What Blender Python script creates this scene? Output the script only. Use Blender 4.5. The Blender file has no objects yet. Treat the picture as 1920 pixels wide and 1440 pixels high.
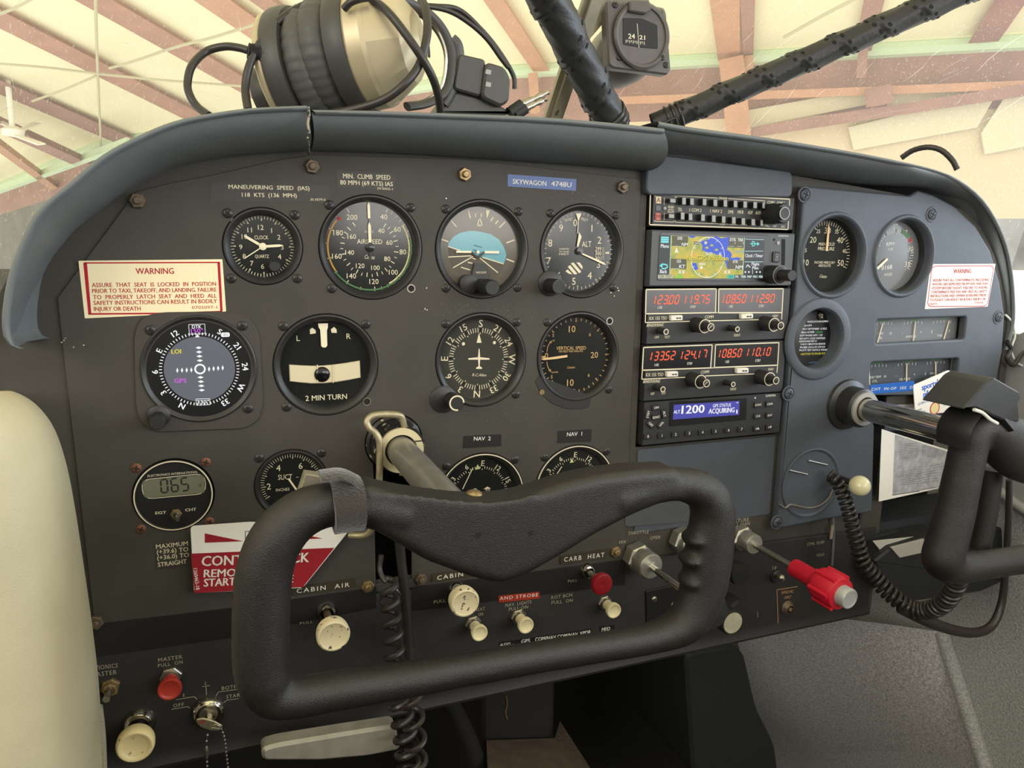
import bpy, bmesh, math, random
from math import sin, cos, pi, radians, atan2, hypot, sqrt
from mathutils import Vector, Matrix
random.seed(7)
SC = bpy.context.scene
COL = SC.collection
Z0 = 0.85                                   # height of the heading indicator's centre above the cabin floor
# ---------------------------------------------------------------- camera
# panel coordinates in millimetres: u to the right, v up, d out of the panel face towards the seats
CF, CYAW, CPIT, CROL = 1386.86, radians(21.4193), radians(-10.4073), radians(0.80748)
CPOS = Vector((-0.20176, -0.58738, 0.09358))
_f = Vector((sin(CYAW)*cos(CPIT), cos(CYAW)*cos(CPIT), sin(CPIT)))
_r0 = Vector((cos(CYAW), -sin(CYAW), 0)); _u0 = _r0.cross(_f)
_r = _r0*cos(CROL)+_u0*sin(CROL); _u = _u0*cos(CROL)-_r0*sin(CROL)
cd = bpy.data.cameras.new('camera'); cam = bpy.data.objects.new('camera', cd); COL.objects.link(cam)
cam.matrix_world = Matrix(((_r.x, _u.x, -_f.x, CPOS.x), (_r.y, _u.y, -_f.y, CPOS.y), (_r.z, _u.z, -_f.z, CPOS.z+Z0), (0, 0, 0, 1)))
cd.sensor_fit = 'HORIZONTAL'; cd.sensor_width = 36; cd.lens = 36*CF/1920; cd.clip_start = 0.01; cd.clip_end = 200
SC.camera = cam
# ---------------------------------------------------------------- light
SC.view_settings.view_transform = 'Standard'; SC.view_settings.look = 'None'
SC.view_settings.gamma = 1; SC.view_settings.use_curve_mapping = False
SC.view_settings.exposure = 0.0
wd = bpy.data.worlds.new('daylight'); SC.world = wd; wd.use_nodes = True
wn = wd.node_tree.nodes; wl = wd.node_tree.links
bgn = wn['Background']; bgn.inputs['Strength'].default_value = 1.45
_tc = wn.new('ShaderNodeTexCoord'); _sx = wn.new('ShaderNodeSeparateXYZ'); _rm = wn.new('ShaderNodeValToRGB'); _mr = wn.new('ShaderNodeMapRange')
wl.new(_tc.outputs['Generated'], _sx.inputs[0]); wl.new(_sx.outputs['Z'], _mr.inputs['Value'])
_mr.inputs['From Min'].default_value = -1; _mr.inputs['From Max'].default_value = 1
wl.new(_mr.outputs[0], _rm.inputs[0]); wl.new(_rm.outputs[0], bgn.inputs['Color'])
_e = _rm.color_ramp.elements
_e[0].position = 0.0; _e[0].color = (0.98, 0.95, 0.86, 1); _e[1].position = 1.0; _e[1].color = (1.0, 0.97, 0.9, 1)
def area(name, loc, target, sx, sy, power, col):
    l = bpy.data.lights.new(name, 'AREA'); l.shape = 'RECTANGLE'; l.size = sx; l.size_y = sy; l.energy = power; l.color = col
    o = bpy.data.objects.new(name, l); COL.objects.link(o); o.location = loc
    o.rotation_euler = (Vector(target)-Vector(loc)).to_track_quat('-Z', 'Y').to_euler(); return o
# daylight through the open hangar door to the right of the aircraft, and an added fill lamp behind on the left
area('daylight_right_door', (2.3, -0.75, Z0+0.55), (0.45, 0.0, Z0-0.05), 1.4, 1.0, 46, (0.68, 0.83, 1.0))
area('added_fill_left', (-1.9, -1.7, Z0+0.9), (-0.1, 0, Z0), 1.2, 0.9, 22, (1.0, 0.92, 0.78))

# daylight through the rear and rear right cabin windows
area('daylight_rear_window', (0.43, -1.46, Z0+0.27), (0.1, 0, Z0+0.1), 0.64, 0.34, 4.2, (1.0, 0.97, 0.9))
area('daylight_side_window', (0.98, -1.02, Z0+0.14), (0.1, 0, Z0+0.1), 0.75, 0.5, 6.5, (0.95, 0.97, 1.0))

# ---------------------------------------------------------------- helpers
def uv(px, py, d=0):
    """panel coordinates (mm) of the photograph's point on the plane d mm in front of the panel face"""
    D = _f*CF + _r*(px-960) - _u*(py-720)
    t = (-d/1000-CPOS.y)/D.y
    P = CPOS+D*t
    return P.x*1000, P.z*1000
def P3(px, py, d=0):
    a = uv(px, py, d); return (a[0], a[1], d)
def onpx(px, py, p0, n):
    """ray through the photograph's point met with the plane through p0 (mm) with normal n, all in (u,v,d)"""
    D = _f*CF + _r*(px-960) - _u*(py-720)
    D = Vector((D.x, D.z, -D.y)); C = Vector((CPOS.x, CPOS.z, -CPOS.y))*1000
    n = Vector(n); t = (Vector(p0)-C).dot(n)/D.dot(n); return tuple(C+D*t)
def mmpx(px, py, d=0):
    a = uv(px, py-5, d); b = uv(px, py+5, d); return hypot(a[0]-b[0], a[1]-b[1])/10
def W(u, v, d=0):
    return Vector((u/1000, -d/1000, Z0+v/1000))
def lin(c):
    return tuple(((x/255)/12.92 if x/255 <= .04045 else ((x/255+.055)/1.055)**2.4) for x in c)
MATS = {}
def mat(name, rgb=(128, 128, 128), rough=.5, metal=0., spec=.5, emit=0., bump=0., bscale=400., var=0., vscale=60., coat=0., rgb2=None, thr=None, sheen=0):
    """procedural material: noise-varied colour, optional second colour in worn patches, noise bump"""
    if name in MATS: return MATS[name]
    m = bpy.data.materials.new(name); m.use_nodes = True; nt = m.node_tree; b = nt.nodes['Principled BSDF']
    c = lin(rgb)
    b.inputs['Base Color'].default_value = (*c, 1); b.inputs['Roughness'].default_value = rough; b.inputs['Metallic'].default_value = metal
    b.inputs['Specular IOR Level'].default_value = spec; b.inputs['Coat Weight'].default_value = coat
    if sheen: b.inputs['Sheen Weight'].default_value = sheen
    tc = nt.nodes.new('ShaderNodeTexCoord')
    if emit:
        b.inputs['Emission Color'].default_value = (*c, 1); b.inputs['Emission Strength'].default_value = emit
        b.inputs['Base Color'].default_value = (0.01, 0.01, 0.01, 1)
    if var or rgb2:
        nz = nt.nodes.new('ShaderNodeTexNoise'); nz.inputs['Scale'].default_value = vscale; nz.inputs['Detail'].default_value = 5
        nt.links.new(tc.outputs['Object'], nz.inputs['Vector'])
        rp = nt.nodes.new('ShaderNodeValToRGB'); nt.links.new(nz.outputs['Fac'], rp.inputs[0]); nt.links.new(rp.outputs[0], b.inputs['Base Color'])
        e = rp.color_ramp.elements
        if rgb2:
            e[0].position = thr or .6; e[1].position = (thr or .6)+.04; e[0].color = (*c, 1); e[1].color = (*lin(rgb2), 1)
        else:
            e[0].position = .3; e[1].position = .7
            e[0].color = (*[x*(1-var) for x in c], 1); e[1].color = (*[min(1, x*(1+var)) for x in c], 1)
    if bump:
        n2 = nt.nodes.new('ShaderNodeTexNoise'); n2.inputs['Scale'].default_value = bscale; n2.inputs['Detail'].default_value = 3
        nt.links.new(tc.outputs['Object'], n2.inputs['Vector'])
        bp = nt.nodes.new('ShaderNodeBump'); bp.inputs['Strength'].default_value = bump; bp.inputs['Distance'].default_value = .001
        nt.links.new(n2.outputs['Fac'], bp.inputs['Height']); nt.links.new(bp.outputs[0], b.inputs['Normal'])
    MATS[name] = m; return m
def fresnel(nt, f0):
    """Schlick reflectance, the same from both sides of a pane"""
    lw = nt.nodes.new('ShaderNodeLayerWeight'); pw = nt.nodes.new('ShaderNodeMath'); pw.operation = 'POWER'; pw.inputs[1].default_value = 5
    ma = nt.nodes.new('ShaderNodeMath'); ma.operation = 'MULTIPLY_ADD'; ma.inputs[1].default_value = 1-f0; ma.inputs[2].default_value = f0
    lw.inputs['Blend'].default_value = .5; nt.links.new(lw.outputs['Facing'], pw.inputs[0]); nt.links.new(pw.outputs[0], ma.inputs[0]); return ma.outputs[0]
def glassmat(name, ior=1.45, tint=(1, 1, 1), haze=0., rough=0.16):
    if name in MATS: return MATS[name]
    m = bpy.data.materials.new(name); m.use_nodes = True; nt = m.node_tree; nt.nodes.remove(nt.nodes['Principled BSDF'])
    out = nt.nodes['Material Output']; tr = nt.nodes.new('ShaderNodeBsdfTransparent'); tr.inputs[0].default_value = (*tint, 1)
    gl = nt.nodes.new('ShaderNodeBsdfGlossy'); gl.inputs['Roughness'].default_value = rough
    fr = fresnel(nt, ((ior-1)/(ior+1))**2)
    mx = nt.nodes.new('ShaderNodeMixShader'); nt.links.new(fr, mx.inputs[0]); nt.links.new(tr.outputs[0], mx.inputs[1]); nt.links.new(gl.outputs[0], mx.inputs[2])
    nt.links.new(mx.outputs[0], out.inputs['Surface']); MATS[name] = m; return m

def spl(pts, n=8, closed=False):
    """Catmull-Rom through pts"""
    pts = [Vector(p) for p in pts]; out = []; N = len(pts)
    for i in range(N if closed else N-1):
        p1, p2 = pts[i], pts[(i+1) % N]
        p0 = pts[i-1] if (i > 0 or closed) else p1*2-p2
        p3 = pts[(i+2) % N] if (i+2 < N or closed) else p2*2-p1
        for k in range(n):
            t = k/n
            out.append(.5*((2*p1)+(p2-p0)*t+(2*p0-5*p1+4*p2-p3)*t*t+(3*p1-p0-3*p2+p3)*t**3))
    if not closed: out.append(pts[-1])
    return out
def resamp(pts, n):
    pts = [Vector(p) for p in pts]; L = [0]
    for a, b in zip(pts, pts[1:]): L.append(L[-1]+(b-a).length)
    out = []; j = 0
    for i in range(n):
        s = L[-1]*i/(n-1)
        while j < len(pts)-2 and L[j+1] < s: j += 1
        t = (s-L[j])/max(1e-9, L[j+1]-L[j]); out.append(pts[j].lerp(pts[j+1], min(1, max(0, t))))
    return out
def circ(u, v, r, n=48, a0=0, a1=2*pi, ry=None):
    return [(u+r*cos(a0+(a1-a0)*i/n), v+(ry or r)*sin(a0+(a1-a0)*i/n)) for i in range(n)]
def rrect(u0, v0, u1, v1, r, n=5):
    out = []
    for cx, cy, a in ((u1-r, v1-r, 0), (u0+r, v1-r, pi/2), (u0+r, v0+r, pi), (u1-r, v0+r, 1.5*pi)):
        for i in range(n+1):
            t = a+pi/2*i/n; out.append((cx+r*cos(t), cy+r*sin(t)))
    return out
def roundpoly(pts, r, n=4):
    """polygon with rounded corners"""
    out = []; N = len(pts)
    for i in range(N):
        p = Vector(pts[i]); a = Vector(pts[i-1]); b = Vector(pts[(i+1) % N])
        da = (a-p); db = (b-p); rr = min(r, da.length*.45, db.length*.45)
        A = p+da.normalized()*rr; B = p+db.normalized()*rr
        for k in range(n+1):
            t = k/n; out.append(tuple(A*(1-t)**2+p*2*t*(1-t)+B*t*t))
    return out
FONT = {}
_fc = bpy.data.curves.new('lettering', 'FONT'); _fo = bpy.data.objects.new('lettering', _fc); _fc.resolution_u = 2
def glyphs(s, ls=1.0):
    k = (s, ls)
    if k not in FONT:
        _fc.body = s; _fc.space_character = ls; _fo.data = _fc
        bpy.context.view_layer.update()
        me = bpy.data.meshes.new_from_object(_fo)
        vs = [v.co.copy() for v in me.vertices]; fs = [tuple(p.vertices) for p in me.polygons]
        bpy.data.meshes.remove(me)
        x0 = min((v.x for v in vs), default=0); x1 = max((v.x for v in vs), default=1)
        FONT[k] = ([(v.x-x0, v.y) for v in vs], fs, x1-x0)
    return FONT[k]
COL.objects.link(_fo)
_v, _fs, _w = glyphs('H'); CAP = max(y for x, y in _v)

class MB:
    """collects faces in panel coordinates (u, v, d) mm and links them as one mesh object"""
    def __init__(s): s.v = []; s.f = []; s.mi = []; s.mats = []; s.T = None; s.cur = 0
    def m(s, material):
        if material not in s.mats: s.mats.append(material)
        s.cur = s.mats.index(material); return s
    def add(s, vs, fs):
        b = len(s.v)
        for p in vs:
            p = Vector(p); s.v.append(s.T @ p if s.T else p)
        for f in fs: s.f.append(tuple(b+i for i in f)); s.mi.append(s.cur)
        return s
    def poly(s, pts, d): return s.add([(p[0], p[1], d) for p in pts], [tuple(range(len(pts)))])
    def plate(s, pts, d0, d1, ch=0.):
        """prism of a ccw outline between d0 and d1, its front edge chamfered by ch"""
        n = len(pts); A = sum(pts[i-1][0]*pts[i][1]-pts[i][0]*pts[i-1][1] for i in range(n))
        if A < 0: pts = pts[::-1]
        vs = [(p[0], p[1], d0) for p in pts]; rings = 1
        if ch:
            ins = []
            for i in range(n):
                a = Vector(pts[i-1][:2]); p = Vector(pts[i][:2]); b = Vector(pts[(i+1) % n][:2])
                e = (b-a).normalized(); ins.append((p.x-e.y*ch, p.y+e.x*ch))
            vs += [(p[0], p[1], d1-ch) for p in pts] + [(q[0], q[1], d1) for q in ins]; rings = 3
        else:
            vs += [(p[0], p[1], d1) for p in pts]; rings = 2
        fs = [tuple(range(n-1, -1, -1)), tuple(range((rings-1)*n, rings*n))]
        for k in range(rings-1):
            for i in range(n):
                j = (i+1) % n; fs.append((k*n+i, k*n+j, (k+1)*n+j, (k+1)*n+i))
        return s.add(vs, fs)
    def box(s, u0, v0, d0, u1, v1, d1, ch=0.):
        return s.plate([(u0, v0), (u1, v0), (u1, v1), (u0, v1)], d0, d1, ch)
    def lathe(s, prof, u=0, v=0, seg=40, cap=True):
        """profile [(r, d), ...] turned about the axis through (u, v)"""
        vs = []; fs = []; n = len(prof)
        for i in range(seg):
            a = 2*pi*i/seg
            for r, d in prof: vs.append((u+r*cos(a), v+r*sin(a), d))
        for i in range(seg):
            j = (i+1) % seg
            for k in range(n-1):
                fs.append((i*n+k, j*n+k, j*n+k+1, i*n+k+1))
        if cap:
            if prof[-1][0] > 1e-6: fs.append(tuple(i*n+n-1 for i in range(seg)))
            if prof[0][0] > 1e-6: fs.append(tuple(i*n for i in reversed(range(seg))))
        return s.add(vs, fs)
    def tube(s, pts, r, seg=12, closed=False, caps=True, ry=None, up=None):
        pts = [Vector(p) for p in pts]; n = len(pts); vs = []; fs = []; prev = None
        for i in range(n):
            if closed: t = pts[(i+1) % n]-pts[i-1]
            else: t = pts[min(i+1, n-1)]-pts[max(i-1, 0)]
            t = t.normalized() if t.length > 1e-9 else Vector((0, 0, 1))
            if up is not None: nrm = Vector(up)-t*Vector(up).dot(t)
            elif prev is None: nrm = t.orthogonal()
            else: nrm = prev-t*prev.dot(t)
            if nrm.length < 1e-6: nrm = t.orthogonal()
            nrm.normalize(); prev = nrm; bn = t.cross(nrm)
            rr = r[i] if isinstance(r, (list, tuple)) else r
            r2 = (ry[i] if isinstance(ry, (list, tuple)) else ry) if ry is not None else rr
            for k in range(seg):
                a = 2*pi*k/seg; vs.append(pts[i]+nrm*(r2*cos(a))+bn*(rr*sin(a)))
        for i in range(n if closed else n-1):
            j = (i+1) % n
            for k in range(seg):
                l = (k+1) % seg; fs.append((i*seg+k, i*seg+l, j*seg+l, j*seg+k))
        if caps and not closed: fs += [tuple(range(seg-1, -1, -1)), tuple((n-1)*seg+k for k in range(seg))]
        return s.add(vs, fs)
    def grid(s, rows, closed=False):
        n = len(rows[0]); vs = [p for r in rows for p in r]; fs = []
        for i in range(len(rows)-1):
            for k in range(n if closed else n-1):
                l = (k+1) % n; fs.append((i*n+k, i*n+l, (i+1)*n+l, (i+1)*n+k))
        return s.add(vs, fs)
    def ball(s, u, v, d, r, seg=20, rv=None, rd=None):
        n = seg//2; rows = []
        for i in range(n+1):
            t = pi*i/n; rows.append([(u+r*sin(t)*cos(2*pi*k/seg), v+(rv or r)*cos(t), d+(rd or r)*sin(t)*sin(2*pi*k/seg)) for k in range(seg)])
        return s.grid(rows, True)
    # ---- printed marks lying on a face at depth d
    def line(s, u0, v0, u1, v1, w, d):
        L = hypot(u1-u0, v1-v0) or 1; a, b = -(v1-v0)/L*w/2, (u1-u0)/L*w/2
        return s.add([(u0+a, v0+b, d), (u0-a, v0-b, d), (u1-a, v1-b, d), (u1+a, v1+b, d)], [(0, 1, 2, 3)])
    def arc(s, u, v, r0, r1, a0, a1, d, n=40):
        """band between clock angles a0 and a1 (degrees from 12 o'clock)"""
        vs = []; fs = []
        for i in range(n+1):
            a = radians(a0+(a1-a0)*i/n); vs += [(u+r0*sin(a), v+r0*cos(a), d), (u+r1*sin(a), v+r1*cos(a), d)]
        for i in range(n): fs.append((2*i, 2*i+2, 2*i+3, 2*i+1))
        return s.add(vs, fs)
    def ticks(s, u, v, r0, r1, w, d, angs):
        for a in angs:
            a = radians(a); s.line(u+r0*sin(a), v+r0*cos(a), u+r1*sin(a), v+r1*cos(a), w, d)
        return s
    def frame(s, u0, v0, u1, v1, w, d):
        for q in ((u0, v0, u1, v0), (u1, v0, u1, v1), (u1, v1, u0, v1), (u0, v1, u0, v0)): s.line(*q, w, d)
        return s
    def pline(s, pts, w, d, closed=False):
        for a, b in zip(pts, list(pts[1:])+([pts[0]] if closed else [])): s.line(a[0], a[1], b[0], b[1], w, d)
        return s
    def text(s, t, u, v, h, d, rot=0, w=None, al='C', ls=1.0, bold=0, it=0.):
        """lettering of cap height h centred at (u, v); w fits the width; bold thickens by repeated strokes"""
        g, fs, W0 = glyphs(t, ls)
        if not g: return s
        k = h/CAP; kx = (w/W0) if w else k; L = W0*kx
        ox = {'C': -L/2, 'L': 0, 'R': -L}[al]; c, sn = cos(radians(rot)), sin(radians(rot))
        for bi, bx in enumerate([0] if not bold else [-bold, bold, 0]):
            vs = []
            for x, y in g:
                X = x*kx+ox+bx+it*y*k; Y = y*k-h/2; vs.append((u+X*c-Y*sn, v+X*sn+Y*c, d+bi*.03))
            s.add(vs, fs)
        return s
    def tpx(s, t, x0, y0, x1, y1, hp, d, ls=1.0, bold=0, it=0.):
        """lettering whose middle line runs in the photograph from (x0,y0) to (x1,y1), hp photo pixels tall"""
        a = uv(x0, y0, d); b = uv(x1, y1, d)
        return s.text(t, (a[0]+b[0])/2, (a[1]+b[1])/2, hp*mmpx((x0+x1)/2, y0, d), d, math.degrees(atan2(b[1]-a[1], b[0]-a[0])), hypot(b[0]-a[0], b[1]-a[1]), 'C', ls, bold, it)
    def obj(s, name, parent=None, material=None, at=None, smooth=40):
        if material and not s.mats: s.mats = [material]
        me = bpy.data.meshes.new(name); o0 = WORLD.get(parent.name, Vector((0, 0, 0))) if parent else (W(*at) if at else Vector((0, 0, 0)))
        me.from_pydata([W(p[0], p[1], p[2])-o0 for p in s.v], [], s.f)
        for x in s.mats: me.materials.append(x)
        me.polygons.foreach_set('material_index', s.mi); me.update()
        if smooth:
            bm = bmesh.new(); bm.from_mesh(me); bmesh.ops.recalc_face_normals(bm, faces=bm.faces) if smooth != 999 else None
            bm.to_mesh(me); bm.free()
            me.polygons.foreach_set('use_smooth', [True]*len(me.polygons)); me.set_sharp_from_angle(angle=radians(min(smooth, 180)))
        ob = bpy.data.objects.new(name, me); COL.objects.link(ob)
        if parent: ob.parent = parent
        else: ob.location = o0
        WORLD[ob.name] = o0
        return ob
WORLD = {}
def tag(o, label, cat=None, group=None, kind=None):
    if label: o['label'] = label
    if cat: o['category'] = cat
    if group: o['group'] = group
    if kind: o['kind'] = kind
    return o
def thing(name, label, cat, at=(0, 0, 0), group=None, kind=None):
    o = bpy.data.objects.new(name, None); COL.objects.link(o); o.location = W(*at); o.empty_display_size = .01
    WORLD[o.name] = o.location.copy(); return tag(o, label, cat, group, kind)
def share(name, mesh, parent, at, rot=0):
    """one more object on a ready mesh, at panel point at, turned by rot about the panel normal"""
    o = bpy.data.objects.new(name, mesh); COL.objects.link(o)
    if parent: o.parent = parent
    o0 = WORLD.get(parent.name, Vector((0, 0, 0))) if parent else Vector((0, 0, 0))
    o.location = W(*at)-o0; o.rotation_euler = (0, radians(rot), 0); WORLD[o.name] = W(*at); return o
def cutplate(name, outer, holes, d0, d1, bev, parent, material, at=None, res=2):
    """plate with cut-outs and rounded edges: a filled 2D outline given thickness"""
    cu = bpy.data.curves.new(name, 'CURVE'); cu.dimensions = '2D'; cu.fill_mode = 'BOTH'
    th = (d1-d0)/2; cu.extrude = max(1e-6, th-bev)/1000; cu.bevel_depth = bev/1000; cu.bevel_resolution = res; cu.offset = -bev/1000
    for pts in [outer]+holes:
        sp = cu.splines.new('POLY'); sp.points.add(len(pts)-1); sp.use_cyclic_u = True
        for q, p in zip(sp.points, pts): q.co = (p[0]/1000, p[1]/1000, 0, 1)
    ob = bpy.data.objects.new(name, cu); COL.objects.link(ob); bpy.context.view_layer.update()
    me = bpy.data.meshes.new_from_object(ob.evaluated_get(bpy.context.evaluated_depsgraph_get()))
    bpy.data.objects.remove(ob); bpy.data.curves.remove(cu)
    mb = MB(); mb.m(material)
    mb.add([(v.co.x*1000, v.co.y*1000, v.co.z*1000+(d0+d1)/2) for v in me.vertices], [tuple(p.vertices) for p in me.polygons])
    bpy.data.meshes.remove(me)
    return mb.obj(name, parent, at=at)
def axis(p, z, x=(1, 0, 0)):
    """matrix that puts the local d axis along z at point p"""
    z = Vector(z).normalized(); x = Vector(x); x = (x-z*x.dot(z)).normalized(); y = z.cross(x)
    return Matrix(((x.x, y.x, z.x, p[0]), (x.y, y.y, z.y, p[1]), (x.z, y.z, z.z, p[2]), (0, 0, 0, 1)))
# ---------------------------------------------------------------- materials
BLK = mat('panel_black', (66, 63, 57), .62, spec=.35, bump=.12, bscale=900, var=.12, vscale=25)
PLATE = mat('panel_plate', (66, 63, 57), .6, spec=.35, bump=.1, bscale=900, var=.12, vscale=22)
LOWB = mat('lower_panel_black', (38, 36, 34), .55, spec=.35, bump=.1, bscale=900, var=.1)
MOLD = mat('moulded_plastic', (74, 79, 86), .55, spec=.4, bump=.15, bscale=1200, var=.06)  # blue-grey tint carries part of the flare veil over the right side
VINYL = mat('glareshield_vinyl', (100, 105, 106), .5, spec=.45, bump=.2, bscale=1500, var=.05)
DARK = mat('dark_recess', (14, 14, 14), .8)
BEZ = mat('bezel_black', (40, 39, 37), .42, spec=.5)
DIAL = mat('dial_black', (34, 35, 34), .14, spec=.45)
DIALG = mat('dial_grey', (66, 66, 61), .14, spec=.45)
INK = mat('marking_cream', (226, 216, 186), .7, spec=.1)
INKW = mat('marking_white', (222, 220, 210), .7, spec=.1)
INKO = mat('marking_tan', (214, 176, 120), .7, spec=.1)
SCREW = mat('black_screw', (52, 50, 47), .35, metal=.3)
RUST = mat('rusty_screw', (120, 78, 60), .6, metal=.4, var=.3, vscale=900)
SLOT = mat('screw_slot', (10, 10, 10), .8)
BRASS = mat('dull_brass', (150, 128, 92), .42, metal=.7, var=.25, vscale=500)
BRONZE = mat('dirty_bronze_nut', (104, 90, 74), .5, metal=.5, var=.25, vscale=500)
STEEL = mat('worn_steel', (170, 164, 150), .3, metal=.9, var=.15, vscale=300)
CHROME = mat('polished_chrome', (205, 200, 190), .12, metal=1.)
ALU = mat('brushed_aluminium', (190, 188, 180), .35, metal=.85, var=.1, vscale=200)
IVORY = mat('ivory_plastic', (226, 214, 170), .45, var=.06, vscale=200)
IVORYW = mat('chipped_ivory_paint', (226, 212, 172), .5, rgb2=(70, 64, 58), thr=.62, vscale=260)
KNOB = mat('knob_black', (36, 36, 36), .5, spec=.45)
REDK = mat('red_plastic', (176, 56, 44), .4)
REDD = mat('dark_red_plastic', (132, 20, 30), .35); REDX = mat('mixture_red', (196, 26, 48), .4)
PAPERC = mat('cream_card', (244, 230, 190), .6, spec=.2)
PAPERW = mat('white_card', (236, 232, 224), .6, spec=.2)
REDI = mat('red_ink', (176, 34, 50), .6, spec=.2)
RUB = mat('black_rubber', (30, 30, 30), .55, spec=.4)
CORD = mat('cord_rubber', (44, 39, 36), .38, spec=.5)
GLASS = glassmat('instrument_glass', 1.16)
# ---------------------------------------------------------------- shared small hardware
def screw_mesh(m, r=3.6, h=1.6):
    b = MB(); b.m(m); b.lathe([(r, 0), (r, h*.35), (r*.8, h*.8), (r*.4, h), (0, h)], seg=20)
    b.m(SLOT); b.box(-r*.6, -r*.12, h*.75, r*.6, r*.12, h+.06); b.box(-r*.12, -r*.6, h*.75, r*.12, r*.6, h+.08)
    o = b.obj('screw'); me = o.data; bpy.data.objects.remove(o); recenter(me); return me
def recenter(me):
    for v in me.vertices: v.co.z -= Z0
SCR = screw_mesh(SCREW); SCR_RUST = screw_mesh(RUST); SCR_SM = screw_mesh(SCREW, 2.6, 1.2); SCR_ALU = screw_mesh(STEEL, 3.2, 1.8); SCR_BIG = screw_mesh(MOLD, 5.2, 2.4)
def nut_mesh(m):
    b = MB(); b.m(m); b.plate(circ(0, 0, 5.6, 6), 0, 3.4, .7); b.lathe([(2.7, 3), (2.7, 5.6), (2.1, 6.2), (0, 6.2)], seg=16)
    o = b.obj('hex_nut'); me = o.data; bpy.data.objects.remove(o); recenter(me); return me
NUT = nut_mesh(BRONZE); NUT_BR = nut_mesh(BRASS)
# ---------------------------------------------------------------- instrument panel
FPT = 2.0                                           # front of the flight plate above the panel face
panel = thing('instrument_panel', 'dull black aircraft instrument panel carrying the gauges and radios', 'instrument panel', (0, 0, -20))
GAUGE = {'airspeed': (-91.2, 92.4), 'attitude': (0.2, 92.1), 'altimeter': (91.8, 91.6), 'turn': (-128.1, 1.4), 'heading': (0, 0), 'vsi': (91.3, -0.8),
         'clock': (-171.3, 92.2), 'egt': (-243.2, -92.2), 'nav1': (91.5, -122), 'nav2': (0.3, -121.5)}
SU = uv(545, 904); GAUGE['suction'] = (-158, -92.5)
shaftL = (-75.8, -65.5)
slot = []
_su0, _su1 = uv(704, 1060, 2)[0], uv(772, 1060, 2)[0]
cx, cy = shaftL; R = 24
a0 = math.asin(min(1, (cx-_su0)/R)); a1 = math.asin(min(1, (_su1-cx)/R))
slot = [(cx+R*sin(t), cy+R*cos(t)) for t in [(-pi+a0)+(2*pi-a0-a1)*i/40 for i in range(41)]]
slot = slot + [(_su1, -188), (_su0, -188)]
fp_out = [P3(255, 359, FPT), P3(325, 342, FPT), P3(394, 329, FPT), P3(525, 299, FPT), P3(590, 290, FPT), P3(870, 298, FPT)]
fp_out = [p[:2] for p in fp_out]
fp_out += roundpoly([(60, 156.2), (147.2, 155), (147.2, -201), (-303, -190)], 6)[5:15]
fp_out += [(-303, -190), (-306.5, 40), (-306.5, 56)]
plate = cutplate('flight_plate', fp_out, [circ(*GAUGE[k], 40.4 if k not in ('clock', 'egt', 'suction') else 28.4, 56) for k in GAUGE] + [slot], 0, FPT, .5, panel, PLATE)
tag(plate, 'black painted flight instrument plate with worn speckles')
base_out = [(-352, 30), (-345, 50), (-316, 105), (-270, 140), (-215, 158), (-130, 175), (150, 174), (320, 166), (480, 152), (570, 138), (626, 95), (652, 30), (652, -70), (478, -70), (478, -312), (-330, -312)]
def grow(r): return r
big = [(-296, -185), (-296, 50), (-250, 116), (-130, 145), (140, 145), (140, -185)]
radio_hole = [(155, 148), (320.5, 148), (320.5, -90), (155, -90)]
rightcut = [(332, 140), (332, -20), (408, -20), (408, 45), (600, 45), (600, -70), (412, -70), (412, -25), (330, -25), (330, -180)]
cutplate('back_plate', base_out, [big, radio_hole, [(330, 140), (500, 140), (600, 60), (641, -20), (641, -60), (468, -60), (468, -172), (330, -172)]], -1.6, 0, .3, panel, BLK)
b = MB(); b.m(DARK); b.box(-300, -230, -75, 636, 62, -70); b.box(-250, 62, -75, 590, 112, -70); b.box(-190, 112, -75, 500, 150, -70); b.obj('inner_bulkhead', panel)
# lower switch panel with its rolled lip
b = MB(); b.m(LOWB)
def seam(u): return -190.6-(u+303)*11/450
lowpts = [(0.2, 0), (2.5, 1), (3.0, 2), (3.0, -300), (4, -306), (6.5, -310.5), (6, -313), (2, -314), (-8, -314)]
b.grid([[(u, v if v < -100 else seam(u)-v, d) for d, v in lowpts] for u in (-330, -200, 0, 200, 470)])
b.obj('switch_panel', panel)
# darker painted bands around the lower controls and the sub panels of the centre column
b = MB(); b.m(mat('band_black', (30, 28, 27), .5, spec=.4))
for q in ([(175, 1172), (440, 1140), (440, 1195), (180, 1232)], [(540, 1126), (705, 1102), (705, 1140), (540, 1172)], [(772, 1102), (1172, 1050), (1172, 1096), (772, 1146)]):
    b.plate([uv(x, y, 3.3) for x, y in q], 1.8, 3.4, .1)
b.obj('dark_band', panel)
nuts = [(258, 376, NUT), (586, 312, NUT), (872, 327, NUT_BR), (1168, 351, NUT), (1155, 1035, NUT_BR), (690, 1100, NUT_BR), (790, 1087, NUT), (179, 1168, NUT)]
for i, (x, y, me) in enumerate(nuts):
    p = uv(x, y, 4); share('hex_nut', me, panel, (p[0], p[1], FPT if p[1] > -192 else 3), 11*i)
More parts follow.
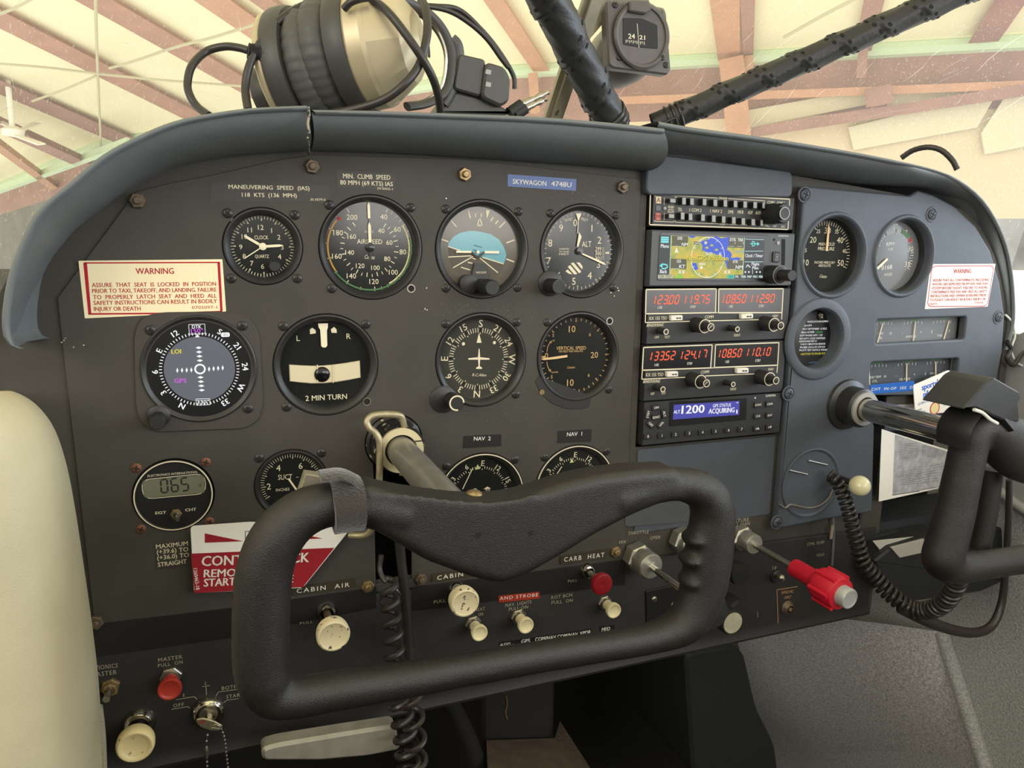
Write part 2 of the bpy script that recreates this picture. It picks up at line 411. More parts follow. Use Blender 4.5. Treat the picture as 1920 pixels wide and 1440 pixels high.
# blank plate below the radios and above the audio panel
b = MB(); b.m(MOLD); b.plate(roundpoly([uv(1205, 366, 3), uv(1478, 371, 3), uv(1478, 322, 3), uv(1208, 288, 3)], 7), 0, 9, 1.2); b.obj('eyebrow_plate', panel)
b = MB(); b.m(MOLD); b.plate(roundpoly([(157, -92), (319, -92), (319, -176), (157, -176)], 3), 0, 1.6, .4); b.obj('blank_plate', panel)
b = MB(); b.m(mat('patch_grey', (74, 76, 78), .55)); p = [uv(1172, 988, 2.6), uv(1297, 978, 2.6), uv(1298, 938, 2.6), uv(1270, 930, 2.6), uv(1172, 962, 2.6)]
b.plate(roundpoly(p, 4), 1.5, 2.8, .3); b.obj('cover_patch', panel)
for (x, y) in ((771, 541), (1143, 602), (688, 753)):     # empty screw holes
    p = uv(x, y, 2.1); b = MB(); b.m(STEEL); b.lathe([(3.4, 2.0), (3.4, 2.4), (2.6, 2.4), (2.6, 2.1)], *p, seg=20, cap=False); b.m(SLOT); b.lathe([(2.7, 2.02), (2.7, 2.1), (0, 2.1)], *p, seg=20); b.obj('screw_hole', panel)
# chips of bare metal
b = MB(); b.m(mat('bare_metal', (220, 214, 196), .4, metal=.5))
for (x, y) in ((120, 638), (123, 634), (116, 642), (138, 651), (157, 647), (800, 540), (797, 580), (837, 372), (1160, 545), (1158, 540), (1152, 555), (1146, 549), (797, 578), (801, 581)):
    p = uv(x, y, 2.05); b.plate(roundpoly([(p[0]+random.uniform(.3, .9)*cos(a), p[1]+random.uniform(.3, .9)*sin(a)) for a in (0, 1.5, 3, 4.5)], .2, 2), 1.9, 2.06)
b.obj('paint_chip', panel)
# worn speckled patches around the right hand gauges
b = MB(); b.m(mat('worn_speck', (104, 98, 84), .7)); rs = random.Random(5)
for cx_, cy_, sx_, sy_, n_ in ((1085, 372, 38, 12, 90), (905, 582, 55, 9, 110), (940, 760, 50, 28, 70), (1120, 350, 30, 10, 30), (830, 580, 25, 10, 25), (1000, 640, 12, 60, 30)):
    for k in range(n_):
        p = uv(rs.gauss(cx_, sx_), rs.gauss(cy_, sy_), 2.04); r_ = rs.uniform(.15, .5)
        if all(hypot(p[0]-g[0], p[1]-g[1]) > 41.5 for kk, g in GAUGE.items() if kk not in ('clock', 'egt', 'suction')): b.plate([(p[0]+r_*rs.uniform(.5, 1.2)*cos(a), p[1]+r_*rs.uniform(.5, 1.2)*sin(a)) for a in (0, 1.2, 2.5, 3.8, 5)], 1.9, 2.04)
o = b.obj('worn_speckle', panel); o['kind'] = 'stuff'
# ---------------------------------------------------------------- engine plate, right
EPT = 9.0
ep = [(322.5, 152), (326, 156), (460, 152)] + [uv(x, y, EPT) for x, y in ((1722, 357), (1752, 366), (1790, 386), (1830, 424), (1857, 470), (1875, 530), (1884, 590), (1880, 660), (1862, 740))]
ep += [uv(1625, 742, EPT), uv(1640, 800, EPT), uv(1636, 960, EPT), uv(1560, 972, EPT), (330, -190), (322.5, -185)]
mp, rpm, mon = (366.2, 90.7), (460, 90.7), (uv(1534, 636, EPT)[0], uv(1534, 636, EPT)[1])
def pxq(pts, d): return [uv(x, y, d) for x, y in pts]
c1 = pxq([(1642, 645), (1808, 636), (1812, 594), (1644, 600)], EPT); c2 = pxq([(1630, 725), (1795, 716), (1798, 672), (1634, 680)], EPT)
eplate = thing('engine_gauge_plate', 'dark grey moulded plate holding the round engine gauges, right of the radios', 'panel plate', (323, -150, 0))
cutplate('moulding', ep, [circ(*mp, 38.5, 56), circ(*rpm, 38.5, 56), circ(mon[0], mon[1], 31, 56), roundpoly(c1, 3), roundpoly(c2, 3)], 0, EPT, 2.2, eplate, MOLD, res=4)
for x, y in ((1510, 365), (1748, 402), (1873, 595), (1480, 738), (1458, 980)):
    p = uv(x, y, EPT+1); b = MB(); share('screw', SCR_BIG, eplate, (p[0], p[1], EPT), 20)
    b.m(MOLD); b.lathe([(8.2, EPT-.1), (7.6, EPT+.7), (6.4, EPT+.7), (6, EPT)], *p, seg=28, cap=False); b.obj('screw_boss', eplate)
for c, r in ((mp, 43), (rpm, 43), (mon, 42)):
    b = MB(); b.m(MOLD); rr = 38.5 if r == 43 else 31
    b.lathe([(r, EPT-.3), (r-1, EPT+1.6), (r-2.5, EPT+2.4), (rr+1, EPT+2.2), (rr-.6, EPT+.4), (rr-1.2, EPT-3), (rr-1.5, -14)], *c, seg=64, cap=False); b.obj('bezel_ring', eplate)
# round blanked instrument hole at the foot of the plate
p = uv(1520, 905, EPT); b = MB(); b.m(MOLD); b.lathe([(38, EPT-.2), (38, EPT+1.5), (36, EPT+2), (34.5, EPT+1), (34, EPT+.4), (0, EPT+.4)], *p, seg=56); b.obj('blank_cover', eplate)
b = MB(); b.m(STEEL)
for q in ((1481, 882, 1515, 890), (1517, 864, 1552, 872)):
    a = uv(q[0], q[1], EPT+2); c = uv(q[2], q[3], EPT+2); b.tube([(*a, EPT+1.2), (*c, EPT+1.2)], .9, 8)
b.obj('cover_pin', eplate)
b = MB(); b.m(mat('worn_edge', (120, 112, 104), .4, metal=.3)); b.tube(spl([P3(x, y, EPT+2) for x, y in ((1462, 946), (1472, 952), (1482, 946), (1500, 950), (1520, 952), (1540, 946), (1555, 932), (1562, 918))]), 1.1, 8); b.obj('worn_rim', eplate)
# ---------------------------------------------------------------- glareshield
gs = thing('glareshield', 'padded black glareshield hood curving over the top of the panel', 'glareshield', (0, 180, -60))
def hood(name, outer, inner, D, taper=None):
    N = 48
    A = resamp(spl([(*uv(x, y, 0), 0) for x, y in inner], 8), N); B = resamp(spl([(x, y, 0) for x, y in outer], 8), N); B = [Vector((*uv(p.x, p.y, D if taper is None else taper(i/(N-1))), 0)) for i, p in enumerate(B)]
    rows = []
    cen = Vector((130, -80, 0))
    for a, o in zip(A, B):
        o2 = Vector((o.x, o.y, 0)); a2 = Vector((a.x, a.y, 0)); row = []
        Dk = D if taper is None else taper(len(rows)/(N-1))
        row.append((a.x, a.y, .1))
        for k in range(0, 11):
            t = k/10*pi/2; q = a2.lerp(o2, (1-cos(t))*.93); row.append((q.x, q.y, 1+(Dk-5)*sin(t)**.9))
        n = (o2-cen).normalized()
        for k in range(1, 7):
            t = pi*k/6; q = o2-n*5+n*(5*(1-cos(t))/2+0); q = o2 - n*(2.5*(1+cos(t))); row.append((q.x, q.y, Dk-5+5*sin(t)))
        for dd, sk in ((min(30, Dk-10), 0), (min(8, Dk-18), -5), (-25, -14), (-60, -16), (-160, -16), (-300, -16)): row.append((o2.x+n.x*sk, o2.y+n.y*sk, dd))
        rows.append(row)
    mb = MB(); mb.m(VINYL); mb.grid(rows); return mb.obj(name, gs, smooth=70)
h1o = [(28, 652), (6, 640), (0, 600), (8, 535), (22, 486), (49, 422), (75, 385), (124, 344), (187, 291), (255, 254), (330, 224), (431, 205), (500, 199), (573, 196)]
h1i = [(46, 636), (48, 625), (53, 600), (64, 554), (94, 490), (118, 458), (142, 430), (195, 389), (255, 347), (319, 317), (412, 297), (480, 290), (540, 286), (577, 284)]
hood('left_hood', h1o, h1i, 62)
hood('middle_hood', [(584, 204), (700, 206), (850, 211), (1000, 217), (1120, 226), (1247, 239)], [(580, 284), (700, 287), (850, 295), (1000, 305), (1120, 314), (1210, 322)], 60)
hood('right_hood', [(1236, 226), (1300, 237), (1450, 258), (1600, 283), (1700, 303), (1760, 318), (1800, 335), (1840, 366), (1868, 405), (1890, 455), (1901, 505), (1906, 560), (1905, 610), (1893, 655)],
     [(1208, 288), (1300, 298), (1478, 326), (1600, 344), (1720, 352), (1760, 364), (1800, 382), (1832, 415), (1850, 445), (1868, 485), (1880, 535), (1887, 580), (1888, 610), (1880, 655)], 58, lambda t: 58-50*max(0, min(1, (t-.5)/.3)))
b = MB(); b.m(mat('torn_edge', (150, 140, 120), .6, rgb2=(40, 40, 40), thr=.5, vscale=300))
b.tube([P3(x, y, 60) for x, y in ((578, 200), (580, 215), (577, 232), (580, 250))], .9, 6); b.tube([P3(x, y, d) for x, y, d in ((577, 258, 55), (579, 272, 35), (580, 290, 10))], .7, 6); b.obj('torn_seam', gs)
# rounded hood ends
# ---------------------------------------------------------------- round gauges
NEEDLE = mat('needle_cream', (236, 226, 194), .6)
def zc(ox, oy, k): return lambda x, y: (ox+x/k, oy+y/k)
ZA, ZB, ZD, ZT, ZH, ZR, ZE = zc(400, 300, 4.8), zc(790, 300, 4.8), zc(790, 560, 3.6), zc(480, 570, 4.235), zc(100, 470, 4), zc(1460, 340, 3.789), zc(180, 820, 3.5556)
def tc(b, t, q, hp, d, rot=0, bold=0, w=None, ls=1.0, it=0.):
    p = uv(*q, d); return b.text(t, p[0], p[1], hp*mmpx(*q, d), d, rot, w, 'C', ls, bold, it)
def tl(b, t, q0, q1, hp, d, **k): return b.tpx(t, q0[0], q0[1], q1[0], q1[1], hp, d, **k)
def pl(b, qs, w, d, closed=False): return b.pline([uv(x, y, d) for x, y in qs], w, d, closed)
def fillp(b, qs, d): return b.poly([uv(x, y, d) for x, y in qs], d)
def needle(root, c, ang, r0, r1, w, d, m=None, name='needle', tail=0, tip=.15, part=None):
    b = MB(); b.m(m or NEEDLE); a = radians(ang); ex, ey = sin(a), cos(a); nx, ny = cos(a), -sin(a)
    q = [(r0, -w/2), (r1-w*1.2, -w/2), (r1, -w*tip), (r1, w*tip), (r1-w*1.2, w/2), (r0, w/2)]
    b.plate([(c[0]+ex*r+nx*s, c[1]+ey*r+ny*s) for r, s in q], d, d+.5)
    return b.obj(name, part or root)
def gauge(name, label, key, R=40, dial=DIAL, dd=-5.5, rin=5., screws=((-1, 1), (1, 1), (-1, -1), (1, -1)), sp=31.4, sm=None, prof=None, group=None, c=None, glass=True, cat='gauge'):
    c = c or GAUGE[key]
    t = thing(name, label, cat, (c[0], c[1], 0), group)
    b = MB(); b.m(BEZ); b.lathe(prof or [(R, -3), (R, 2.3), (R-.5, 3.0), (R-1.6, 3.1), (R-2.6, 2.3), (R-rin+.6, .6), (R-rin, -1), (R-rin-.2, dd)], *c, seg=72, cap=False); b.obj('bezel', t)
    b = MB(); b.m(dial); b.lathe([(R-rin+.4, dd-.6), (R-rin+.4, dd), (0, dd)], *c, seg=64, cap=False); f = b.obj('dial_face', t)
    if glass:
        b = MB(); b.m(GLASS); b.lathe([(R-rin+.2, -.5), (0, -.5)], *c, seg=48, cap=False); b.obj('glass', t)
    for i, (a, e) in enumerate(screws): share('screw', sm or SCR, t, (c[0]+a*sp, c[1]+e*sp, FPT-.1), random.uniform(0, 80))
    return t, c, dd+.15
# clock
t, c, d = gauge('clock', 'small round quartz clock with cream hands, top left of the gauges', 'clock', 28, rin=5.2, sp=23.4, cat='clock')
b = MB(); b.m(INK)
b.ticks(*c, 20.2, 22.4, .45, d, [6*i for i in range(60)]); b.ticks(*c, 18.9, 22.6, .8, d, [30*i for i in range(12)])
for h, (x, y) in zip((12, 1, 2, 3, 4, 5, 6, 7, 8, 9, 10, 11), ((427, 607), (524, 635), (590, 695), (620, 785), (596, 870), (530, 930), (443, 958), (346, 930), (278, 867), (247, 783), (280, 690), (327, 630))): tc(b, str(h), ZA(x, y), 9, d)
tl(b, 'CLOCK', ZA(370, 696), ZA(495, 697), 7, d); tl(b, 'QUARTZ', ZA(375, 867), ZA(500, 867), 6, d); b.obj('dial_markings', t)
needle(t, c, -59, -2, 14.6, 1.9, d+1.2, name='hand', tip=.25); needle(t, c, 86, -2, 14, 1.9, d+1.8, name='hand', tip=.2); needle(t, c, 236.5, -1, 16.2, .7, d+2.4, name='second_hand', tip=.4)
b = MB(); b.m(NEEDLE); b.lathe([(2.7, d+1.2), (2.7, d+3), (2, d+3.3), (0, d+3.3)], *c, seg=24); b.obj('hub', t)
p = uv(*ZA(550, 958), 3); b = MB(); b.m(KNOB); b.lathe([(4.2, -2), (4.4, 3), (3.4, 4), (0, 4)], *p, seg=24); b.obj('setting_knob', t)
# airspeed
t, c, d = gauge('airspeed_indicator', 'round airspeed indicator with yellow and green arcs, beside the clock', 'airspeed', rin=4.8, screws=((-1, 1), (1, 1), (-1, -1)), cat='gauge')
b = MB()
for col, r0, r1, a0, a1 in (((226, 214, 160), 31.2, 32.2, 57, 152), ((74, 120, 72), 32.4, 33.6, 75, 236), ((200, 150, 60), 31.8, 33.0, 236, 309), ((176, 40, 50), 30, 33.6, 311, 315)):
    b.m(mat('arc_%d_%d' % (col[0], col[1]), col, .7)); b.arc(*c, r0, r1, a0, a1, d)
b.m(INK)
o = [25.7, 56.6, 96.5, 136, 174, 214, 255, 294.5, 330]
for n, a in zip((40, 60, 80, 100, 120, 140, 160, 180, 200), o):
    b.text(str(n), c[0]+26.6*sin(radians(a)), c[1]+26.6*cos(radians(a)), 3.9, d)
b.ticks(*c, 30.6, 34, .6, d, o)
for i in range(8):
    n = 2 if i > 3 else 4
    b.ticks(*c, 31.6, 34, .45, d, [o[i]+(o[i+1]-o[i])*k/n for k in range(1, n)])
q = [35, 75, 122, 165, 209, 256, 301]
for n, a in zip((40, 60, 80, 100, 120, 140, 160), q): b.text(str(n), c[0]+16.2*sin(radians(a)), c[1]+16.2*cos(radians(a)), 3.6, d)
b.ticks(*c, 19.6, 23, .6, d, q+[q[i]+(q[i+1]-q[i])*k/4 for i in range(6) for k in (2,)]+[312, 326]); b.ticks(*c, 20.6, 23, .45, d, [q[i]+(q[i+1]-q[i])*k/4 for i in range(6) for k in (1, 3)])
tl(b, 'AIRSPEED', ZA(1293, 733), ZA(1520, 736), 8.5, d); tl(b, 'KNOTS', ZA(1365, 645), ZA(1440, 646), 4, d); tl(b, 'Cessna', ZA(1358, 870), ZA(1448, 876), 7.5, d, it=.3); b.obj('dial_markings', t)
needle(t, c, -1, 22.5, 35, 2.0, d+1.4, tip=.08); needle(t, c, -1, 4, 19.5, 2.2, d+1.4, tip=.08)
b = MB(); b.m(DIAL); b.lathe([(3.4, d), (3.4, d+2), (2.6, d+2.4), (0, d+2.4)], *c, seg=24); a = c; b.box(c[0]-.7, c[1]-9, d+.9, c[0]+.7, c[1]+23, d+1.3); b.obj('hub', t)
# attitude
t, c, d = gauge('attitude_indicator', 'round attitude indicator with blue sky and tilted white horizon', 'attitude', rin=5, dial=mat('gyro_tan', (92, 86, 76), .14, spec=.45))
b = MB(); b.m(mat('gyro_sky', (104, 162, 174), .14, spec=.45))
fillp(b, [ZB(*q) for q in ((240, 778), (245, 745), (290, 690), (350, 655), (430, 638), (500, 640), (620, 665), (700, 715), (745, 785), (765, 850), (757, 900), (740, 935), (550, 876), (510, 862), (450, 838), (350, 815))], d)
b.m(mat('gyro_ground', (84, 76, 66), .7)); fillp(b, [ZB(*q) for q in ((240, 779), (350, 816), (450, 839), (510, 863), (550, 877), (740, 936), (700, 1010), (620, 1080), (520, 1100), (400, 1060), (300, 980), (255, 890))], d); b.obj('horizon_drum', t)
b = MB(); b.m(INK)
for q in (((420, 450), (440, 525)), ((262, 540), (315, 600)), ((175, 712), (243, 735)), ((645, 515), (625, 550)), ((690, 545), (665, 578)), ((755, 555), (700, 610)), ((765, 745), (840, 720)), ((765, 890), (835, 917))): pl(b, [ZB(*x) for x in q], 1.0, d+.2)
for q in (((485, 480), (488, 515)), ((540, 480), (536, 515)), ((240, 778), (350, 815)), ((550, 876), (740, 935)), ((243, 873), (450, 862)), ((285, 970), (465, 868)), ((690, 1015), (525, 880)), ((418, 920), (460, 930)), ((358, 965), (440, 990)), ((460, 883), (490, 893))): pl(b, [ZB(*x) for x in q], .8, d+.2)
fillp(b, [ZB(*x) for x in ((580, 450), (616, 455), (590, 530))], d+.2); pl(b, [ZB(*x) for x in ((503, 590), (525, 522), (548, 588))], .9, d+.2, True)
b.m(mat('gyro_dark', (50, 70, 74), .7)); pl(b, [ZB(470, 766), ZB(545, 786)], .5, d+.2); pl(b, [ZB(465, 806), ZB(500, 816)], .5, d+.2); b.obj('dial_markings', t)
b = MB(); b.m(NEEDLE)
for q in (((315, 825), (450, 828)), ((570, 830), (700, 830))):
    a, e = uv(*ZB(*q[0]), d+2), uv(*ZB(*q[1]), d+2); b.box(a[0], a[1]-.9, d+1.5, e[0], e[1]+.9, d+2.2)
b.lathe([(1.3, d+1), (1.3, d+2.2), (0, d+2.4)], *uv(*ZB(510, 828), d+2), seg=16)
b.m(DIAL); a = [uv(*ZB(*x), d+1.6) for x in ((440, 824), (460, 824), (505, 868), (560, 828), (580, 828), (515, 885), (500, 885))]; b.plate(a, d+1, d+1.6); b.obj('aircraft_symbol', t)
b = MB(); b.m(BEZ); b.plate([uv(*ZB(*x), d+2.5) for x in ((480, 930), (580, 930), (640, 1190), (420, 1190))], d, d+2.4); b.obj('pedestal', t)
b = MB(); b.m(INK); tl(b, 'VACUUM', ZB(490, 1012), ZB(583, 1012), 4, d+2.6); b.obj('lettering', t)
def knob(parent, q, d1, r, d0=0, m=KNOB, name='knob', ring=None, flute=0, r0=None):
    p = uv(*q, d1); b = MB(); b.m(m)
    b.lathe([(r0 or r, d0), (r0 or r, d0+(d1-d0)*.3), (r*.99, d0+(d1-d0)*.45), (r, d1-1), (r-.7, d1), (0, d1)], *p, seg=32)
    if flute:
        for i in range(flute):
            a = 2*pi*i/flute; b.tube([(p[0]+r*cos(a), p[1]+r*sin(a), d0+(d1-d0)*.5), (p[0]+r*cos(a), p[1]+r*sin(a), d1-1)], .35, 6)
    o = b.obj(name, parent)
    if ring:
        b = MB(); b.m(ring); b.lathe([(r-.3, d1-.4), (r-.3, d1+.1), (r-.9, d1+.15), (r-.9, d1)], *p, seg=32, cap=False); b.obj('ring', o)
    return o
knob(t, ZB(640, 1150), 26, 6.2, flute=24, name='cage_knob')
b = MB(); b.m(BEZ); p = uv(*ZB(430, 1120), 2); b.lathe([(8, -4), (8, 2.6), (6, 3.4), (0, 3.4)], *p, seg=32); b.obj('knob_boss', t)
# altimeter
t, c, d = gauge('altimeter', 'round altimeter with long white pointers and striped window, top right of the flight gauges', 'altimeter', rin=5.2, screws=((-1, 1), (1, 1), (1, -1)))
b = MB(); b.m(INK)
for n, q in enumerate(((1385, 565), (1535, 615), (1603, 722), (1595, 940), (1515, 1040), (1373, 1092), (1238, 1040), (1147, 908), (1160, 748), (1257, 612))): tc(b, str(n), ZB(*q), 13, d)
b.ticks(*c, 31, 33.4, .45, d, [7.2*i for i in range(50)]); b.ticks(*c, 29.6, 33.6, .8, d, [36*i for i in range(10)])
tl(b, 'ALT', ZB(1445, 757), ZB(1530, 757), 10.5, d); tl(b, '100 FEET', ZB(1290, 545), ZB(1360, 530), 5, d); tl(b, 'FEET', ZB(1440, 530), ZB(1500, 545), 5, d)
for y, s in ((800, 'CALIBRATED'), (825, 'TO 20,000'), (847, 'FEET')): tl(b, s, ZB(1240, y), ZB(1330, y+1), 3, d)
for q in (((1297, 1000), (1318, 986), (1360, 1028), (1328, 1024)), ((1318, 962), (1340, 945), (1405, 1025), (1377, 1030)), ((1345, 930), (1370, 922), (1440, 1005), (1420, 1020)), ((1395, 922), (1425, 922), (1452, 960), (1448, 985))): fillp(b, [ZB(*x) for x in q], d+.05)
b.obj('dial_markings', t)
b = MB(); b.m(BEZ); b.plate([uv(*ZB(*q), d) for q in ((1560, 780), (1640, 780), (1640, 905), (1560, 905))], d-.1, d+.25); b.m(INK)
for y, s in ((800, '299'), (840, '300'), (885, '301')): tl(b, s, ZB(1565, y), ZB(1620, y+1), 7.5, d+.3)
for k in range(9): pl(b, [ZB(1628, 790+k*13), ZB(1645, 790+k*13)], .35, d+.3)
fillp(b, [ZB(*q) for q in ((1655, 830), (1690, 825), (1690, 845), (1655, 842))], d+.1); b.obj('pressure_window', t)
b = MB(); b.m(NEEDLE); b.plate([uv(*ZB(*q), d+1.6) for q in ((1400, 780), (1420, 650), (1442, 690), (1412, 782))], d+1.2, d+1.7); b.obj('needle', t)
b = MB(); b.m(NEEDLE); b.plate([uv(*ZB(*q), d+2.4) for q in ((1436, 845), (1446, 836), (1640, 920), (1664, 945), (1636, 940))], d+2, d+2.5); b.obj('needle', t)
b = MB(); b.m(NEEDLE); b.plate([uv(*ZB(*q), d+1.2) for q in ((1392, 480), (1442, 480), (1416, 545), (1410, 660), (1404, 660), (1412, 545))], d+.7, d+1.2); b.obj('needle', t)
b = MB(); b.m(DIAL); b.lathe([(3, d), (3, d+2.8), (0, d+3)], *c, seg=24); b.obj('hub', t)
b = MB(); b.m(BEZ); p = uv(*ZB(1165, 1110), 4); b.lathe([(11, 2.05), (11, 3.2), (10, 4), (0, 4)], *p, seg=36); b.obj('knob_boss', t)
knob(t, ZB(1240, 1140), 24, 6.2, 2, name='setting_knob', ring=SCREW)
# turn indicator
t, c, d = gauge('turn_indicator', 'round two minute turn indicator with curved ball tube', 'turn', rin=5.5, screws=((-1, 1), (1, 1), (-1, -1)))
b = MB(); b.m(INK)
tc(b, 'L', ZT(335, 272), 10, d); tc(b, 'R', ZT(735, 256), 10, d); tl(b, '2 MIN TURN', ZT(393, 750), ZT(722, 733), 9.5, d, bold=.05)
fillp(b, [ZT(*q) for q in ((427, 203), (447, 188), (473, 208), (475, 232), (430, 240))], d); fillp(b, [ZT(*q) for q in ((594, 202), (620, 182), (640, 202), (641, 230), (600, 228))], d); b.obj('dial_markings', t)
b = MB(); b.m(NEEDLE); b.plate([uv(*ZT(*q), d+1.5) for q in ((493, 155), (571, 154), (571, 185), (563, 212), (566, 330), (555, 345), (530, 345), (518, 335), (510, 205), (497, 185))], d+1, d+1.6); b.obj('needle', t)
b = MB(); b.m(mat('tube_white', (216, 204, 172), .35)); up = [(262, 482), (350, 488), (440, 492), (530, 490), (620, 482), (720, 468), (825, 450)]; lo = [(832, 585), (740, 605), (640, 620), (540, 630), (440, 632), (350, 626), (268, 615)]
b.plate([uv(*ZT(*q), d+1) for q in up+lo], d, d+1.6, .7); b.obj('ball_tube', t)
b = MB(); b.m(mat('slip_ball', (16, 16, 18), .15)); p = uv(*ZT(527, 562), d+3); b.ball(p[0], p[1], d+1.5, 6.2, 24, rd=2.6); b.obj('slip_ball', t)
b = MB(); b.m(INK)
for x in (488, 612): a, e = uv(*ZT(x, 484), d+3), uv(*ZT(x+2, 628), d+3); b.tube([(*a, d+2.2), (*e, d+2.2)], .45, 6)
b.obj('index_wire', t)
# heading indicator
t, c, d = gauge('heading_indicator', 'round heading indicator with small aeroplane outline and letter S at the top', 'heading', rin=5.2, screws=((-1, 1), (1, 1), (1, -1)), dial=DIALG)
def compass_card(t, c, d, top, rn, h, r0, r1, step=5, w=.55, m=INK):
    b = MB(); b.m(m)
    for k, s in enumerate(('N', '3', '6', 'E', '12', '15', 'S', '21', '24', 'W', '30', '33')):
        a = 30*k-top; b.text(s, c[0]+rn*sin(radians(a)), c[1]+rn*cos(radians(a)), h*(1.12 if s in 'NESW' else 1), d, -a, bold=.08)
    b.ticks(*c, r0, r1, w, d, [step*i-top for i in range(360//step)]); b.ticks(*c, r0-1.4, r1, w, d, [30*i-top for i in range(12)])
    return b.obj('compass_card', t)
compass_card(t, c, d, 177, 30.4, 5.4, 22.8, 26.8)
b = MB(); b.m(INK)
fillp(b, [ZD(*q) for q in ((373, 298), (389, 230), (407, 298))], d+.1)
fillp(b, [ZD(*q) for q in ((387, 338), (393, 338), (397, 395), (460, 402), (460, 412), (397, 412), (394, 455), (410, 466), (410, 474), (370, 474), (370, 466), (386, 455), (383, 412), (317, 412), (317, 402), (383, 395))], d+.1)
for q in ((284, 305), (493, 297)): b.lathe([(1.4, d+.1), (0, d+.1)], *uv(*ZD(*q), d), seg=16, cap=False)
tl(b, 'R.C.Allen', ZD(343, 514), ZD(437, 516), 5, d+.1, it=.3); b.obj('dial_markings', t)
b = MB(); b.m(BEZ); p = uv(*ZD(150, 680), 3); b.lathe([(11.5, 2.05), (11.5, 3.2), (10, 4), (0, 4)], *p, seg=36); b.obj('knob_boss', t)
o = knob(t, ZD(240, 705), 20, 6.4, 2, name='setting_knob')
p = uv(*ZD(240, 705), 20); b = MB(); b.m(INK); b.arc(*p, 5.3, 6.5, -190, 90, 20.1, 24); b.obj('white_ring', o)
# vertical speed
t, c, d = gauge('vertical_speed_indicator', 'round vertical speed indicator with tan figures and needle pointing left', 'vsi', rin=5, screws=((-1, 1), (1, -1)))
b = MB(); b.m(INKO); cz = (1012, 385)
for s, q, h in (('10', (1018, 205), 12), ('20', (1168, 380), 11), ('10', (1006, 567), 12), ('0', (845, 384), 10), ('5', (890, 248), 6), ('5', (880, 528), 6), ('6', (1138, 242), 6), ('6', (1130, 516), 6)): tc(b, s, ZD(*q), h, d)
b.ticks(*c, 30.5, 34.2, 1.1, d, [0, 45, 90, 135, 180, 225, 315]); b.ticks(*c, 31.5, 34, .6, d, [9*i for i in range(40)]); b.ticks(*c, 29.5, 34.2, 2, d, [270])
tl(b, 'VERTICAL SPEED', ZD(912, 335), ZD(1112, 332), 6.4, d); tl(b, '100 FEET PER MINUTE', ZD(928, 357), ZD(1090, 354), 3.2, d); tl(b, 'Cessna', ZD(983, 464), ZD(1035, 462), 4.2, d, it=.3)
tl(b, 'UP', ZD(884, 284), ZD(902, 282), 3, d); tl(b, 'DOWN', ZD(880, 498), ZD(922, 496), 3, d)
pl(b, [ZD(*q) for q in ((848, 358), (853, 325), (866, 300), (876, 288))], .5, d); pl(b, [ZD(*q) for q in ((847, 425), (852, 455), (862, 478), (872, 490))], .5, d)
fillp(b, [ZD(*q) for q in ((880, 282), (878, 302), (864, 294))], d); fillp(b, [ZD(*q) for q in ((876, 496), (858, 484), (872, 474))], d); b.obj('dial_markings', t)
b = MB(); b.m(mat('needle_tan', (226, 190, 138), .6)); b.plate([uv(*ZD(*q), d+1.5) for q in ((985, 380), (986, 395), (900, 408), (825, 415), (808, 410), (825, 403), (900, 392))], d+1, d+1.6); b.obj('needle', t)
b = MB(); b.m(BEZ); p = [uv(*ZD(*q), 3) for q in ((765, 550), (790, 520), (1150, 660), (1140, 735), (1080, 750), (980, 748), (880, 712), (800, 640))]; b.plate(roundpoly(p, 4), -1, 2.4, .6)
b.m(BRASS); b.lathe([(2.4, 2.3), (2.4, 3), (1.4, 3)], *uv(*ZD(815, 632), 3), seg=16); b.obj('flange_ear', t)
# course display (round screen in a square bezel)
SCW = mat('screen_white', (245, 245, 245), emit=1.0); SCY = mat('screen_yellow', (236, 220, 40), emit=.9); SCM = mat('screen_magenta', (214, 96, 236), emit=.9)
SCG = mat('screen_grey', (92, 96, 104), emit=1.0); SCB = mat('screen_black', (9, 9, 13), emit=.3); SCB.node_tree.nodes['Principled BSDF'].inputs['Roughness'].default_value = .3
c = uv(375, 692, 3); hc = (c[0], c[1])
t = thing('course_display', 'lit round course display with white compass ring in a square bezel, left column', 'display', (*c, 0))
b = MB(); b.m(mat('display_bezel', (62, 58, 53), .6)); q = roundpoly([uv(*ZH(*x), 3) for x in ((600, 640), (650, 500), (800, 462), (1300, 455), (1470, 500), (1545, 620), (1575, 1150), (1545, 1270), (1440, 1335), (760, 1362), (650, 1290), (618, 1180))], 9, 5); b.plate(q, 1.9, 3.6, .6); b.obj('bezel', t)
b = MB(); b.m(BEZ); b.lathe([(40, 3.4), (39.6, 4.6), (38.6, 5.2), (35.6, 3.2), (35.2, 2.9)], *c, seg=72, cap=False); b.obj('bezel_ring', t)
d = 3.8
b = MB(); b.m(SCB); b.lathe([(35.6, d-.1), (0, d-.1)], *c, seg=64, cap=False); b.m(SCG); b.lathe([(24.2, d), (0, d)], *c, seg=64, cap=False)
d += .1; b.m(SCW); top = 151
b.ticks(*c, 25.3, 27.3, .6, d, [5*i+2 for i in range(72)])
for s, q, a in (('12', (912, 622), 30), ('E', (795, 750), 62), ('6', (762, 910), 90), ('3', (826, 1066), 122), ('N', (965, 1165), 150), ('S', (1248, 608), -30), ('21', (1380, 715), -55), ('24', (1438, 870), -85), ('W', (1405, 1027), -118), ('33', (1290, 1138), -150)): tc(b, s, ZH(*q), 10, d, rot=a, bold=.15)
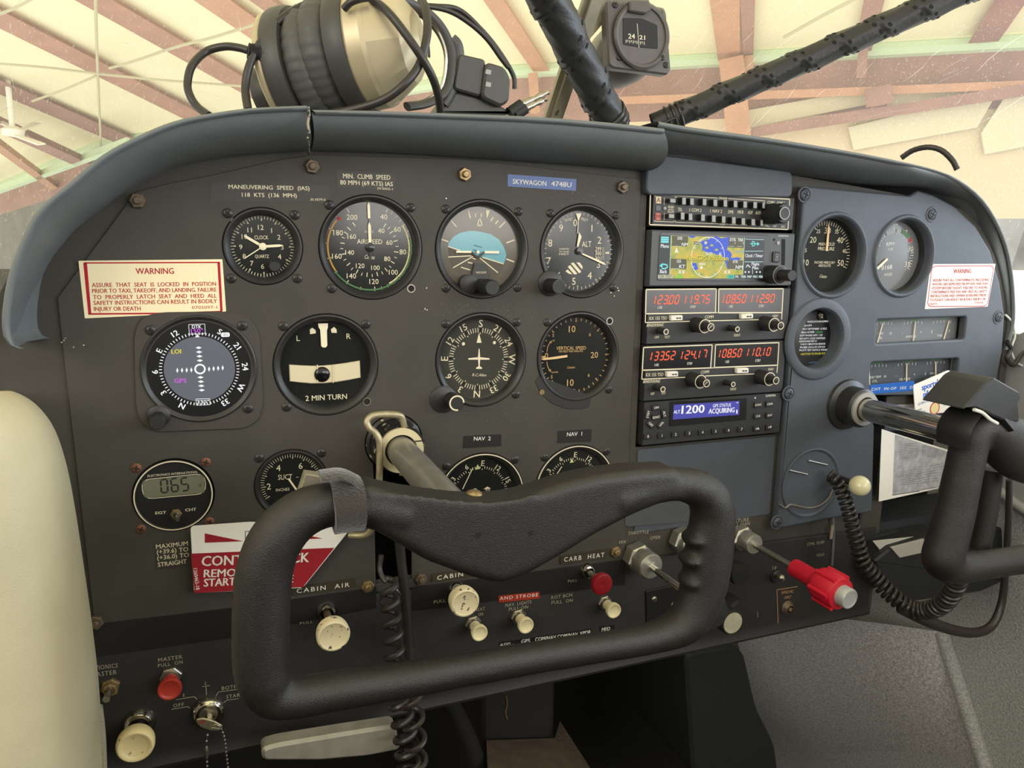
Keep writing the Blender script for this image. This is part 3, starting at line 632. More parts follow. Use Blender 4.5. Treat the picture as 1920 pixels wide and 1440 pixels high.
for k in range(4):
    for q in ((1090+k*3-0, 728+32*k), (1104+k*3, 950+32*k)):
        x, y = q; fillp(b, [ZH(x-24, y), ZH(x, y-10), ZH(x+24, y), ZH(x, y+10)], d)
    for q in ((930+35*k, 898-k), (1168+34*k, 888-3*k)):
        x, y = q; fillp(b, [ZH(x-9, y), ZH(x, y-20), ZH(x+9, y), ZH(x, y+20)], d)
p = uv(*ZH(1100, 888), d); b.arc(*p, 2.7, 3.9, 0, 360, d)
pl(b, [ZH(*q) for q in ((1015, 554), (1136, 550), (1139, 622), (1020, 627))], .35, d, True); pl(b, [ZH(*q) for q in ((1070, 1112), (1172, 1110), (1175, 1155), (1072, 1158))], .35, d, True)
tl(b, 'DTK', ZH(1040, 572), ZH(1110, 570), 6.5, d, bold=.08); tl(b, '330°', ZH(1078, 1136), ZH(1168, 1134), 7, d, bold=.06); fillp(b, [ZH(*q) for q in ((1062, 650), (1098, 648), (1080, 626))], d)
b.plate(rrect(*uv(*ZH(1258, 648), d), *uv(*ZH(1322, 613), d), 1.2), d-.05, d); b.m(SCG); tl(b, 'HDG', ZH(1272, 631), ZH(1310, 630), 4.5, d+.05)
b.m(SCY); tl(b, 'LOI', ZH(886, 757), ZH(957, 755), 8, d, bold=.12); b.m(SCM); tl(b, '150°', ZH(1032, 603), ZH(1124, 600), 8, d, bold=.08); tl(b, 'GPS', ZH(906, 975), ZH(998, 974), 8, d, bold=.12); b.obj('screen', t)
for x, y in ((728, 598), (1418, 565), (1460, 1187)): p = uv(*ZH(x, y), 5); share('screw', SCR, t, (*p, 3.6), random.uniform(0, 80))
b = MB(); b.m(BEZ); p = uv(*ZH(790, 1240), 5); b.lathe([(8, 3.2), (8, 5), (6.8, 6), (0, 6)], *p, seg=32); b.obj('knob_collar', t)
p = uv(*ZH(778, 1290), 18); knob(t, ZH(778, 1290), 18, 5.6, 5, name='selector_knob')
# exhaust temperature gauge
t, c, d = gauge('temperature_gauge', 'small round digital temperature gauge reading 065 with rusty screws', 'egt', 27.3, dd=1.2, glass=False, sm=SCR_RUST, sp=23.6, dial=mat('gauge_black', (26, 26, 27), .45),
    prof=[(27.3, 0), (27.3, 3.0), (26.7, 3.4), (26.2, 3.0), (25.6, 1.6)], rin=1.6)
b = MB(); b.m(INK); b.arc(*c, 26.2, 27.1, 0, 360, 3.45, 72); b.obj('white_ring', t)
b = MB(); b.m(INK); d = 1.4
pl(b, roundpoly([ZE(*q) for q in ((300, 285), (725, 240), (735, 375), (318, 412))], 28), .5, d, True)
tl(b, 'ELECTRONICS INTERNATIONAL', ZE(342, 258), ZE(678, 230), 4, d, it=.25); tl(b, 'EGT', ZE(396, 505), ZE(468, 500), 5, d, bold=.1); tl(b, 'CHT', ZE(595, 485), ZE(668, 479), 5, d, bold=.1); b.obj('lettering', t)
b = MB(); b.m(mat('lcd_green', (116, 118, 98), .35)); b.plate(roundpoly([uv(*ZE(*q), 1.4) for q in ((306, 290), (718, 248), (727, 370), (322, 405))], 2.5), .9, 1.5)
b.m(mat('lcd_digit', (38, 40, 34), .5))
def seg7(b, ch, u, v, w, h, th, d, it=.12, rot=0):
    S = {'0': 'abcdef', '1': 'bc', '2': 'abged', '3': 'abgcd', '4': 'fgbc', '5': 'afgcd', '6': 'afgecd', '7': 'abc', '8': 'abcdefg', '9': 'abcdfg'}[ch]
    L = {'a': ((0, 1), (1, 1)), 'b': ((1, 1), (1, .5)), 'c': ((1, .5), (1, 0)), 'd': ((0, 0), (1, 0)), 'e': ((0, .5), (0, 0)), 'f': ((0, 1), (0, .5)), 'g': ((0, .5), (1, .5))}
    cs, sn = cos(radians(rot)), sin(radians(rot))
    for s in S:
        (x0, y0), (x1, y1) = L[s]; e = .08
        x0, x1 = x0*w+(e*w if x0 != x1 else 0), x1*w-(e*w if x0 != x1 else 0); dy = e*h*.6 if y0 != y1 else 0
        y0, y1 = y0*h-(dy if y0 > y1 else 0), y1*h+(dy if y1 < y0 else 0)
        X0, Y0, X1, Y1 = x0-w/2+it*(y0-h/2), y0-h/2, x1-w/2+it*(y1-h/2), y1-h/2
        b.line(u+X0*cs-Y0*sn, v+X0*sn+Y0*cs, u+X1*cs-Y1*sn, v+X1*sn+Y1*cs, th, d)
for ch, (x, y) in zip('065', ((455, 325), (524, 318), (592, 313))): p = uv(*ZE(x, y), 1.6); seg7(b, ch, *p, 4.4, 10, 1.2, 1.62, .06, 4)
p = uv(*ZE(692, 322), 1.6); b.text('°F', *p, 2.4, 1.62, 4); b.obj('lcd', t)
b = MB(); p = uv(*ZE(533, 515), 3); b.m(BRASS); b.plate(circ(*p, 4.2, 6), 1.2, 3.2, .5); b.m(STEEL); b.lathe([(2.6, 3), (2.6, 5), (1.5, 5), (1.3, 3.2), (0, 3.2)], *p, seg=20); b.tube([(p[0], p[1], 3), (p[0]+1.4, p[1]-1.2, 12)], [1.0, 1.5], 10); b.obj('toggle_switch', t)
# suction
t, c, d = gauge('suction_gauge', 'small round suction gauge half hidden behind the control wheel corner', 'suction', 28, rin=4, sp=23.5, screws=((-1, 1), (1, 1)), dd=-3)
b = MB(); b.m(INK); b.ticks(*c, 20.6, 23.4, .4, d, [-120+5*i for i in range(49)]); b.ticks(*c, 19.4, 23.4, .7, d, [-120+25*i for i in range(10)])
for s, q in (('2', (1152, 328)), ('4', (1216, 205)), ('6', (1364, 190))): tc(b, s, ZE(*q), 11, d)
tl(b, 'SUCT', ZE(1214, 267), ZE(1308, 262), 9.5, d); pl(b, [ZE(1335, 266), ZE(1350, 265)], .4, d); tl(b, 'INCHES', ZE(1200, 352), ZE(1290, 345), 5, d); b.obj('dial_markings', t)
needle(t, c, 150, -4, 16, 1.4, d+.8)
# nav heads
for nm, key, lab, top, sc, q0, q1 in (('nav_indicator', 'nav2', 'round course indicator under the NAV 2 label, nearer the control shaft', 83, ((-1, 1), (1, 1)), (278, 1285), (348, 1140)), ('nav_indicator', 'nav1', 'round course and glideslope indicator under the NAV 1 label', 85, ((-1, 1), (1, 1)), (848, 1285), (947, 1133))):
    t, c, d = gauge(nm, lab, key, screws=sc, rin=6, dd=-4, prof=[(40, -3), (40, 2.4), (39.4, 3.0), (38.6, 2.6), (36, .5), (34, -4)])
    b = MB(); b.m(INK); b.arc(*c, 38.7, 39.6, 0, 360, 3.15, 72); b.obj('white_ring', t)
    compass_card(t, c, d, top, 29.4, 4.4, 24.6, 26.8, 5, .5)
    b = MB(); b.m(INK); a, e = uv(*ZD(*q0), d), uv(*ZD(*q1), d); b.line(*a, *e, .8, d+.3)
    if key == 'nav1':
        pl(b, [ZD(870, 1253), ZD(970, 1250)], .9, d+.25)
        for y in (1178, 1208): b.lathe([(.8, d+.2), (0, d+.2)], *uv(*ZD(984, y), d), seg=12, cap=False)
        b.arc(*uv(*ZD(982, 1245), d), 1.6, 2.1, 0, 360, d+.2, 20); tl(b, 'GS', ZD(1010, 1219), ZD(1036, 1217), 5, d+.2)
        b.m(mat('flag_red', (214, 96, 80), .6)); pl(b, [ZD(1040, 1214), ZD(1092, 1210)], 1.6, d+.2)
    else:
        b.arc(*uv(*ZD(361, 1298), d), 1.9, 2.4, 0, 360, d+.2, 20); tl(b, 'T0', ZD(430, 1298), ZD(462, 1295), 5.5, d+.2); fillp(b, [ZD(420, 1286), ZD(446, 1268), ZD(470, 1282)], d+.2)
    b.m(mat('index_yellow', (200, 204, 140), .6)); q = ((362, 1155), (380, 1118), (398, 1148)) if key == 'nav2' else ((1002, 1108), (1015, 1080), (1029, 1105)); fillp(b, [ZD(*x) for x in q], d+.2); b.obj('dial_markings', t)
# manifold pressure and tachometer, set back in the engine plate
t, c, d = gauge('manifold_pressure_gauge', 'round manifold pressure gauge with tan needle pointing at 30, right of the radios', 'mp', 38, c=mp, dd=-4, rin=2, screws=(), prof=[(38, -6), (38, 2), (36.4, 2), (36, -4)])
b = MB(); b.m(INK)
for s, q, h in (('30', (348, 350), 11), ('25', (282, 355), 7), ('20', (245, 415), 11), ('15', (188, 490), 7), ('10', (195, 577), 11), ('35', (413, 358), 7), ('40', (437, 418), 11), ('45', (467, 495), 7), ('50', (440, 580), 11)): tc(b, s, ZR(*q), h, d)
b.ticks(*c, 30, 33.6, .5, d, [-112+5.6*i for i in range(41)]); b.ticks(*c, 28.6, 33.6, .9, d, [-112+28*i for i in range(9)])
tl(b, 'MANIFOLD', ZR(285, 446), ZR(397, 446), 6, d); tl(b, 'PRESSURE', ZR(280, 478), ZR(395, 480), 6, d); tl(b, 'INCHES MERCURY', ZR(255, 575), ZR(400, 578), 4.4, d); tl(b, 'ABSOLUTE', ZR(282, 598), ZR(370, 600), 4.4, d); tl(b, 'Cessna', ZR(290, 672), ZR(340, 676), 6, d, it=.3); b.obj('dial_markings', t)
b = MB(); b.m(mat('needle_tan', (226, 190, 138))); b.plate([uv(*ZR(*q), d+1.5) for q in ((335, 495), (349, 495), (362, 330), (356, 300), (350, 330))], d+1, d+1.6); b.obj('needle', t)
t, c, d = gauge('tachometer', 'round engine tachometer with green and red arcs, right of the manifold pressure gauge', 'rpm', 38, c=rpm, dd=-4, rin=2, screws=(), dial=mat('dial_tach_reflection', (104, 105, 107), .14, spec=.5), prof=[(38, -6), (38, 2), (36.4, 2), (36, -4)])  # dial grey lightened to carry the side window's reflection
b = MB(); b.m(INKW)
for s, q in (('15', (735, 345)), ('20', (828, 320)), ('25', (898, 365)), ('30', (938, 480)), ('35', (915, 590))): tc(b, s, ZR(*q), 10, d)
b.ticks(*c, 24, 28.5, .7, d, [-125+6.25*i for i in range(41)]); b.ticks(*c, 23, 28.5, 1, d, [-125+31.25*i for i in range(9)])
tl(b, 'RPM', ZR(765, 447), ZR(820, 444), 7, d); tl(b, 'X100', ZR(775, 483), ZR(812, 482), 5, d); tl(b, '0168', ZR(730, 615), ZR(806, 607), 8, d); tl(b, 'HOURS', ZR(750, 664), ZR(806, 660), 5, d)
b.m(mat('arc_74_120', (74, 150, 92), .7)); b.arc(*c, 25, 29, 16, 44, d+.1); b.m(mat('arc_176_40', (176, 40, 50), .7)); b.arc(*c, 25, 29, 46, 56, d+.1); b.obj('dial_markings', t)
b = MB(); b.m(NEEDLE); b.plate([uv(*ZR(*q), d+1.5) for q in ((770, 545), (778, 556), (712, 620), (695, 626), (702, 608))], d+1, d+1.6); b.obj('needle', t)
# round engine monitor
t = thing('engine_monitor', 'round digital engine monitor showing lines of start up text', 'display', (mon[0], mon[1], 0)); c = mon
b = MB(); b.m(BEZ); b.lathe([(31, -13), (31, -6), (30, -5.5), (0, -5.5)], *c, seg=56); b.obj('face', t)
d = -5
b = MB(); b.m(SCB); b.plate(roundpoly([uv(*ZR(*q), d) for q in ((205, 990), (378, 1000), (360, 1255), (150, 1245))], 3), -5.6, d); b.m(SCW); d += .1
L = [('ENGINE DATA MANAGEMENT', 205, 355, 998), ('24:04', 182, 235, 1026), ('MAY SEPTEMBER  8 2022', 170, 342, 1050), ('SERIAL NUMBER', 160, 255, 1074), ('SOFTWARE REV 1.20', 150, 310, 1096), ('SECURITY CODE TEMP0224', 148, 330, 1118), ('HARDWARE REV D', 146, 270, 1138), ('CHECK VIBRATION SENSOR', 155, 332, 1158), ('PROBES ON D,471,270 KO', 152, 330, 1180), ('PILOTS TEST DATA # 100,068.0', 148, 358, 1200)]
for s, x0, x1, y in L: tl(b, s, ZR(x0, y), ZR(x1, y-4), 3.2, d)
b.m(SCY); tl(b, '5 BUTTON TO PAUSE SCREEN', ZR(155, 1228), ZR(355, 1221), 3.4, d); b.m(mat('screen_green', (70, 190, 90), emit=.8)); tl(b, '15024', ZR(265, 1072), ZR(310, 1070), 3.4, d)
b.obj('screen', t)
b = MB(); b.m(SCREW)
p = uv(*ZR(303, 955), -4); b.lathe([(4.6, -6), (4.4, -3.6), (3.6, -3), (0, -3)], *p, seg=24); b.m(INK); b.text('2', *p, 4, -2.9, bold=.1); b.obj('button', t)
b = MB(); b.m(SCREW); p = uv(*ZR(266, 1335), -4); b.lathe([(4.6, -6), (4.4, -3.6), (3.6, -3), (0, -3)], *p, seg=24); b.m(INK); b.text('/', *p, 4, -2.9, bold=.1); b.obj('button', t)
b = MB(); b.m(mat('screen_blue', (60, 90, 140), emit=.5)); pl(b, [ZR(215, 1290), ZR(335, 1276)], 1.2, -4.9); b.obj('status_bar', t)
# three-in-one strips
for nm, lab, box, rows in (('gauge_cluster', 'upper strip of three small gauges under the tachometer', c1, 0), ('gauge_cluster', 'lower strip of three small gauges above the blue label tape', c2, 1)):
    m0 = [sum(q[i] for q in box)/4 for i in (0, 1)]; t = thing(nm, lab, 'gauge', (*m0, 0)); d = -3
    x0, x1 = min(q[0] for q in box), max(q[0] for q in box); y0, y1 = min(q[1] for q in box), max(q[1] for q in box)
    b = MB(); b.m(mat('dial_cluster', (104, 106, 108), .55) if not rows else mat('dial_cluster_dark', (64, 68, 72), .55)); b.box(x0-2, y0-2, -8, x1+2, y1+2, d-.2); b.obj('dial_face', t)
    b = MB(); b.m(GLASS); b.poly([(x0+.5, y0+.5), (x1-.5, y0+.5), (x1-.5, y1-.5), (x0+.5, y1-.5)], 3); b.obj('glass', t)
    b = MB(); b.m(INKW); w = (x1-x0)/3
    for k, (s, e) in enumerate(((('OIL', 'TEMP'), ('AMPERES', ''), ('FUEL', ''))[i] if not rows else (('CYL', 'HEAD TEMP'), ('OIL PRESS', ''), ('FUEL', 'RIGHT'))[i] for i in range(3))):
        cu = x0+w*(k+.5); b.text(s, cu-1, y0+4.5, 2.6, d); b.text(e, cu-2, y0+9, 2.4, d) if e else None
        for j in range(6): b.line(cu-13+j*5.2, y1-4.2-abs(j-2.5)*.4, cu-13+j*5.2, y1-7-abs(j-2.5)*.4, .6, d)
        b.text(('L', '-', 'E')[k], cu-14, y0+9, 3, d); b.text(('H', '+', 'F')[k], cu+13, y0+9, 3, d)
        b.m(mat('arc_74_120', (74, 150, 92))); b.line(cu-8, y1-3, cu+8, y1-3, 1.3, d); b.m(INKW)
    b.obj('dial_markings', t)
    for k, (dx0, dx1) in enumerate(((-6, -1), (2, 2), (4, 9)) if not rows else ((-9, -13), (1, -2), (2, -2))):
        cu = x0+w*(k+.5); b = MB(); b.m(NEEDLE); b.tube([(cu+dx0, y0-1, d+1), (cu+dx1, y1-5, d+1)], .7, 6); b.obj('needle', t)
# ---------------------------------------------------------------- radio stack
ZG, ZK = zc(1190, 280, 5.5375), zc(1190, 520, 4.5)
BTN = mat('button_grey', (150, 152, 148), .5); RADIO = mat('radio_face', (44, 44, 45), .5, spec=.45); RADIOG = mat('radio_grey', (74, 76, 78), .5)
LED = mat('led_red', (255, 84, 40), emit=1.6); LEDG = mat('led_glass', (70, 68, 70), .25); LEDK = mat('led_glass_dark', (24, 23, 26), .25)
def quadbox(b, qs, d0, d1, ch=.4, r=0):
    p = [uv(x, y, d1) for x, y in qs]; b.plate(roundpoly(p, r) if r else p, d0, d1, ch); return b
# audio panel
t = thing('audio_panel', 'audio selector panel with two rows of grey buttons, topmost of the radio stack', 'radio', (236, 130, 0)); F = 6
b = MB(); b.m(RADIO); b.box(158, 114.3, -8, 314.6, 145, F, .8); b.obj('face_plate', t)
b = MB(); b.m(INK); d = F+.12
pl(b, [ZG(*q) for q in ((165, 435), (1610, 518), (1592, 832), (155, 782))], 1.0, d, True); pl(b, [ZG(*q) for q in ((212, 492), (212, 470), (298, 473))], .5, d); pl(b, [ZG(*q) for q in ((340, 475), (420, 480), (420, 505))], .5, d)
pl(b, [ZG(*q) for q in ((432, 505), (433, 482), (865, 506))], .5, d); pl(b, [ZG(*q) for q in ((970, 511), (1350, 535), (1348, 552))], .5, d); pl(b, [ZG(*q) for q in ((425, 740), (423, 757), (870, 773))], .5, d); pl(b, [ZG(*q) for q in ((945, 776), (1335, 792), (1335, 775))], .5, d); pl(b, [ZG(*q) for q in ((205, 735), (205, 746), (410, 755), (410, 735))], .5, d)
for s, q0, q1, h in (('MKR', (300, 472), (338, 474), 3), ('SPEAKER', (875, 505), (960, 510), 3.6), ('PHONE', (878, 776), (938, 778), 3.4), ('TEL', (448, 622), (495, 626), 6), ('1 COM 2', (570, 628), (693, 634), 6), ('1 NAV 2', (785, 637), (907, 643), 6), ('DME', (972, 648), (1025, 651), 6), ('MKR', (1070, 650), (1130, 653), 6), ('ADF', (1175, 655), (1225, 657), 6), ('AUTO', (1255, 658), (1323, 661), 6), ('COM1', (1378, 550), (1450, 553), 5.4), ('COM 2', (1478, 555), (1555, 559), 5.4), ('TEL', (1355, 596), (1395, 598), 4.6), ('EXT', (1520, 600), (1562, 602), 4), ('OFF', (1343, 640), (1383, 642), 4.6), ('MIC', (1352, 790), (1398, 793), 4.6), ('INT', (1440, 797), (1475, 799), 3.6), ('SEC', (1520, 802), (1562, 804), 3.8), ('HI', (358, 593), (395, 596), 4.5), ('LO', (358, 645), (395, 648), 4.5)): tl(b, s, ZG(*q0), ZG(*q1), h, d, bold=.06)
for yy in (500, 660): pl(b, [ZG(308, yy), ZG(306, yy+75)], .5, d)
pl(b, [ZG(*q) for q in ((347, 585), (352, 606), (402, 610), (408, 588))], .4, d); pl(b, [ZG(*q) for q in ((347, 658), (352, 622), (402, 626), (405, 665))], .4, d); b.obj('lettering', t)
for nm, q, col, ch in (('annunciator', ((222, 487), (276, 490), (276, 565), (222, 562)), (206, 190, 150), 'A'), ('annunciator', ((218, 660), (272, 664), (270, 738), (216, 734)), (196, 92, 78), 'M')):
    b = MB(); b.m(mat('lens_%s' % ch, col, .4)); quadbox(b, [ZG(*x) for x in q], F-1, F+.8, .2); b.m(mat('lens_ink', (120, 60, 40))); tc(b, ch, ZG(sum(x[0] for x in q)/4, sum(x[1] for x in q)/4), 9, F+.9, bold=.1); b.obj(nm, t)
b = MB(); b.m(mat('lens_dim', (66, 72, 84), .4)); quadbox(b, [ZG(*x) for x in ((222, 580), (272, 582), (270, 640), (220, 637))], F-1, F+.6, .2); b.obj('annunciator', t)
b = MB(); b.m(BTN); b.lathe([(1.6, F), (1.5, F+1), (0, F+1.2)], *uv(*ZG(310, 612), F), seg=16); b.obj('photo_cell', t)
bx = [(392, 425, 512, 552), (495, 532, 500, 572), (578, 614, 508, 576), (708, 745, 512, 580), (820, 857, 520, 588), (925, 960, 526, 594), (1030, 1066, 532, 600), (1130, 1166, 540, 605), (1234, 1270, 546, 610), (1328, 1352, 552, 612)]
for i, (x0, x1, y0, y1) in enumerate(bx):
    for row in (0, 1):
        ox, oy = (0, 0) if not row else (-14-i*.7, 152+i*3.2 if i else 160)
        b = MB(); b.m(KNOB); top = F+6.5; q = [uv(*ZG(*p), top) for p in ((x0+ox-(22 if i == 0 else 0), y0+oy), (x1+ox, y0+oy+2), (x1+ox, y1+oy+2), (x0+ox-(22 if i == 0 else 0), y1+oy))]
        b.plate(q, F-1, top-.3); b.m(BTN); b.plate(q, top-.3, top+.05, .1); b.obj('button', t)
o = knob(t, ZG(1556, 664), F+21, 9.2, F, flute=0, name='selector_knob', r0=9.8)
p = uv(*ZG(1556, 664), F+25); b = MB(); b.m(KNOB); b.lathe([(6, F+20), (5.8, F+25), (0, F+25)], *p, seg=28); b.m(BTN); b.lathe([(5.8, F+24.8), (5.8, F+25.3), (4.9, F+25.3), (4.9, F+25)], *p, seg=28, cap=False); b.obj('knob_top', o)
# navigator with map
t = thing('map_navigator', 'lit touch screen navigator showing a map and No GPS Position', 'display', (238, 86, 0)); F = 7
b = MB(); b.m(RADIOG); b.box(157.4, 61.2, -8, 317.6, 111.4, F, 1.2)
quadbox(b, [ZG(*q) for q in ((1370, 1370), (1600, 1370), (1590, 1415), (1370, 1412))], 2, F+1, .5, 1); b.obj('bezel', t)
b = MB(); b.m(mat('gps_border', (26, 26, 28), .3)); quadbox(b, [ZG(*q) for q in ((268, 858), (1405, 895), (1385, 1372), (235, 1362))], F-1, F+.5, .3, 2); b.obj('screen_border', t)
SB = [(262, 890), (1352, 925), (1332, 1340), (240, 1340)]
def scr(s, y): # fraction across screen to zoom coords
    (ax, ay), (bx_, by), (cx_, cy_), (dx, dy) = SB
    return (ax*(1-s)*(1-y)+bx_*s*(1-y)+cx_*s*y+dx*(1-s)*y, ay*(1-s)*(1-y)+by*s*(1-y)+cy_*s*y+dy*(1-s)*y)
d = F+.6
mm = bpy.data.materials.new('map_terrain'); mm.use_nodes = True; nt = mm.node_tree; pb = nt.nodes['Principled BSDF']
nz = nt.nodes.new('ShaderNodeTexNoise'); nz.inputs['Scale'].default_value = 130; nz.inputs['Detail'].default_value = 4; rp = nt.nodes.new('ShaderNodeValToRGB'); tcn = nt.nodes.new('ShaderNodeTexCoord')
nt.links.new(tcn.outputs['Object'], nz.inputs['Vector']); nt.links.new(nz.outputs['Fac'], rp.inputs[0]); nt.links.new(rp.outputs[0], pb.inputs['Emission Color']); pb.inputs['Emission Strength'].default_value = .85; pb.inputs['Base Color'].default_value = (.01, .01, .01, 1)
e = rp.color_ramp.elements; e[0].position = .32; e[0].color = (*lin((140, 168, 70)), 1); e[1].position = .66; e[1].color = (*lin((232, 190, 60)), 1); e2 = e.new(.5); e2.color = (*lin((196, 190, 64)), 1)
b = MB(); b.m(mm); fillp(b, [ZG(*q) for q in SB], d-.05)
b.m(mat('map_water', (40, 84, 214), emit=.9))
for w in (((700, 950), (760, 935), (790, 920), (850, 905), (900, 925), (985, 910), (975, 1000), (955, 1040), (990, 1060), (1010, 1090), (1000, 1130), (1060, 1120), (1110, 1130), (1060, 1170), (1020, 1180), (1000, 1230), (960, 1240), (940, 1160), (900, 1090), (850, 1095), (800, 1070), (760, 1080), (720, 1050), (700, 1060), (705, 1000), (680, 965)),
          ((598, 1180), (640, 1180), (662, 1245), (630, 1255), (605, 1230)), ((560, 895), (640, 905), (610, 920), (575, 915))): fillp(b, [ZG(*q) for q in w], d)
b.m(mm)
for q in ((750, 1020), (850, 1042), (800, 995), (740, 965)): fillp(b, [ZG(q[0]+18*cos(a)*(1+.3*sin(3*a)), q[1]+13*sin(a)) for a in [k*pi/5 for k in range(10)]], d+.05)
SDK = mat('screen_panel', (40, 48, 52), emit=.7); SCC = mat('screen_cyan', (120, 232, 232), emit=.9); SLN = mat('screen_line', (176, 216, 210), emit=.9)
b.m(SDK)
for q in (((262, 890), (378, 894), (362, 1340), (240, 1340)), ((1142, 918), (1352, 925), (1332, 1340), (1124, 1340))): fillp(b, [ZG(*x) for x in q], d+.05)
b.m(mat('screen_brown', (96, 92, 56), emit=.7))
for q in (((388, 897), (556, 902), (552, 1010), (385, 1004)), ((375, 1135), (540, 1140), (535, 1245), (372, 1240)), ((978, 915), (1136, 920), (1132, 1024), (975, 1018)), ((968, 1150), (1124, 1152), (1120, 1250), (965, 1246))): fillp(b, [ZG(*x) for x in q], d+.05)
b.m(mat('screen_bar', (206, 206, 170), emit=.8)); fillp(b, [ZG(*q) for q in ((242, 1300), (398, 1300), (392, 1340), (240, 1340))], d+.1)
b.m(mat('screen_teal', (60, 206, 180), emit=.8)); fillp(b, [ZG(*q) for q in ((960, 1302), (1036, 1302), (1034, 1342), (958, 1342))], d+.1)
b.m(mat('screen_bar2', (30, 70, 66), emit=.8)); fillp(b, [ZG(*q) for q in ((1036, 1302), (1332, 1302), (1330, 1342), (1034, 1342))], d+.1)
b.m(SLN)
for q in (((378, 895), (362, 1300)), ((1142, 918), (1124, 1300)), ((1150, 932), (1345, 938)), ((1145, 1058), (1335, 1056)), ((1140, 1168), (1332, 1168))): pl(b, [ZG(*x) for x in q], .6, d+.12)
b.m(SCC); fillp(b, [ZG(*q) for q in ((275, 905), (355, 908), (352, 972), (272, 970))], d+.1); pl(b, [ZG(*q) for q in ((262, 1210), (300, 1192), (335, 1200), (340, 1225), (310, 1240), (282, 1238))], 1.2, d+.12); fillp(b, [ZG(*q) for q in ((255, 1208), (290, 1180), (288, 1232))], d+.12)
pl(b, [ZG(*q) for q in ((1198, 980), (1295, 982))], .7, d+.12); pl(b, [ZG(*q) for q in ((1220, 955), (1220, 1005), (1245, 1000), (1252, 982), (1245, 962))], .8, d+.12, True); fillp(b, [ZG(*q) for q in ((1270, 962), (1298, 982), (1270, 1002))], d+.12)
b.m(SDK); pl(b, [ZG(276, 925), ZG(352, 928)], .3, d+.15); pl(b, [ZG(275, 948), ZG(351, 950)], .3, d+.15); tl(b, 'TER TEST', ZG(248, 1320), ZG(388, 1320), 6, d+.15); tl(b, 'TERR', ZG(975, 1322), ZG(1020, 1322), 4, d+.15)
b.m(SCW); cx, cy = uv(*ZG(760, 1122), d); rr = abs(uv(*ZG(935, 1122), d)[0]-uv(*ZG(585, 1122), d)[0])/2
b.arc(cx, cy, rr-.5, rr, 0, 360, d+.1, 60); b.ticks(cx, cy, rr-2.4, rr-.4, .4, d+.1, [30*i for i in range(12)])
for s, q0, q1, h in (('Menu', (272, 1002), (355, 1004), 7), ('Back', (264, 1266), (335, 1268), 7), ('DIS', (447, 922), (495, 924), 5.5), ('__.__NM', (390, 985), (550, 988), 6), ('GS', (437, 1160), (480, 1161), 5.5), ('___KT', (383, 1215), (523, 1217), 6.5), ('DTK  TRK', (990, 938), (1130, 942), 5.5), ('___°  ___°', (982, 985), (1130, 988), 6), ('XTK', (1018, 1165), (1072, 1166), 5.5), ('___NM', (970, 1222), (1120, 1224), 6.5), ('Clock / Timer', (1148, 1103), (1332, 1104), 6), ('Flight', (1215, 1190), (1295, 1191), 5.5), ('Plan', (1222, 1230), (1285, 1231), 5.5), ('KLCI', (743, 1080), (800, 1082), 5), ('N', (728, 975), (745, 975), 5), ('E', (880, 1085), (900, 1086), 5), ('440M', (668, 1190), (730, 1192), 3.6), ('FPL', (1045, 1322), (1083, 1322), 4.2), ('TERR  MAP  PRO  PRB', (1100, 1322), (1328, 1322), 4.2)): tl(b, s, ZG(*q0), ZG(*q1), h, d+.15, bold=.05)
for x in (480, 515, 952, 988): tc(b, 'X', ZG(x-10, 1274), 6, d+.15, bold=.12)
for x in (1148, 1185, 1265, 1300): b.lathe([(.9, d+.15), (0, d+.15)], *uv(*ZG(x, 1274), d), seg=10, cap=False)
pl(b, [ZG(1225, 1250), ZG(1224, 1295)], .5, d+.15); fillp(b, [ZG(*q) for q in ((435, 1020), (456, 1078), (436, 1064), (415, 1078))], d+.15); pl(b, [ZG(*q) for q in ((1158, 1225), (1172, 1198), (1200, 1225))], .8, d+.15)
b.lathe([(1.3, d+.12), (0, d+.12)], *uv(*ZG(692, 1226), d), seg=12, cap=False)
b.m(SDK); fillp(b, [ZG(*q) for q in ((618, 958), (668, 960), (668, 992), (617, 990))], d+.12); b.m(SCW); tl(b, '5NM', ZG(624, 976), ZG(662, 977), 4, d+.16)
b.m(mat('screen_sky', (60, 160, 236), emit=.9)); tl(b, 'LAKE WI', ZG(1040, 1062), ZG(1138, 1063), 4, d+.16)
b.m(mat('screen_green2', (120, 226, 70), emit=.9)); tl(b, 'ENR', ZG(428, 1320), ZG(500, 1320), 7, d+.16, bold=.1); b.m(SCY); tl(b, 'LOI', ZG(556, 1320), ZG(612, 1320), 7, d+.16, bold=.1)
b.m(mat('screen_outline', (60, 56, 20), emit=.5)); tl(b, 'No GPS Position', ZG(542, 1132), ZG(974, 1136), 9.5, d+.17, bold=.35); b.m(SCY); tl(b, 'No GPS Position', ZG(540, 1127), ZG(972, 1131), 9.5, d+.24, bold=.12); b.obj('screen', t)
b = MB(); b.m(SLOT); quadbox(b, [ZG(*q) for q in ((1525, 930), (1565, 932), (1560, 1205), (1522, 1203))], F-1, F+.15, .05, 1); b.obj('card_slot', t)
b = MB(); b.m(KNOB); quadbox(b, [ZG(*q) for q in ((1440, 1062), (1512, 1064), (1508, 1175), (1432, 1172))], F-1, F+1.6, .5, 1.6); b.m(BTN); tc(b, 'D', ZG(1480, 1100), 6, F+1.75, 90, bold=.1); tc(b, 'O', ZG(1476, 1140), 6, F+1.75, bold=.1); b.obj('button', t)
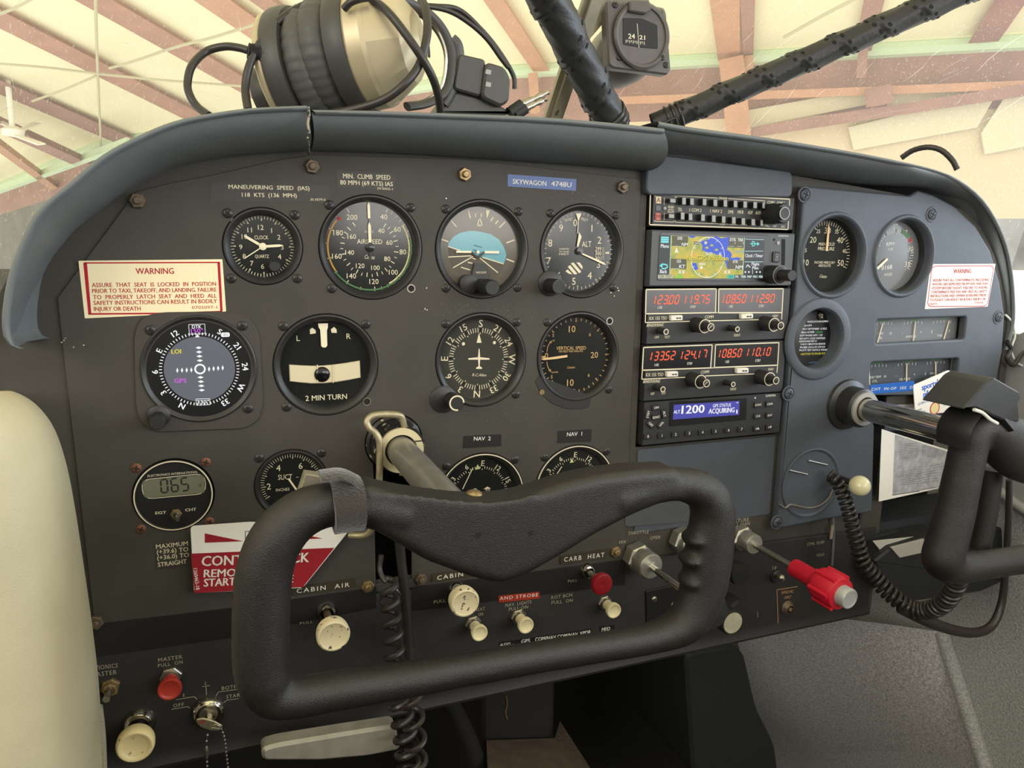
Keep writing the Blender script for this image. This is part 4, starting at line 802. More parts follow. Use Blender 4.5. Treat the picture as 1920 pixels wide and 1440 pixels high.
b = MB(); b.m(BTN); b.lathe([(1.9, F), (1.8, F+.8), (0, F+.9)], *uv(*ZG(1487, 972), F), seg=16); b.m(SLOT); b.lathe([(1.3, F+.1), (0, F+.12)], *uv(*ZG(1447, 938), F), seg=14); b.m(INKW); tl(b, 'GARMIN', ZG(1490, 897), ZG(1595, 900), 3.4, F+.15); b.obj('lettering', t)
p = uv(*ZG(1515, 1305), F+14); b = MB(); b.m(KNOB); b.lathe([(9, F), (8.6, F+14), (7.8, F+14.6), (0, F+14.6)], *p, seg=36); b.m(BTN); b.lathe([(8.7, F+13.8), (8.5, F+14.3), (8, F+14.2)], *p, seg=36, cap=False); o = b.obj('outer_knob', t)
b = MB(); b.m(KNOB); b.lathe([(5.4, F+14), (5.2, F+29), (4.6, F+29.6), (0, F+29.6)], *p, seg=28); b.obj('inner_knob', o)
# two nav-com radios
def navcom(lab, v0, v1, fr1, fr2, dig, lit, kn, txt, wb):
    F = 7; t = thing('navcom_radio', lab, 'radio', (237, (v0+v1)/2, 0), 'red digit radios')
    b = MB(); b.m(RADIO); b.box(157, v0, -8, 317.6, v1, F, .8); b.obj('face_plate', t); d = F+.15
    for q, key in ((fr1, 0), (fr2, 1)):
        b = MB(); b.m(lit); z = [ZK(*x) for x in q]; b.plate([uv(x, y, d) for x, y in z], F-.5, F+.4, .1); b.m(INK); pl(b, z, 1.1, F+.5, True); b.m(LED)
        for s, x0, y0, x1, y1 in dig[key]:
            a, e = uv(*ZK(x0, y0), d), uv(*ZK(x1, y1), d); n = len(s.replace('.', '')); rot = math.degrees(atan2(e[1]-a[1], e[0]-a[0])); k = 0; w = hypot(e[0]-a[0], e[1]-a[1])/(n-1)
            for ch in s:
                if ch == '.': b.lathe([(.75, F+.65), (0, F+.65)], a[0]+(e[0]-a[0])*(k-.5)/(n-1), a[1]+(e[1]-a[1])*(k-.5)/(n-1)-3.6, seg=8, cap=False); continue
                seg7(b, ch, a[0]+(e[0]-a[0])*k/(n-1)-(1.2 if ch == '1' else 0), a[1]+(e[1]-a[1])*k/(n-1), min(4.2, w*.6), 7.4, .95, F+.6, .2, rot); k += 1
        b.m(INKW)
        for s, x0, x1, y in txt[key]: tl(b, s, ZK(x0, y), ZK(x1, y-2), 4.6, F+.55, bold=.04)
        b.obj('frequency_display', t)
    b = MB(); b.m(INK); L, = (txt[2],)
    for s, x0, y0, x1, y1, h, it in L: tl(b, s, ZK(x0, y0), ZK(x1, y1), h, d, it=it, bold=.04)
    for q in txt[3]: pl(b, [ZK(*x) for x in q], .9, d)
    b.obj('lettering', t)
    for (x0, y0, x1, y1) in wb:
        b = MB(); b.m(mat('button_white', (226, 220, 206), .45)); quadbox(b, [ZK(*q) for q in ((x0, y0+3), (x1, y0), (x1, y1-3), (x0, y1))], F-.5, F+4, .7, .8)
        b.m(SLOT); xm, ym = (x0+x1)/2+14, (y0+y1)/2; pl(b, [ZK(xm-20, ym+1), ZK(xm+20, ym-1)], .6, F+4.1); fillp(b, [ZK(xm-24, ym+1), ZK(xm-8, ym-8), ZK(xm-8, ym+9)], F+4.1); fillp(b, [ZK(xm+24, ym-1), ZK(xm+8, ym-9), ZK(xm+8, ym+8)], F+4.1); b.obj('button', t)
    for (x, y, r, h, x2, y2, r2, h2) in kn:
        p = uv(*ZK(x, y), F+h); b = MB(); b.m(KNOB); b.lathe([(r*1.08, F), (r, F+h-.6), (r-.5, F+h), (0, F+h)], *p, seg=36)
        b.m(INK); b.arc(*p, r-1.0, r-.2, 0, 360, F+h+.1, 40); o = b.obj('knob', t)
        if r2:
            b = MB(); b.m(KNOB); b.lathe([(r2, F+h-.5), (r2*.97, F+h2-.4), (r2-.6, F+h2), (0, F+h2)], *p, seg=28); b.m(INK); b.arc(*p, r2-1.0, r2-.25, 0, 360, F+h2+.1, 32)
            if r2 > 3.2 and x < 700:
                for k in (-1, 0, 1): b.line(p[0]-1.6+k*.9, p[1]-1.2+k*.9, p[0]+.8+k*.9, p[1]+1.4+k*.3, .3, F+h2+.1)
            b.obj('inner_knob', o)
    return t
navcom('upper red digit radio tuned to 123.00, between navigator and lower radio', 8.6, 59, ((97, 103), (688, 97), (682, 298), (92, 308)), ((710, 98), (1254, 96), (1243, 298), (707, 299)),
    ((('123.00', 165, 190, 355, 187), ('119.75', 422, 188, 614, 183)), (('108.50', 742, 183, 920, 180), ('112.90', 982, 180, 1160, 177))), LEDG,
    ((593, 412, 6.6, 15, 645, 420, 3.9, 24), (1178, 400, 6.8, 15, 1232, 404, 3.9, 24), (265, 460, 2.9, 12, 0, 0, 0, 0), (867, 437, 2.7, 12, 0, 0, 0, 0)),
    ((('USE', 195, 232, 255), ('STBY', 470, 515, 250)), (('USE', 795, 828, 246), ('STBY', 1048, 1092, 243)), (('KX 155 TSO', 125, 346, 275, 343, 6, 0), ('BENDIX/KING', 100, 405, 240, 400, 5.4, .3), ('COMM', 593, 335, 665, 332, 5.4, 0), ('NAV', 1165, 326, 1210, 324, 4.6, 0), ('OFF', 167, 506, 205, 505, 4.6, 0), ('TEST', 250, 504, 298, 502, 4.6, 0), ('IDENT', 838, 489, 892, 487, 4.6, 0)),
     (((92, 310), (90, 382), (470, 371)), ((625, 367), (1055, 357)), ((1243, 298), (1240, 355)), ((682, 298), (1243, 297)))), ((308, 320, 408, 368), (902, 308, 1003, 352)))
navcom('lower red digit radio tuned to 133.52, above the transponder', -44.5, 7.6, ((75, 592), (655, 570), (641, 764), (65, 784)), ((682, 569), (1218, 551), (1206, 741), (673, 761)),
    ((('133.52', 135, 666, 322, 658), ('124.17', 392, 656, 588, 646)), (('108.50', 712, 643, 884, 637), ('110.10', 950, 632, 1128, 626))), LEDK,
    ((557, 880, 6.6, 15, 628, 900, 3.9, 24), (1140, 858, 6.8, 15, 1197, 870, 3.9, 24), (238, 945, 2.9, 12, 0, 0, 0, 0), (832, 903, 2.7, 12, 0, 0, 0, 0)),
    ((('USE', 168, 203, 740), ('STBY', 442, 488, 728)), (('USE', 766, 798, 713), ('STBY', 1018, 1062, 703)), (('KX 155 TSO', 96, 823, 243, 818, 6, 0), ('BENDIX/KING', 70, 880, 210, 875, 5.4, .3), ('COMM', 558, 801, 628, 796, 5.4, 0), ('NAV', 1128, 776, 1172, 774, 4.6, 0), ('OFF', 135, 983, 167, 981, 4.6, 0), ('TEST', 222, 978, 262, 976, 4.6, 0), ('IDENT', 808, 944, 858, 941, 4.6, 0)),
     (((65, 786), (60, 860), (440, 843)), ((595, 832), (1022, 814)), ((1206, 741), (1200, 806)), ((641, 764), (1206, 741)))), ((275, 795, 370, 843), (865, 766, 965, 812)))
# transponder
t = thing('transponder', 'transponder with blue screen reading 1200, lowest of the radio stack', 'radio', (238, -66, 0)); F = 7
b = MB(); b.m(RADIO); b.box(158, -87, -8, 318, -45.6, F, .8); b.obj('face_plate', t)
b = MB(); b.m(mat('gps_border', (26, 26, 28), .3)); quadbox(b, [ZK(*q) for q in ((300, 1050), (948, 1020), (942, 1202), (292, 1258))], F-1, F+.6, .2, 1)
b.m(mat('lcd_blue', (66, 66, 168), emit=.95)); fillp(b, [ZK(*q) for q in ((330, 1075), (886, 1042), (880, 1160), (322, 1200))], F+.7); b.m(SCW); d = F+.8
tl(b, '1200', ZK(398, 1118), ZK(588, 1108), 15, d, bold=.35); tl(b, 'ALT', ZK(330, 1136), ZK(382, 1133), 6, d, bold=.08); tl(b, 'GPS STATUS', ZK(660, 1084), ZK(812, 1076), 6, d, bold=.05); tl(b, 'ACQUIRING', ZK(625, 1130), ZK(842, 1118), 9, d, bold=.15)
fillp(b, [ZK(*q) for q in ((857, 1118), (868, 1117), (867, 1148), (857, 1150))], d); fillp(b, [ZK(*q) for q in ((858, 1062), (875, 1060), (866, 1050))], d); b.obj('screen', t)
def xbtn(qc, s, w, h, rot=0, th=5):
    b = MB(); b.m(KNOB); p = uv(*qc, F+1.4); c, sn = cos(radians(rot)), sin(radians(rot))
    b.plate([(p[0]+x*c-y*sn, p[1]+x*sn+y*c) for x, y in rrect(-w/2, -h/2, w/2, h/2, 1)], F-.5, F+1.6, .4); b.m(INKW); b.text(s, *p, th*.45, F+1.75, rot, bold=.06); b.obj('button', t)
for i, q in enumerate(((112, 1342), (230, 1335), (345, 1325), (460, 1315), (572, 1307), (683, 1298), (792, 1288), (902, 1280))): xbtn(ZK(*q), str(i), 8.6, 5.6, 3, 6)
for s, q in (('8▲', (1035, 1275)), ('9▼', (1140, 1265)), ('FUNC', (1043, 1075)), ('CRSR', (1140, 1068)), ('CLR', (1040, 1170)), ('ENT', (1140, 1163))): xbtn(ZK(*q), s, 9, 6, 3, 4.6)
for s, q, r in (('ON', (182, 1098), 4), ('STBY', (112, 1155), 80), ('ALT', (250, 1152), -75), ('IDNT', (182, 1180), 3), ('OFF', (135, 1240), -42), ('VFR', (225, 1238), 45)): xbtn(ZK(*q), s, 9, 5.4, r, 5)
b = MB(); b.m(INKW); tl(b, 'GARMIN', ZK(1105, 1000), ZK(1188, 995), 4, F+.15, bold=.05); b.lathe([(.9, F+.15), (0, F+.15)], *uv(*ZK(1016, 1017), F), seg=12, cap=False); b.obj('lettering', t)
# ---------------------------------------------------------------- placards and label tapes
def card(name, lab, qs, m, d0=FPT, th=.35, r=1, parts=None, cat='label', kind=None):
    d = d0+th; p = [uv(x, y, d) for x, y in qs]; t = thing(name, lab, cat, (sum(q[0] for q in p)/len(p), sum(q[1] for q in p)/len(p), d0))
    b = MB(); b.m(m); b.plate(roundpoly(p, r), d0-.1, d); b.obj('card', t)
    if parts: b = MB(); parts(b, d+.1); b.obj('lettering', t)
    return t
def warn(b, d):
    b.m(REDI); Q = lambda x, y: ZH(x, y)
    for q in (((225, 95), (252, 92), (285, 470), (262, 472)), ((1230, 90), (1250, 90), (1270, 452), (1252, 455))): fillp(b, [Q(*x) for x in q], d)
    pl(b, [Q(228, 92), Q(1250, 88)], .9, d); pl(b, [Q(262, 475), Q(860, 470), Q(1268, 456)], 1.1, d)
    tl(b, 'WARNING', Q(618, 153), Q(903, 152), 11, d, bold=.08)
    for s, x0, y0, x1, y1 in (('ASSURE  THAT  SEAT  IS  LOCKED  IN  POSITION', 289, 258, 1220, 248), ('PRIOR TO TAXI, TAKEOFF, AND LANDING. FAILURE', 291, 302, 1223, 292), ('TO  PROPERLY  LATCH  SEAT  AND  HEED  ALL', 298, 349, 1225, 337), ('SAFETY INSTRUCTIONS CAN RESULT IN BODILY', 302, 392, 1227, 378), ('INJURY OR DEATH', 304, 437, 655, 434)): tl(b, s, Q(x0, y0), Q(x1, y1), 7.6, d, bold=.05)
    tl(b, '0705097-1', Q(1040, 426), Q(1228, 424), 5.5, d)
card('warning_placard', 'cream and red warning card about locking the seat, left of the panel', [(147, 489), (417, 486), (424, 584), (159, 597)], PAPERC, parts=warn, r=.6, th=.2)
def warn2(b, d):
    b.m(REDI); Q = ZR; pl(b, roundpoly([Q(*x) for x in ((1090, 602), (1530, 600), (1482, 887), (1056, 890))], 9), .8, d, True)
    tl(b, 'WARNING', Q(1242, 638), Q(1368, 637), 8, d, bold=.08)
    for i, (s, x0, x1) in enumerate((('ASSURE THAT ALL CONTAMINATES, INCLUDING', 1096, 1495), ('WATER, ARE REMOVED FROM FUEL AND FUEL', 1092, 1490), ('SYSTEM BEFORE FLIGHT. FAILURE TO ASSURE', 1088, 1485), ('CONTAMINATE FREE FUEL AND HEED ALL SAFETY', 1084, 1480), ('INSTRUCTIONS AND OWNER ADVISORIES PRIOR', 1079, 1475), ('TO FLIGHT CAN RESULT IN BODILY INJURY OR', 1075, 1470))): tl(b, s, Q(x0, 703+i*28), Q(x1, 699+i*27.3), 4.6, d, bold=.04)
    tl(b, 'DEATH', Q(1072, 872), Q(1126, 871), 4.4, d); tl(b, '0705098-1', Q(1390, 863), Q(1463, 862), 3.6, d)
card('warning_placard', 'pinkish white warning card about fuel contamination, right of the tachometer', [ZR(*q) for q in ((1080, 588), (1541, 586), (1485, 890), (1038, 908))], mat('card_pink', (236, 222, 212), .6), d0=EPT, parts=warn2, r=.5, th=.2)
TAPEC = mat('placard_black', (56, 53, 48), .5); TAPEB = mat('tape_blue', (44, 78, 140), .35); TAPEK = mat('tape_black', (36, 36, 34), .35); TAPEG = mat('tape_olive', (58, 54, 42), .35); TAPER = mat('tape_red', (156, 50, 36), .35)
def maneu(b, d): b.m(INK); tl(b, 'MANEUVERING  SPEED  (IAS)', ZA(137, 240), ZA(865, 255), 7.4, d, bold=.06); tl(b, '118  KTS  (136  MPH)', ZA(257, 312), ZA(750, 320), 7.4, d, bold=.06); tl(b, '3S 0579-2', ZA(873, 355), ZA(1010, 357), 4, d)
card('speed_placard', 'black placard giving the maneuvering speed, above the clock', [(396, 343), (618, 348), (618, 380), (393, 377)], TAPEC, parts=maneu, th=.15)
def climb(b, d): b.m(INK); tl(b, 'MIN.  CLIMB  SPEED', ZA(1167, 143), ZA(1593, 158), 8.6, d, bold=.07); tl(b, '80 MPH (69 KTS) IAS', ZA(1142, 200), ZA(1615, 217), 8.2, d, bold=.07); tl(b, '29-0002-1', ZA(1473, 255), ZA(1615, 262), 4, d)
card('speed_placard', 'black placard giving the minimum climb speed, above the airspeed indicator', [(631, 320), (742, 325), (741, 357), (632, 353)], TAPEC, parts=climb, th=.15)
def sky(b, d): b.m(INKW); tl(b, 'SKYWAGON', ZB(822, 192), ZB(1125, 212), 9, d, bold=.1); tl(b, '4748U', ZB(1170, 212), ZB(1350, 224), 9, d, bold=.1)
card('label_tape', 'blue embossed label tape reading SKYWAGON 4748U', [ZB(*q) for q in ((778, 128), (1396, 172), (1392, 278), (776, 238))], TAPEB, parts=sky, th=.3, r=.2)
def nav2l(b, d): b.m(INKW); tl(b, 'NAV  2', ZD(355, 945), ZD(468, 943), 7, d, bold=.06)
card('label_tape', 'black label tape reading NAV 2 with a blank lens at its end', [ZD(*q) for q in ((285, 928), (540, 915), (540, 995), (280, 1010))], TAPEK, parts=nav2l, r=.2)
def nav1l(b, d): b.m(INKW); tl(b, 'NAV  1', ZD(983, 916), ZD(1085, 911), 7, d, bold=.06)
card('label_tape', 'black label tape reading NAV 1 above the right hand course indicator', [ZD(*q) for q in ((922, 895), (1150, 880), (1146, 965), (918, 975))], TAPEK, parts=nav1l, r=.2)
def maxi(b, d):
    b.m(INK)
    for s, x0, y0, x1, y1 in (('MAXIMUM', 400, 730, 612, 706), ('(+39.6) TO', 405, 765, 615, 745), ('(+36.0) TO', 408, 804, 620, 782), ('STRAIGHT', 413, 850, 604, 826)): tl(b, s, ZE(x0, y0), ZE(x1, y1), 8, d, bold=.06)
card('limits_placard', 'black limits placard starting MAXIMUM, partly behind the control lock flag', [(288, 1020), (372, 1011), (380, 1060), (292, 1068)], TAPEC, parts=maxi, th=.12)
ZM = zc(640, 940, 3.2)
def cab(b, d): b.m(INKW); tl(b, 'CABIN  AIR', ZE(1338, 1025), ZE(1690, 982), 8, d, ls=1.3)
card('label_tape', 'olive label tape reading CABIN AIR', [ZE(*q) for q in ((1310, 1003), (1722, 942), (1726, 1000), (1310, 1055))], TAPEG, d0=3.5, parts=cab, r=.2)
def cah(b, d): b.m(INKW); tl(b, 'CABIN  HEAT', ZM(575, 460), ZM(905, 410), 7.5, d, ls=1.3)
card('label_tape', 'olive label tape reading CABIN, running behind the control wheel', [ZM(*q) for q in ((545, 440), (930, 385), (930, 430), (545, 485))], TAPEG, d0=3.5, parts=cah, r=.2)
def carb(b, d): b.m(INKW); tl(b, 'CARB  HEAT', ZM(1337, 350), ZM(1578, 320), 8, d, ls=1.3)
card('label_tape', 'olive label tape reading CARB HEAT', [ZM(*q) for q in ((1315, 330), (1605, 285), (1608, 335), (1318, 380))], TAPEG, d0=3.5, parts=carb, r=.2)
def stro(b, d): b.m(INKW); tl(b, 'AND STROBE', ZM(950, 583), ZM(1180, 560), 6, d, ls=1.2)
card('label_tape', 'red label tape reading AND STROBE above the nav lights knob', [ZM(*q) for q in ((943, 568), (1188, 543), (1192, 582), (945, 608))], TAPER, d0=3.5, parts=stro, r=.2)
def strip(b, d):
    b.m(INKW)
    tl(b, 'AUDIO', ZM(952, 862), ZM(1015, 854), 5, d); tl(b, 'PNL', ZM(963, 884), ZM(1000, 879), 5, d); tl(b, 'GPS', ZM(1080, 842), ZM(1132, 835), 7, d, bold=.06); tl(b, 'COM/NAV COM/NAV', ZM(1163, 830), ZM(1418, 797), 7, d, bold=.06); tl(b, 'XPDR', ZM(1430, 795), ZM(1497, 783), 7, d, bold=.06); pl(b, [ZM(1028, 858), ZM(1068, 854)], .5, d)
card('breaker_label', 'black strip naming AUDIO PNL, GPS, COM/NAV and XPDR breakers', [ZM(*q) for q in ((945, 848), (1500, 765), (1502, 806), (1010, 880), (950, 895))], mat('tape_deep', (24, 24, 24), .4), d0=3, parts=strip, r=.2)
def mfd(b, d): b.m(INKW); tl(b, 'MFD', ZM(1563, 770), ZM(1613, 763), 6.5, d, bold=.06)
card('breaker_label', 'small black label reading MFD under the carb heat knob', [ZM(*q) for q in ((1550, 752), (1640, 742), (1640, 780), (1550, 790))], mat('tape_deep', (24, 24, 24), .4), d0=3, parts=mfd, r=.2)
ZF = zc(1440, 680, 3.79)
def cht(b, d): b.m(INKW); tl(b, 'CHT  IN-OP  SEE  DATA', ZF(735, 190), ZF(1090, 172), 5, d, ls=1.2, bold=.05)
card('label_tape', 'bright blue label tape reading CHT under the lower gauge strip', [(1631, 722), (1714, 714), (1714, 732), (1633, 739)], mat('tape_bright_blue', (30, 92, 176), .35), d0=EPT, parts=cht, r=.2)
# lettering painted on the switch panel
FADE = mat('faded_ink', (160, 152, 132), .7); d = 3.55
ZL, ZP = zc(150, 1140, 3.491), zc(1120, 940, 3.5556)
for s, z, x0, y0, x1, y1, h in (('MASTER', ZL, 512, 342, 670, 318, 7), ('PULL  ON', ZL, 510, 378, 672, 352, 6.5), ('AVIONICS', ZL, 72, 396, 247, 375, 8), ('MASTER', ZL, 75, 440, 240, 418, 8), ('R', ZL, 674, 572, 686, 570, 6), ('L', ZL, 818, 492, 832, 491, 6), ('BOTH', ZL, 928, 526, 1030, 512, 6.5), ('START', ZL, 958, 582, 1070, 565, 6.5), ('OFF', ZL, 610, 640, 680, 630, 6.5), ('PRIMER', ZL, 340, 692, 480, 680, 4.5), ('PULL', ZL, 1440, 100, 1525, 90, 4.5), ('PULL', ZM, 555, 605, 625, 594, 5.5), ('NAV. LIGHTS', ZM, 985, 624, 1140, 603, 6), ('PULL ON', ZM, 1005, 648, 1120, 632, 6), ('ROT BCN', ZM, 1260, 578, 1385, 560, 6), ('PULL  ON', ZM, 1262, 608, 1388, 593, 6), ('PULL', ZM, 1360, 480, 1415, 473, 4.5), ('HEAT', ZM, 800, 652, 862, 643, 6), ('ON', ZM, 822, 680, 850, 675, 6), ('AUD', ZM, 828, 895, 882, 888, 6.5), ('ROT', ZM, 562, 942, 622, 934, 6.5), ('NAV', ZM, 430, 962, 485, 954, 6.5), ('ATTEN', ZM, 310, 492, 358, 488, 4.5),
                              ('THROTTLE', ZP, 205, 214, 342, 202, 6), ('OPEN', ZP, 352, 245, 418, 238, 6), ('FRN', ZP, 145, 275, 188, 268, 5.5), ('PROP', ZP, 568, 182, 640, 172, 6), ('MIXTURE', ZP, 880, 136, 1010, 119, 6.5), ('PULL LEAN', ZP, 885, 164, 1016, 146, 6.5), ('STML PLMP', ZP, 1400, 287, 1512, 272, 5.5), ('HOLD', ZP, 1464, 360, 1512, 353, 5), ('10', ZP, 1168, 445, 1194, 442, 6)):
    b = MB(); b.m(FADE); tl(b, s, z(x0, y0), z(x1, y1), h, d+(.1 if z is not ZL else 0), ls=1.15, bold=.05); b.obj('lettering', panel)
b = MB(); b.m(FADE)
for q in (((800, 515), (850, 508)), ((825, 512), (828, 570)), ((890, 578), (905, 550), (1030, 532)), ((940, 620), (962, 603), (1040, 593)), ((628, 600), (750, 580), (765, 598)), ((598, 664), (705, 645), (720, 655))): pl(b, [ZL(*x) for x in q], .5, d)
b.obj('switch_lines', panel); b = MB(); b.m(mat('faded_tan', (176, 132, 92), .7)); pl(b, [ZP(*q) for q in ((1205, 815), (1197, 590), (1335, 568))], .8, d+.1); tl(b, 'HAND MIC', ZP(1228, 608), ZP(1308, 600), 5.4, d+.1, bold=.05); tl(b, 'ONLY', ZP(1246, 642), ZP(1292, 636), 5.4, d+.1, bold=.05)
b.obj('jack_lettering', panel); b = MB(); b.m(FADE); pl(b, [ZP(1068, 735), ZP(1070, 775)], .6, d+.1); b.obj('mark', panel)
# ---------------------------------------------------------------- control wheels
GRIP = mat('wheel_grain', (31, 28, 25), .46, spec=.55, bump=.42, bscale=1700, var=.12, vscale=200)
def remesh(mb, name, parent, m, voxel=1.8, it=8):
    """melt overlapping solids into one continuous surface"""
    o = mb.obj(name+'_raw', None, m, smooth=0)
    r = o.modifiers.new('r', 'REMESH'); r.mode = 'VOXEL'; r.voxel_size = voxel/1000; r.use_smooth_shade = True
    k = o.modifiers.new('s', 'SMOOTH'); k.factor = .5; k.iterations = it
    bpy.context.view_layer.update()
    me = bpy.data.meshes.new_from_object(o.evaluated_get(bpy.context.evaluated_depsgraph_get()))
    old = o.data; bpy.data.objects.remove(o); bpy.data.meshes.remove(old)
    o0 = WORLD[parent.name]
    for v in me.vertices: v.co -= o0
    me.name = name; me.materials.clear(); me.materials.append(m)
    me.polygons.foreach_set('material_index', [0]*len(me.polygons)); me.polygons.foreach_set('use_smooth', [True]*len(me.polygons)); me.update()
    ob = bpy.data.objects.new(name, me); COL.objects.link(ob); ob.parent = parent; WORLD[ob.name] = o0
    return ob
YD = 195
def barpx(b, pts, d=YD, ry=14, n=6):
    q = spl([(*uv(x, y, d), d) for x, y, h in pts], n); k = mmpx(900, 1050, d)
    hs = [Vector((h, 0, 0)) for x, y, h in pts]; hh = [v.x*mmpx(pts[min(len(pts)-1, i//n)][0], pts[min(len(pts)-1, i//n)][1], d) for i, v in enumerate(spl(hs, n))]
    return b.tube(q, hh, 20, ry=[min(ry, h*1.0) for h in hh], up=(0, 0, 1))
def collar(parent, u, v, dend, m=KNOB):
    b = MB(); b.m(mat('collar_black', (34, 33, 32), .35, rgb2=(176, 168, 146), thr=.63, vscale=160)); b.lathe([(23.4, -6), (23.2, 2), (21, 4), (20.5, dend-4), (18.5, dend)], u, v, seg=48, cap=False); b.obj('collar', parent)
    b = MB(); b.m(mat('bushing_cream', (196, 184, 146), .5)); b.lathe([(18.4, dend-3), (18.2, dend+2.5), (13, dend+2.8), (12.2, dend-2)], u, v, seg=48, cap=False); b.m(SLOT); b.box(u+11, v+6.5, dend+2, u+19, v+7.4, dend+3); b.obj('bushing', parent)
    b = MB(); b.m(STEEL)
    for a in (150, 30): b.lathe([(2.6, 0), (2.4, 1.2), (0, 1.6)], u+21*cos(radians(a)), v+21*sin(radians(a)), seg=16)
    b.obj('pin', parent)
yk = thing('control_yoke', 'large grained black control wheel in front of the pilot, nearest the camera', 'control wheel', (shaftL[0], shaftL[1], YD), 'control wheels')
b = MB()
barpx(b, [(760, 962, 40), (690, 948, 40), (625, 945, 40), (568, 962, 44), (522, 1005, 48), (498, 1062, 50), (491, 1130, 50), (489, 1200, 49), (492, 1262, 47), (512, 1302, 40), (560, 1306, 36), (640, 1293, 34), (752, 1276, 31), (900, 1250, 29), (1050, 1225, 27), (1160, 1208, 26), (1235, 1192, 28), (1288, 1165, 36), (1316, 1110, 41), (1327, 1050, 44), (1333, 1000, 43), (1336, 960, 40), (1322, 925, 36), (1280, 908, 31), (1220, 912, 32), (1150, 935, 36)], ry=14.5)
hp = [(680, 908), (760, 925), (850, 937), (910, 940), (960, 936), (1010, 922), (1060, 905), (1120, 891), (1200, 881), (1270, 878), (1290, 938), (1240, 945), (1190, 965), (1120, 1001), (1050, 1044), (990, 1078), (940, 1096), (885, 1084), (800, 1053), (730, 1012), (680, 984)]
b.plate(roundpoly([uv(x, y, YD+8) for x, y in hp], 4), YD-12, YD+11, 4)
b.lathe([(14, YD-32), (14, YD-8)], shaftL[0]+2, shaftL[1]-8, seg=32)
for x, y in ((1290, 1010), (1284, 1048), (1283, 1088), (1284, 1128)):      # finger swells of the right hand grip
    p = uv(x+8, y, YD); b.ball(p[0], p[1], YD, 6.4, 16, rv=5, rd=11)
remesh(b, 'grip', yk, GRIP)
b = MB(); b.m(mat('shaft_steel', (150, 147, 140), .3, metal=.55, var=.12, vscale=60)); b.lathe([(11.4, -40), (11.4, YD-20)], *shaftL, seg=40); b.obj('shaft', yk)
collar(yk, *shaftL, 26)
for x, y in ((897, 1003), (996, 999)):
    p = uv(x, y, YD+11); b = MB(); b.m(SLOT); b.lathe([(1.7, YD+9), (1.7, YD+11.3), (0, YD+11.3)], *p, seg=16); b.obj('screw_hole', yk)
p = uv(892, 933, YD-2); b = MB(); b.m(BRASS); b.ball(p[0], p[1], YD-6, 5.6, 16, rv=3.4); b.obj('pivot_bolt', yk)
# strap and clip on the wheel
st = thing('strap', 'grey fuzzy hook and loop strap wrapped round the pilot control wheel', 'strap', (*uv(650, 945, YD), YD))
q = [(*uv(x, y, YD), YD) for x, y in ((622, 952), (650, 948), (678, 946))]; b = MB(); b.m(mat('strap_weave', (46, 41, 36), .95, bump=1., bscale=700, sheen=.4)); b.tube(spl(q, 5), 14.0, 28, ry=17.5, up=(0, 0, 1)); 
q2 = [(*uv(x, y, YD+6), YD+6) for x, y in ((600, 893), (640, 889), (672, 902))]; b.tube(spl(q2, 5), [2.5]*11, 8, ry=9, up=(0, 0, 1)); b.obj('band', st)
cl = thing('clip', 'worn grey metal clip tucked behind the wheel corner by the suction gauge', 'clip', (*uv(580, 905, YD-14), YD-14))
b = MB(); b.m(mat('clip_metal', (150, 142, 124), .45, metal=.5, var=.2)); b.plate([uv(x, y, YD-14) for x, y in ((560, 925), (572, 888), (600, 892), (625, 905), (615, 940))], YD-22, YD-14, 1); b.obj('blade', cl)
# right wheel
RD = 205; shaftR = (402, -62.5)
yr = thing('control_yoke', 'grained black control wheel on the passenger side, cut off by the frame', 'control wheel', (*shaftR, RD), 'control wheels')
b = MB()
barpx(b, [(1960, 855, 58), (1900, 838, 52), (1862, 812, 40), (1838, 800, 34), (1822, 815, 32), (1814, 850, 31), (1803, 900, 31), (1790, 960, 32), (1774, 1020, 33), (1768, 1050, 33), (1790, 1064, 28), (1840, 1060, 25), (1910, 1050, 24), (2000, 1040, 24)], d=RD, ry=15)
remesh(b, 'grip', yr, GRIP)
b = MB(); b.m(CHROME); b.lathe([(11.4, 9.2), (11.4, RD-2)], *shaftR, seg=40); b.obj('shaft', yr)
b = MB(); b.m(BEZ); b.lathe([(27, 9.2), (26, 12), (20.5, 14), (20, 30), (17, 32)], *shaftR, seg=48, cap=False); b.obj('collar', yr)
b = MB(); b.m(mat('bushing_grey', (150, 148, 142), .45)); b.lathe([(17.4, 28), (17.2, 34), (12.6, 34.5), (12, 30)], *shaftR, seg=48, cap=False); b.obj('bushing', yr)
b = MB(); b.m(GRIP); b.tube([(*uv(1862, 880, RD-30), RD-30), (*uv(1852, 960, RD-30), RD-30), (*uv(1838, 1030, RD-30), RD-30)], 8, 16); b.obj('rear_spoke', yr)
# camera clamp on the right wheel
ck = thing('clamp', 'black plastic clamp fixed to the top of the passenger control wheel', 'clamp', (*uv(1855, 765, RD), RD))
b = MB(); b.m(mat('clamp_plastic', (40, 42, 46), .45)); b.plate(roundpoly([uv(x, y, RD+20) for x, y in ((1806, 768), (1850, 716), (1865, 708), (1912, 735), (1915, 748), (1885, 790), (1860, 778), (1830, 764))], 2), RD-14, RD+20, 1.2); b.obj('jaw', ck)
b = MB(); b.m(RUB); b.tube(spl([P3(x, y, RD+4) for x, y in ((1868, 800), (1840, 770), (1812, 770), (1790, 800), (1786, 835))], 5), 3, 10, ry=14, up=(0, 0, 1)); b.obj('band', ck)
b = MB(); b.m(INKW); b.tube(spl([P3(x, y, RD+20) for x, y in ((1826, 768), (1842, 774), (1856, 786), (1870, 794))], 5), 1.3, 8); b.obj('liner', ck)
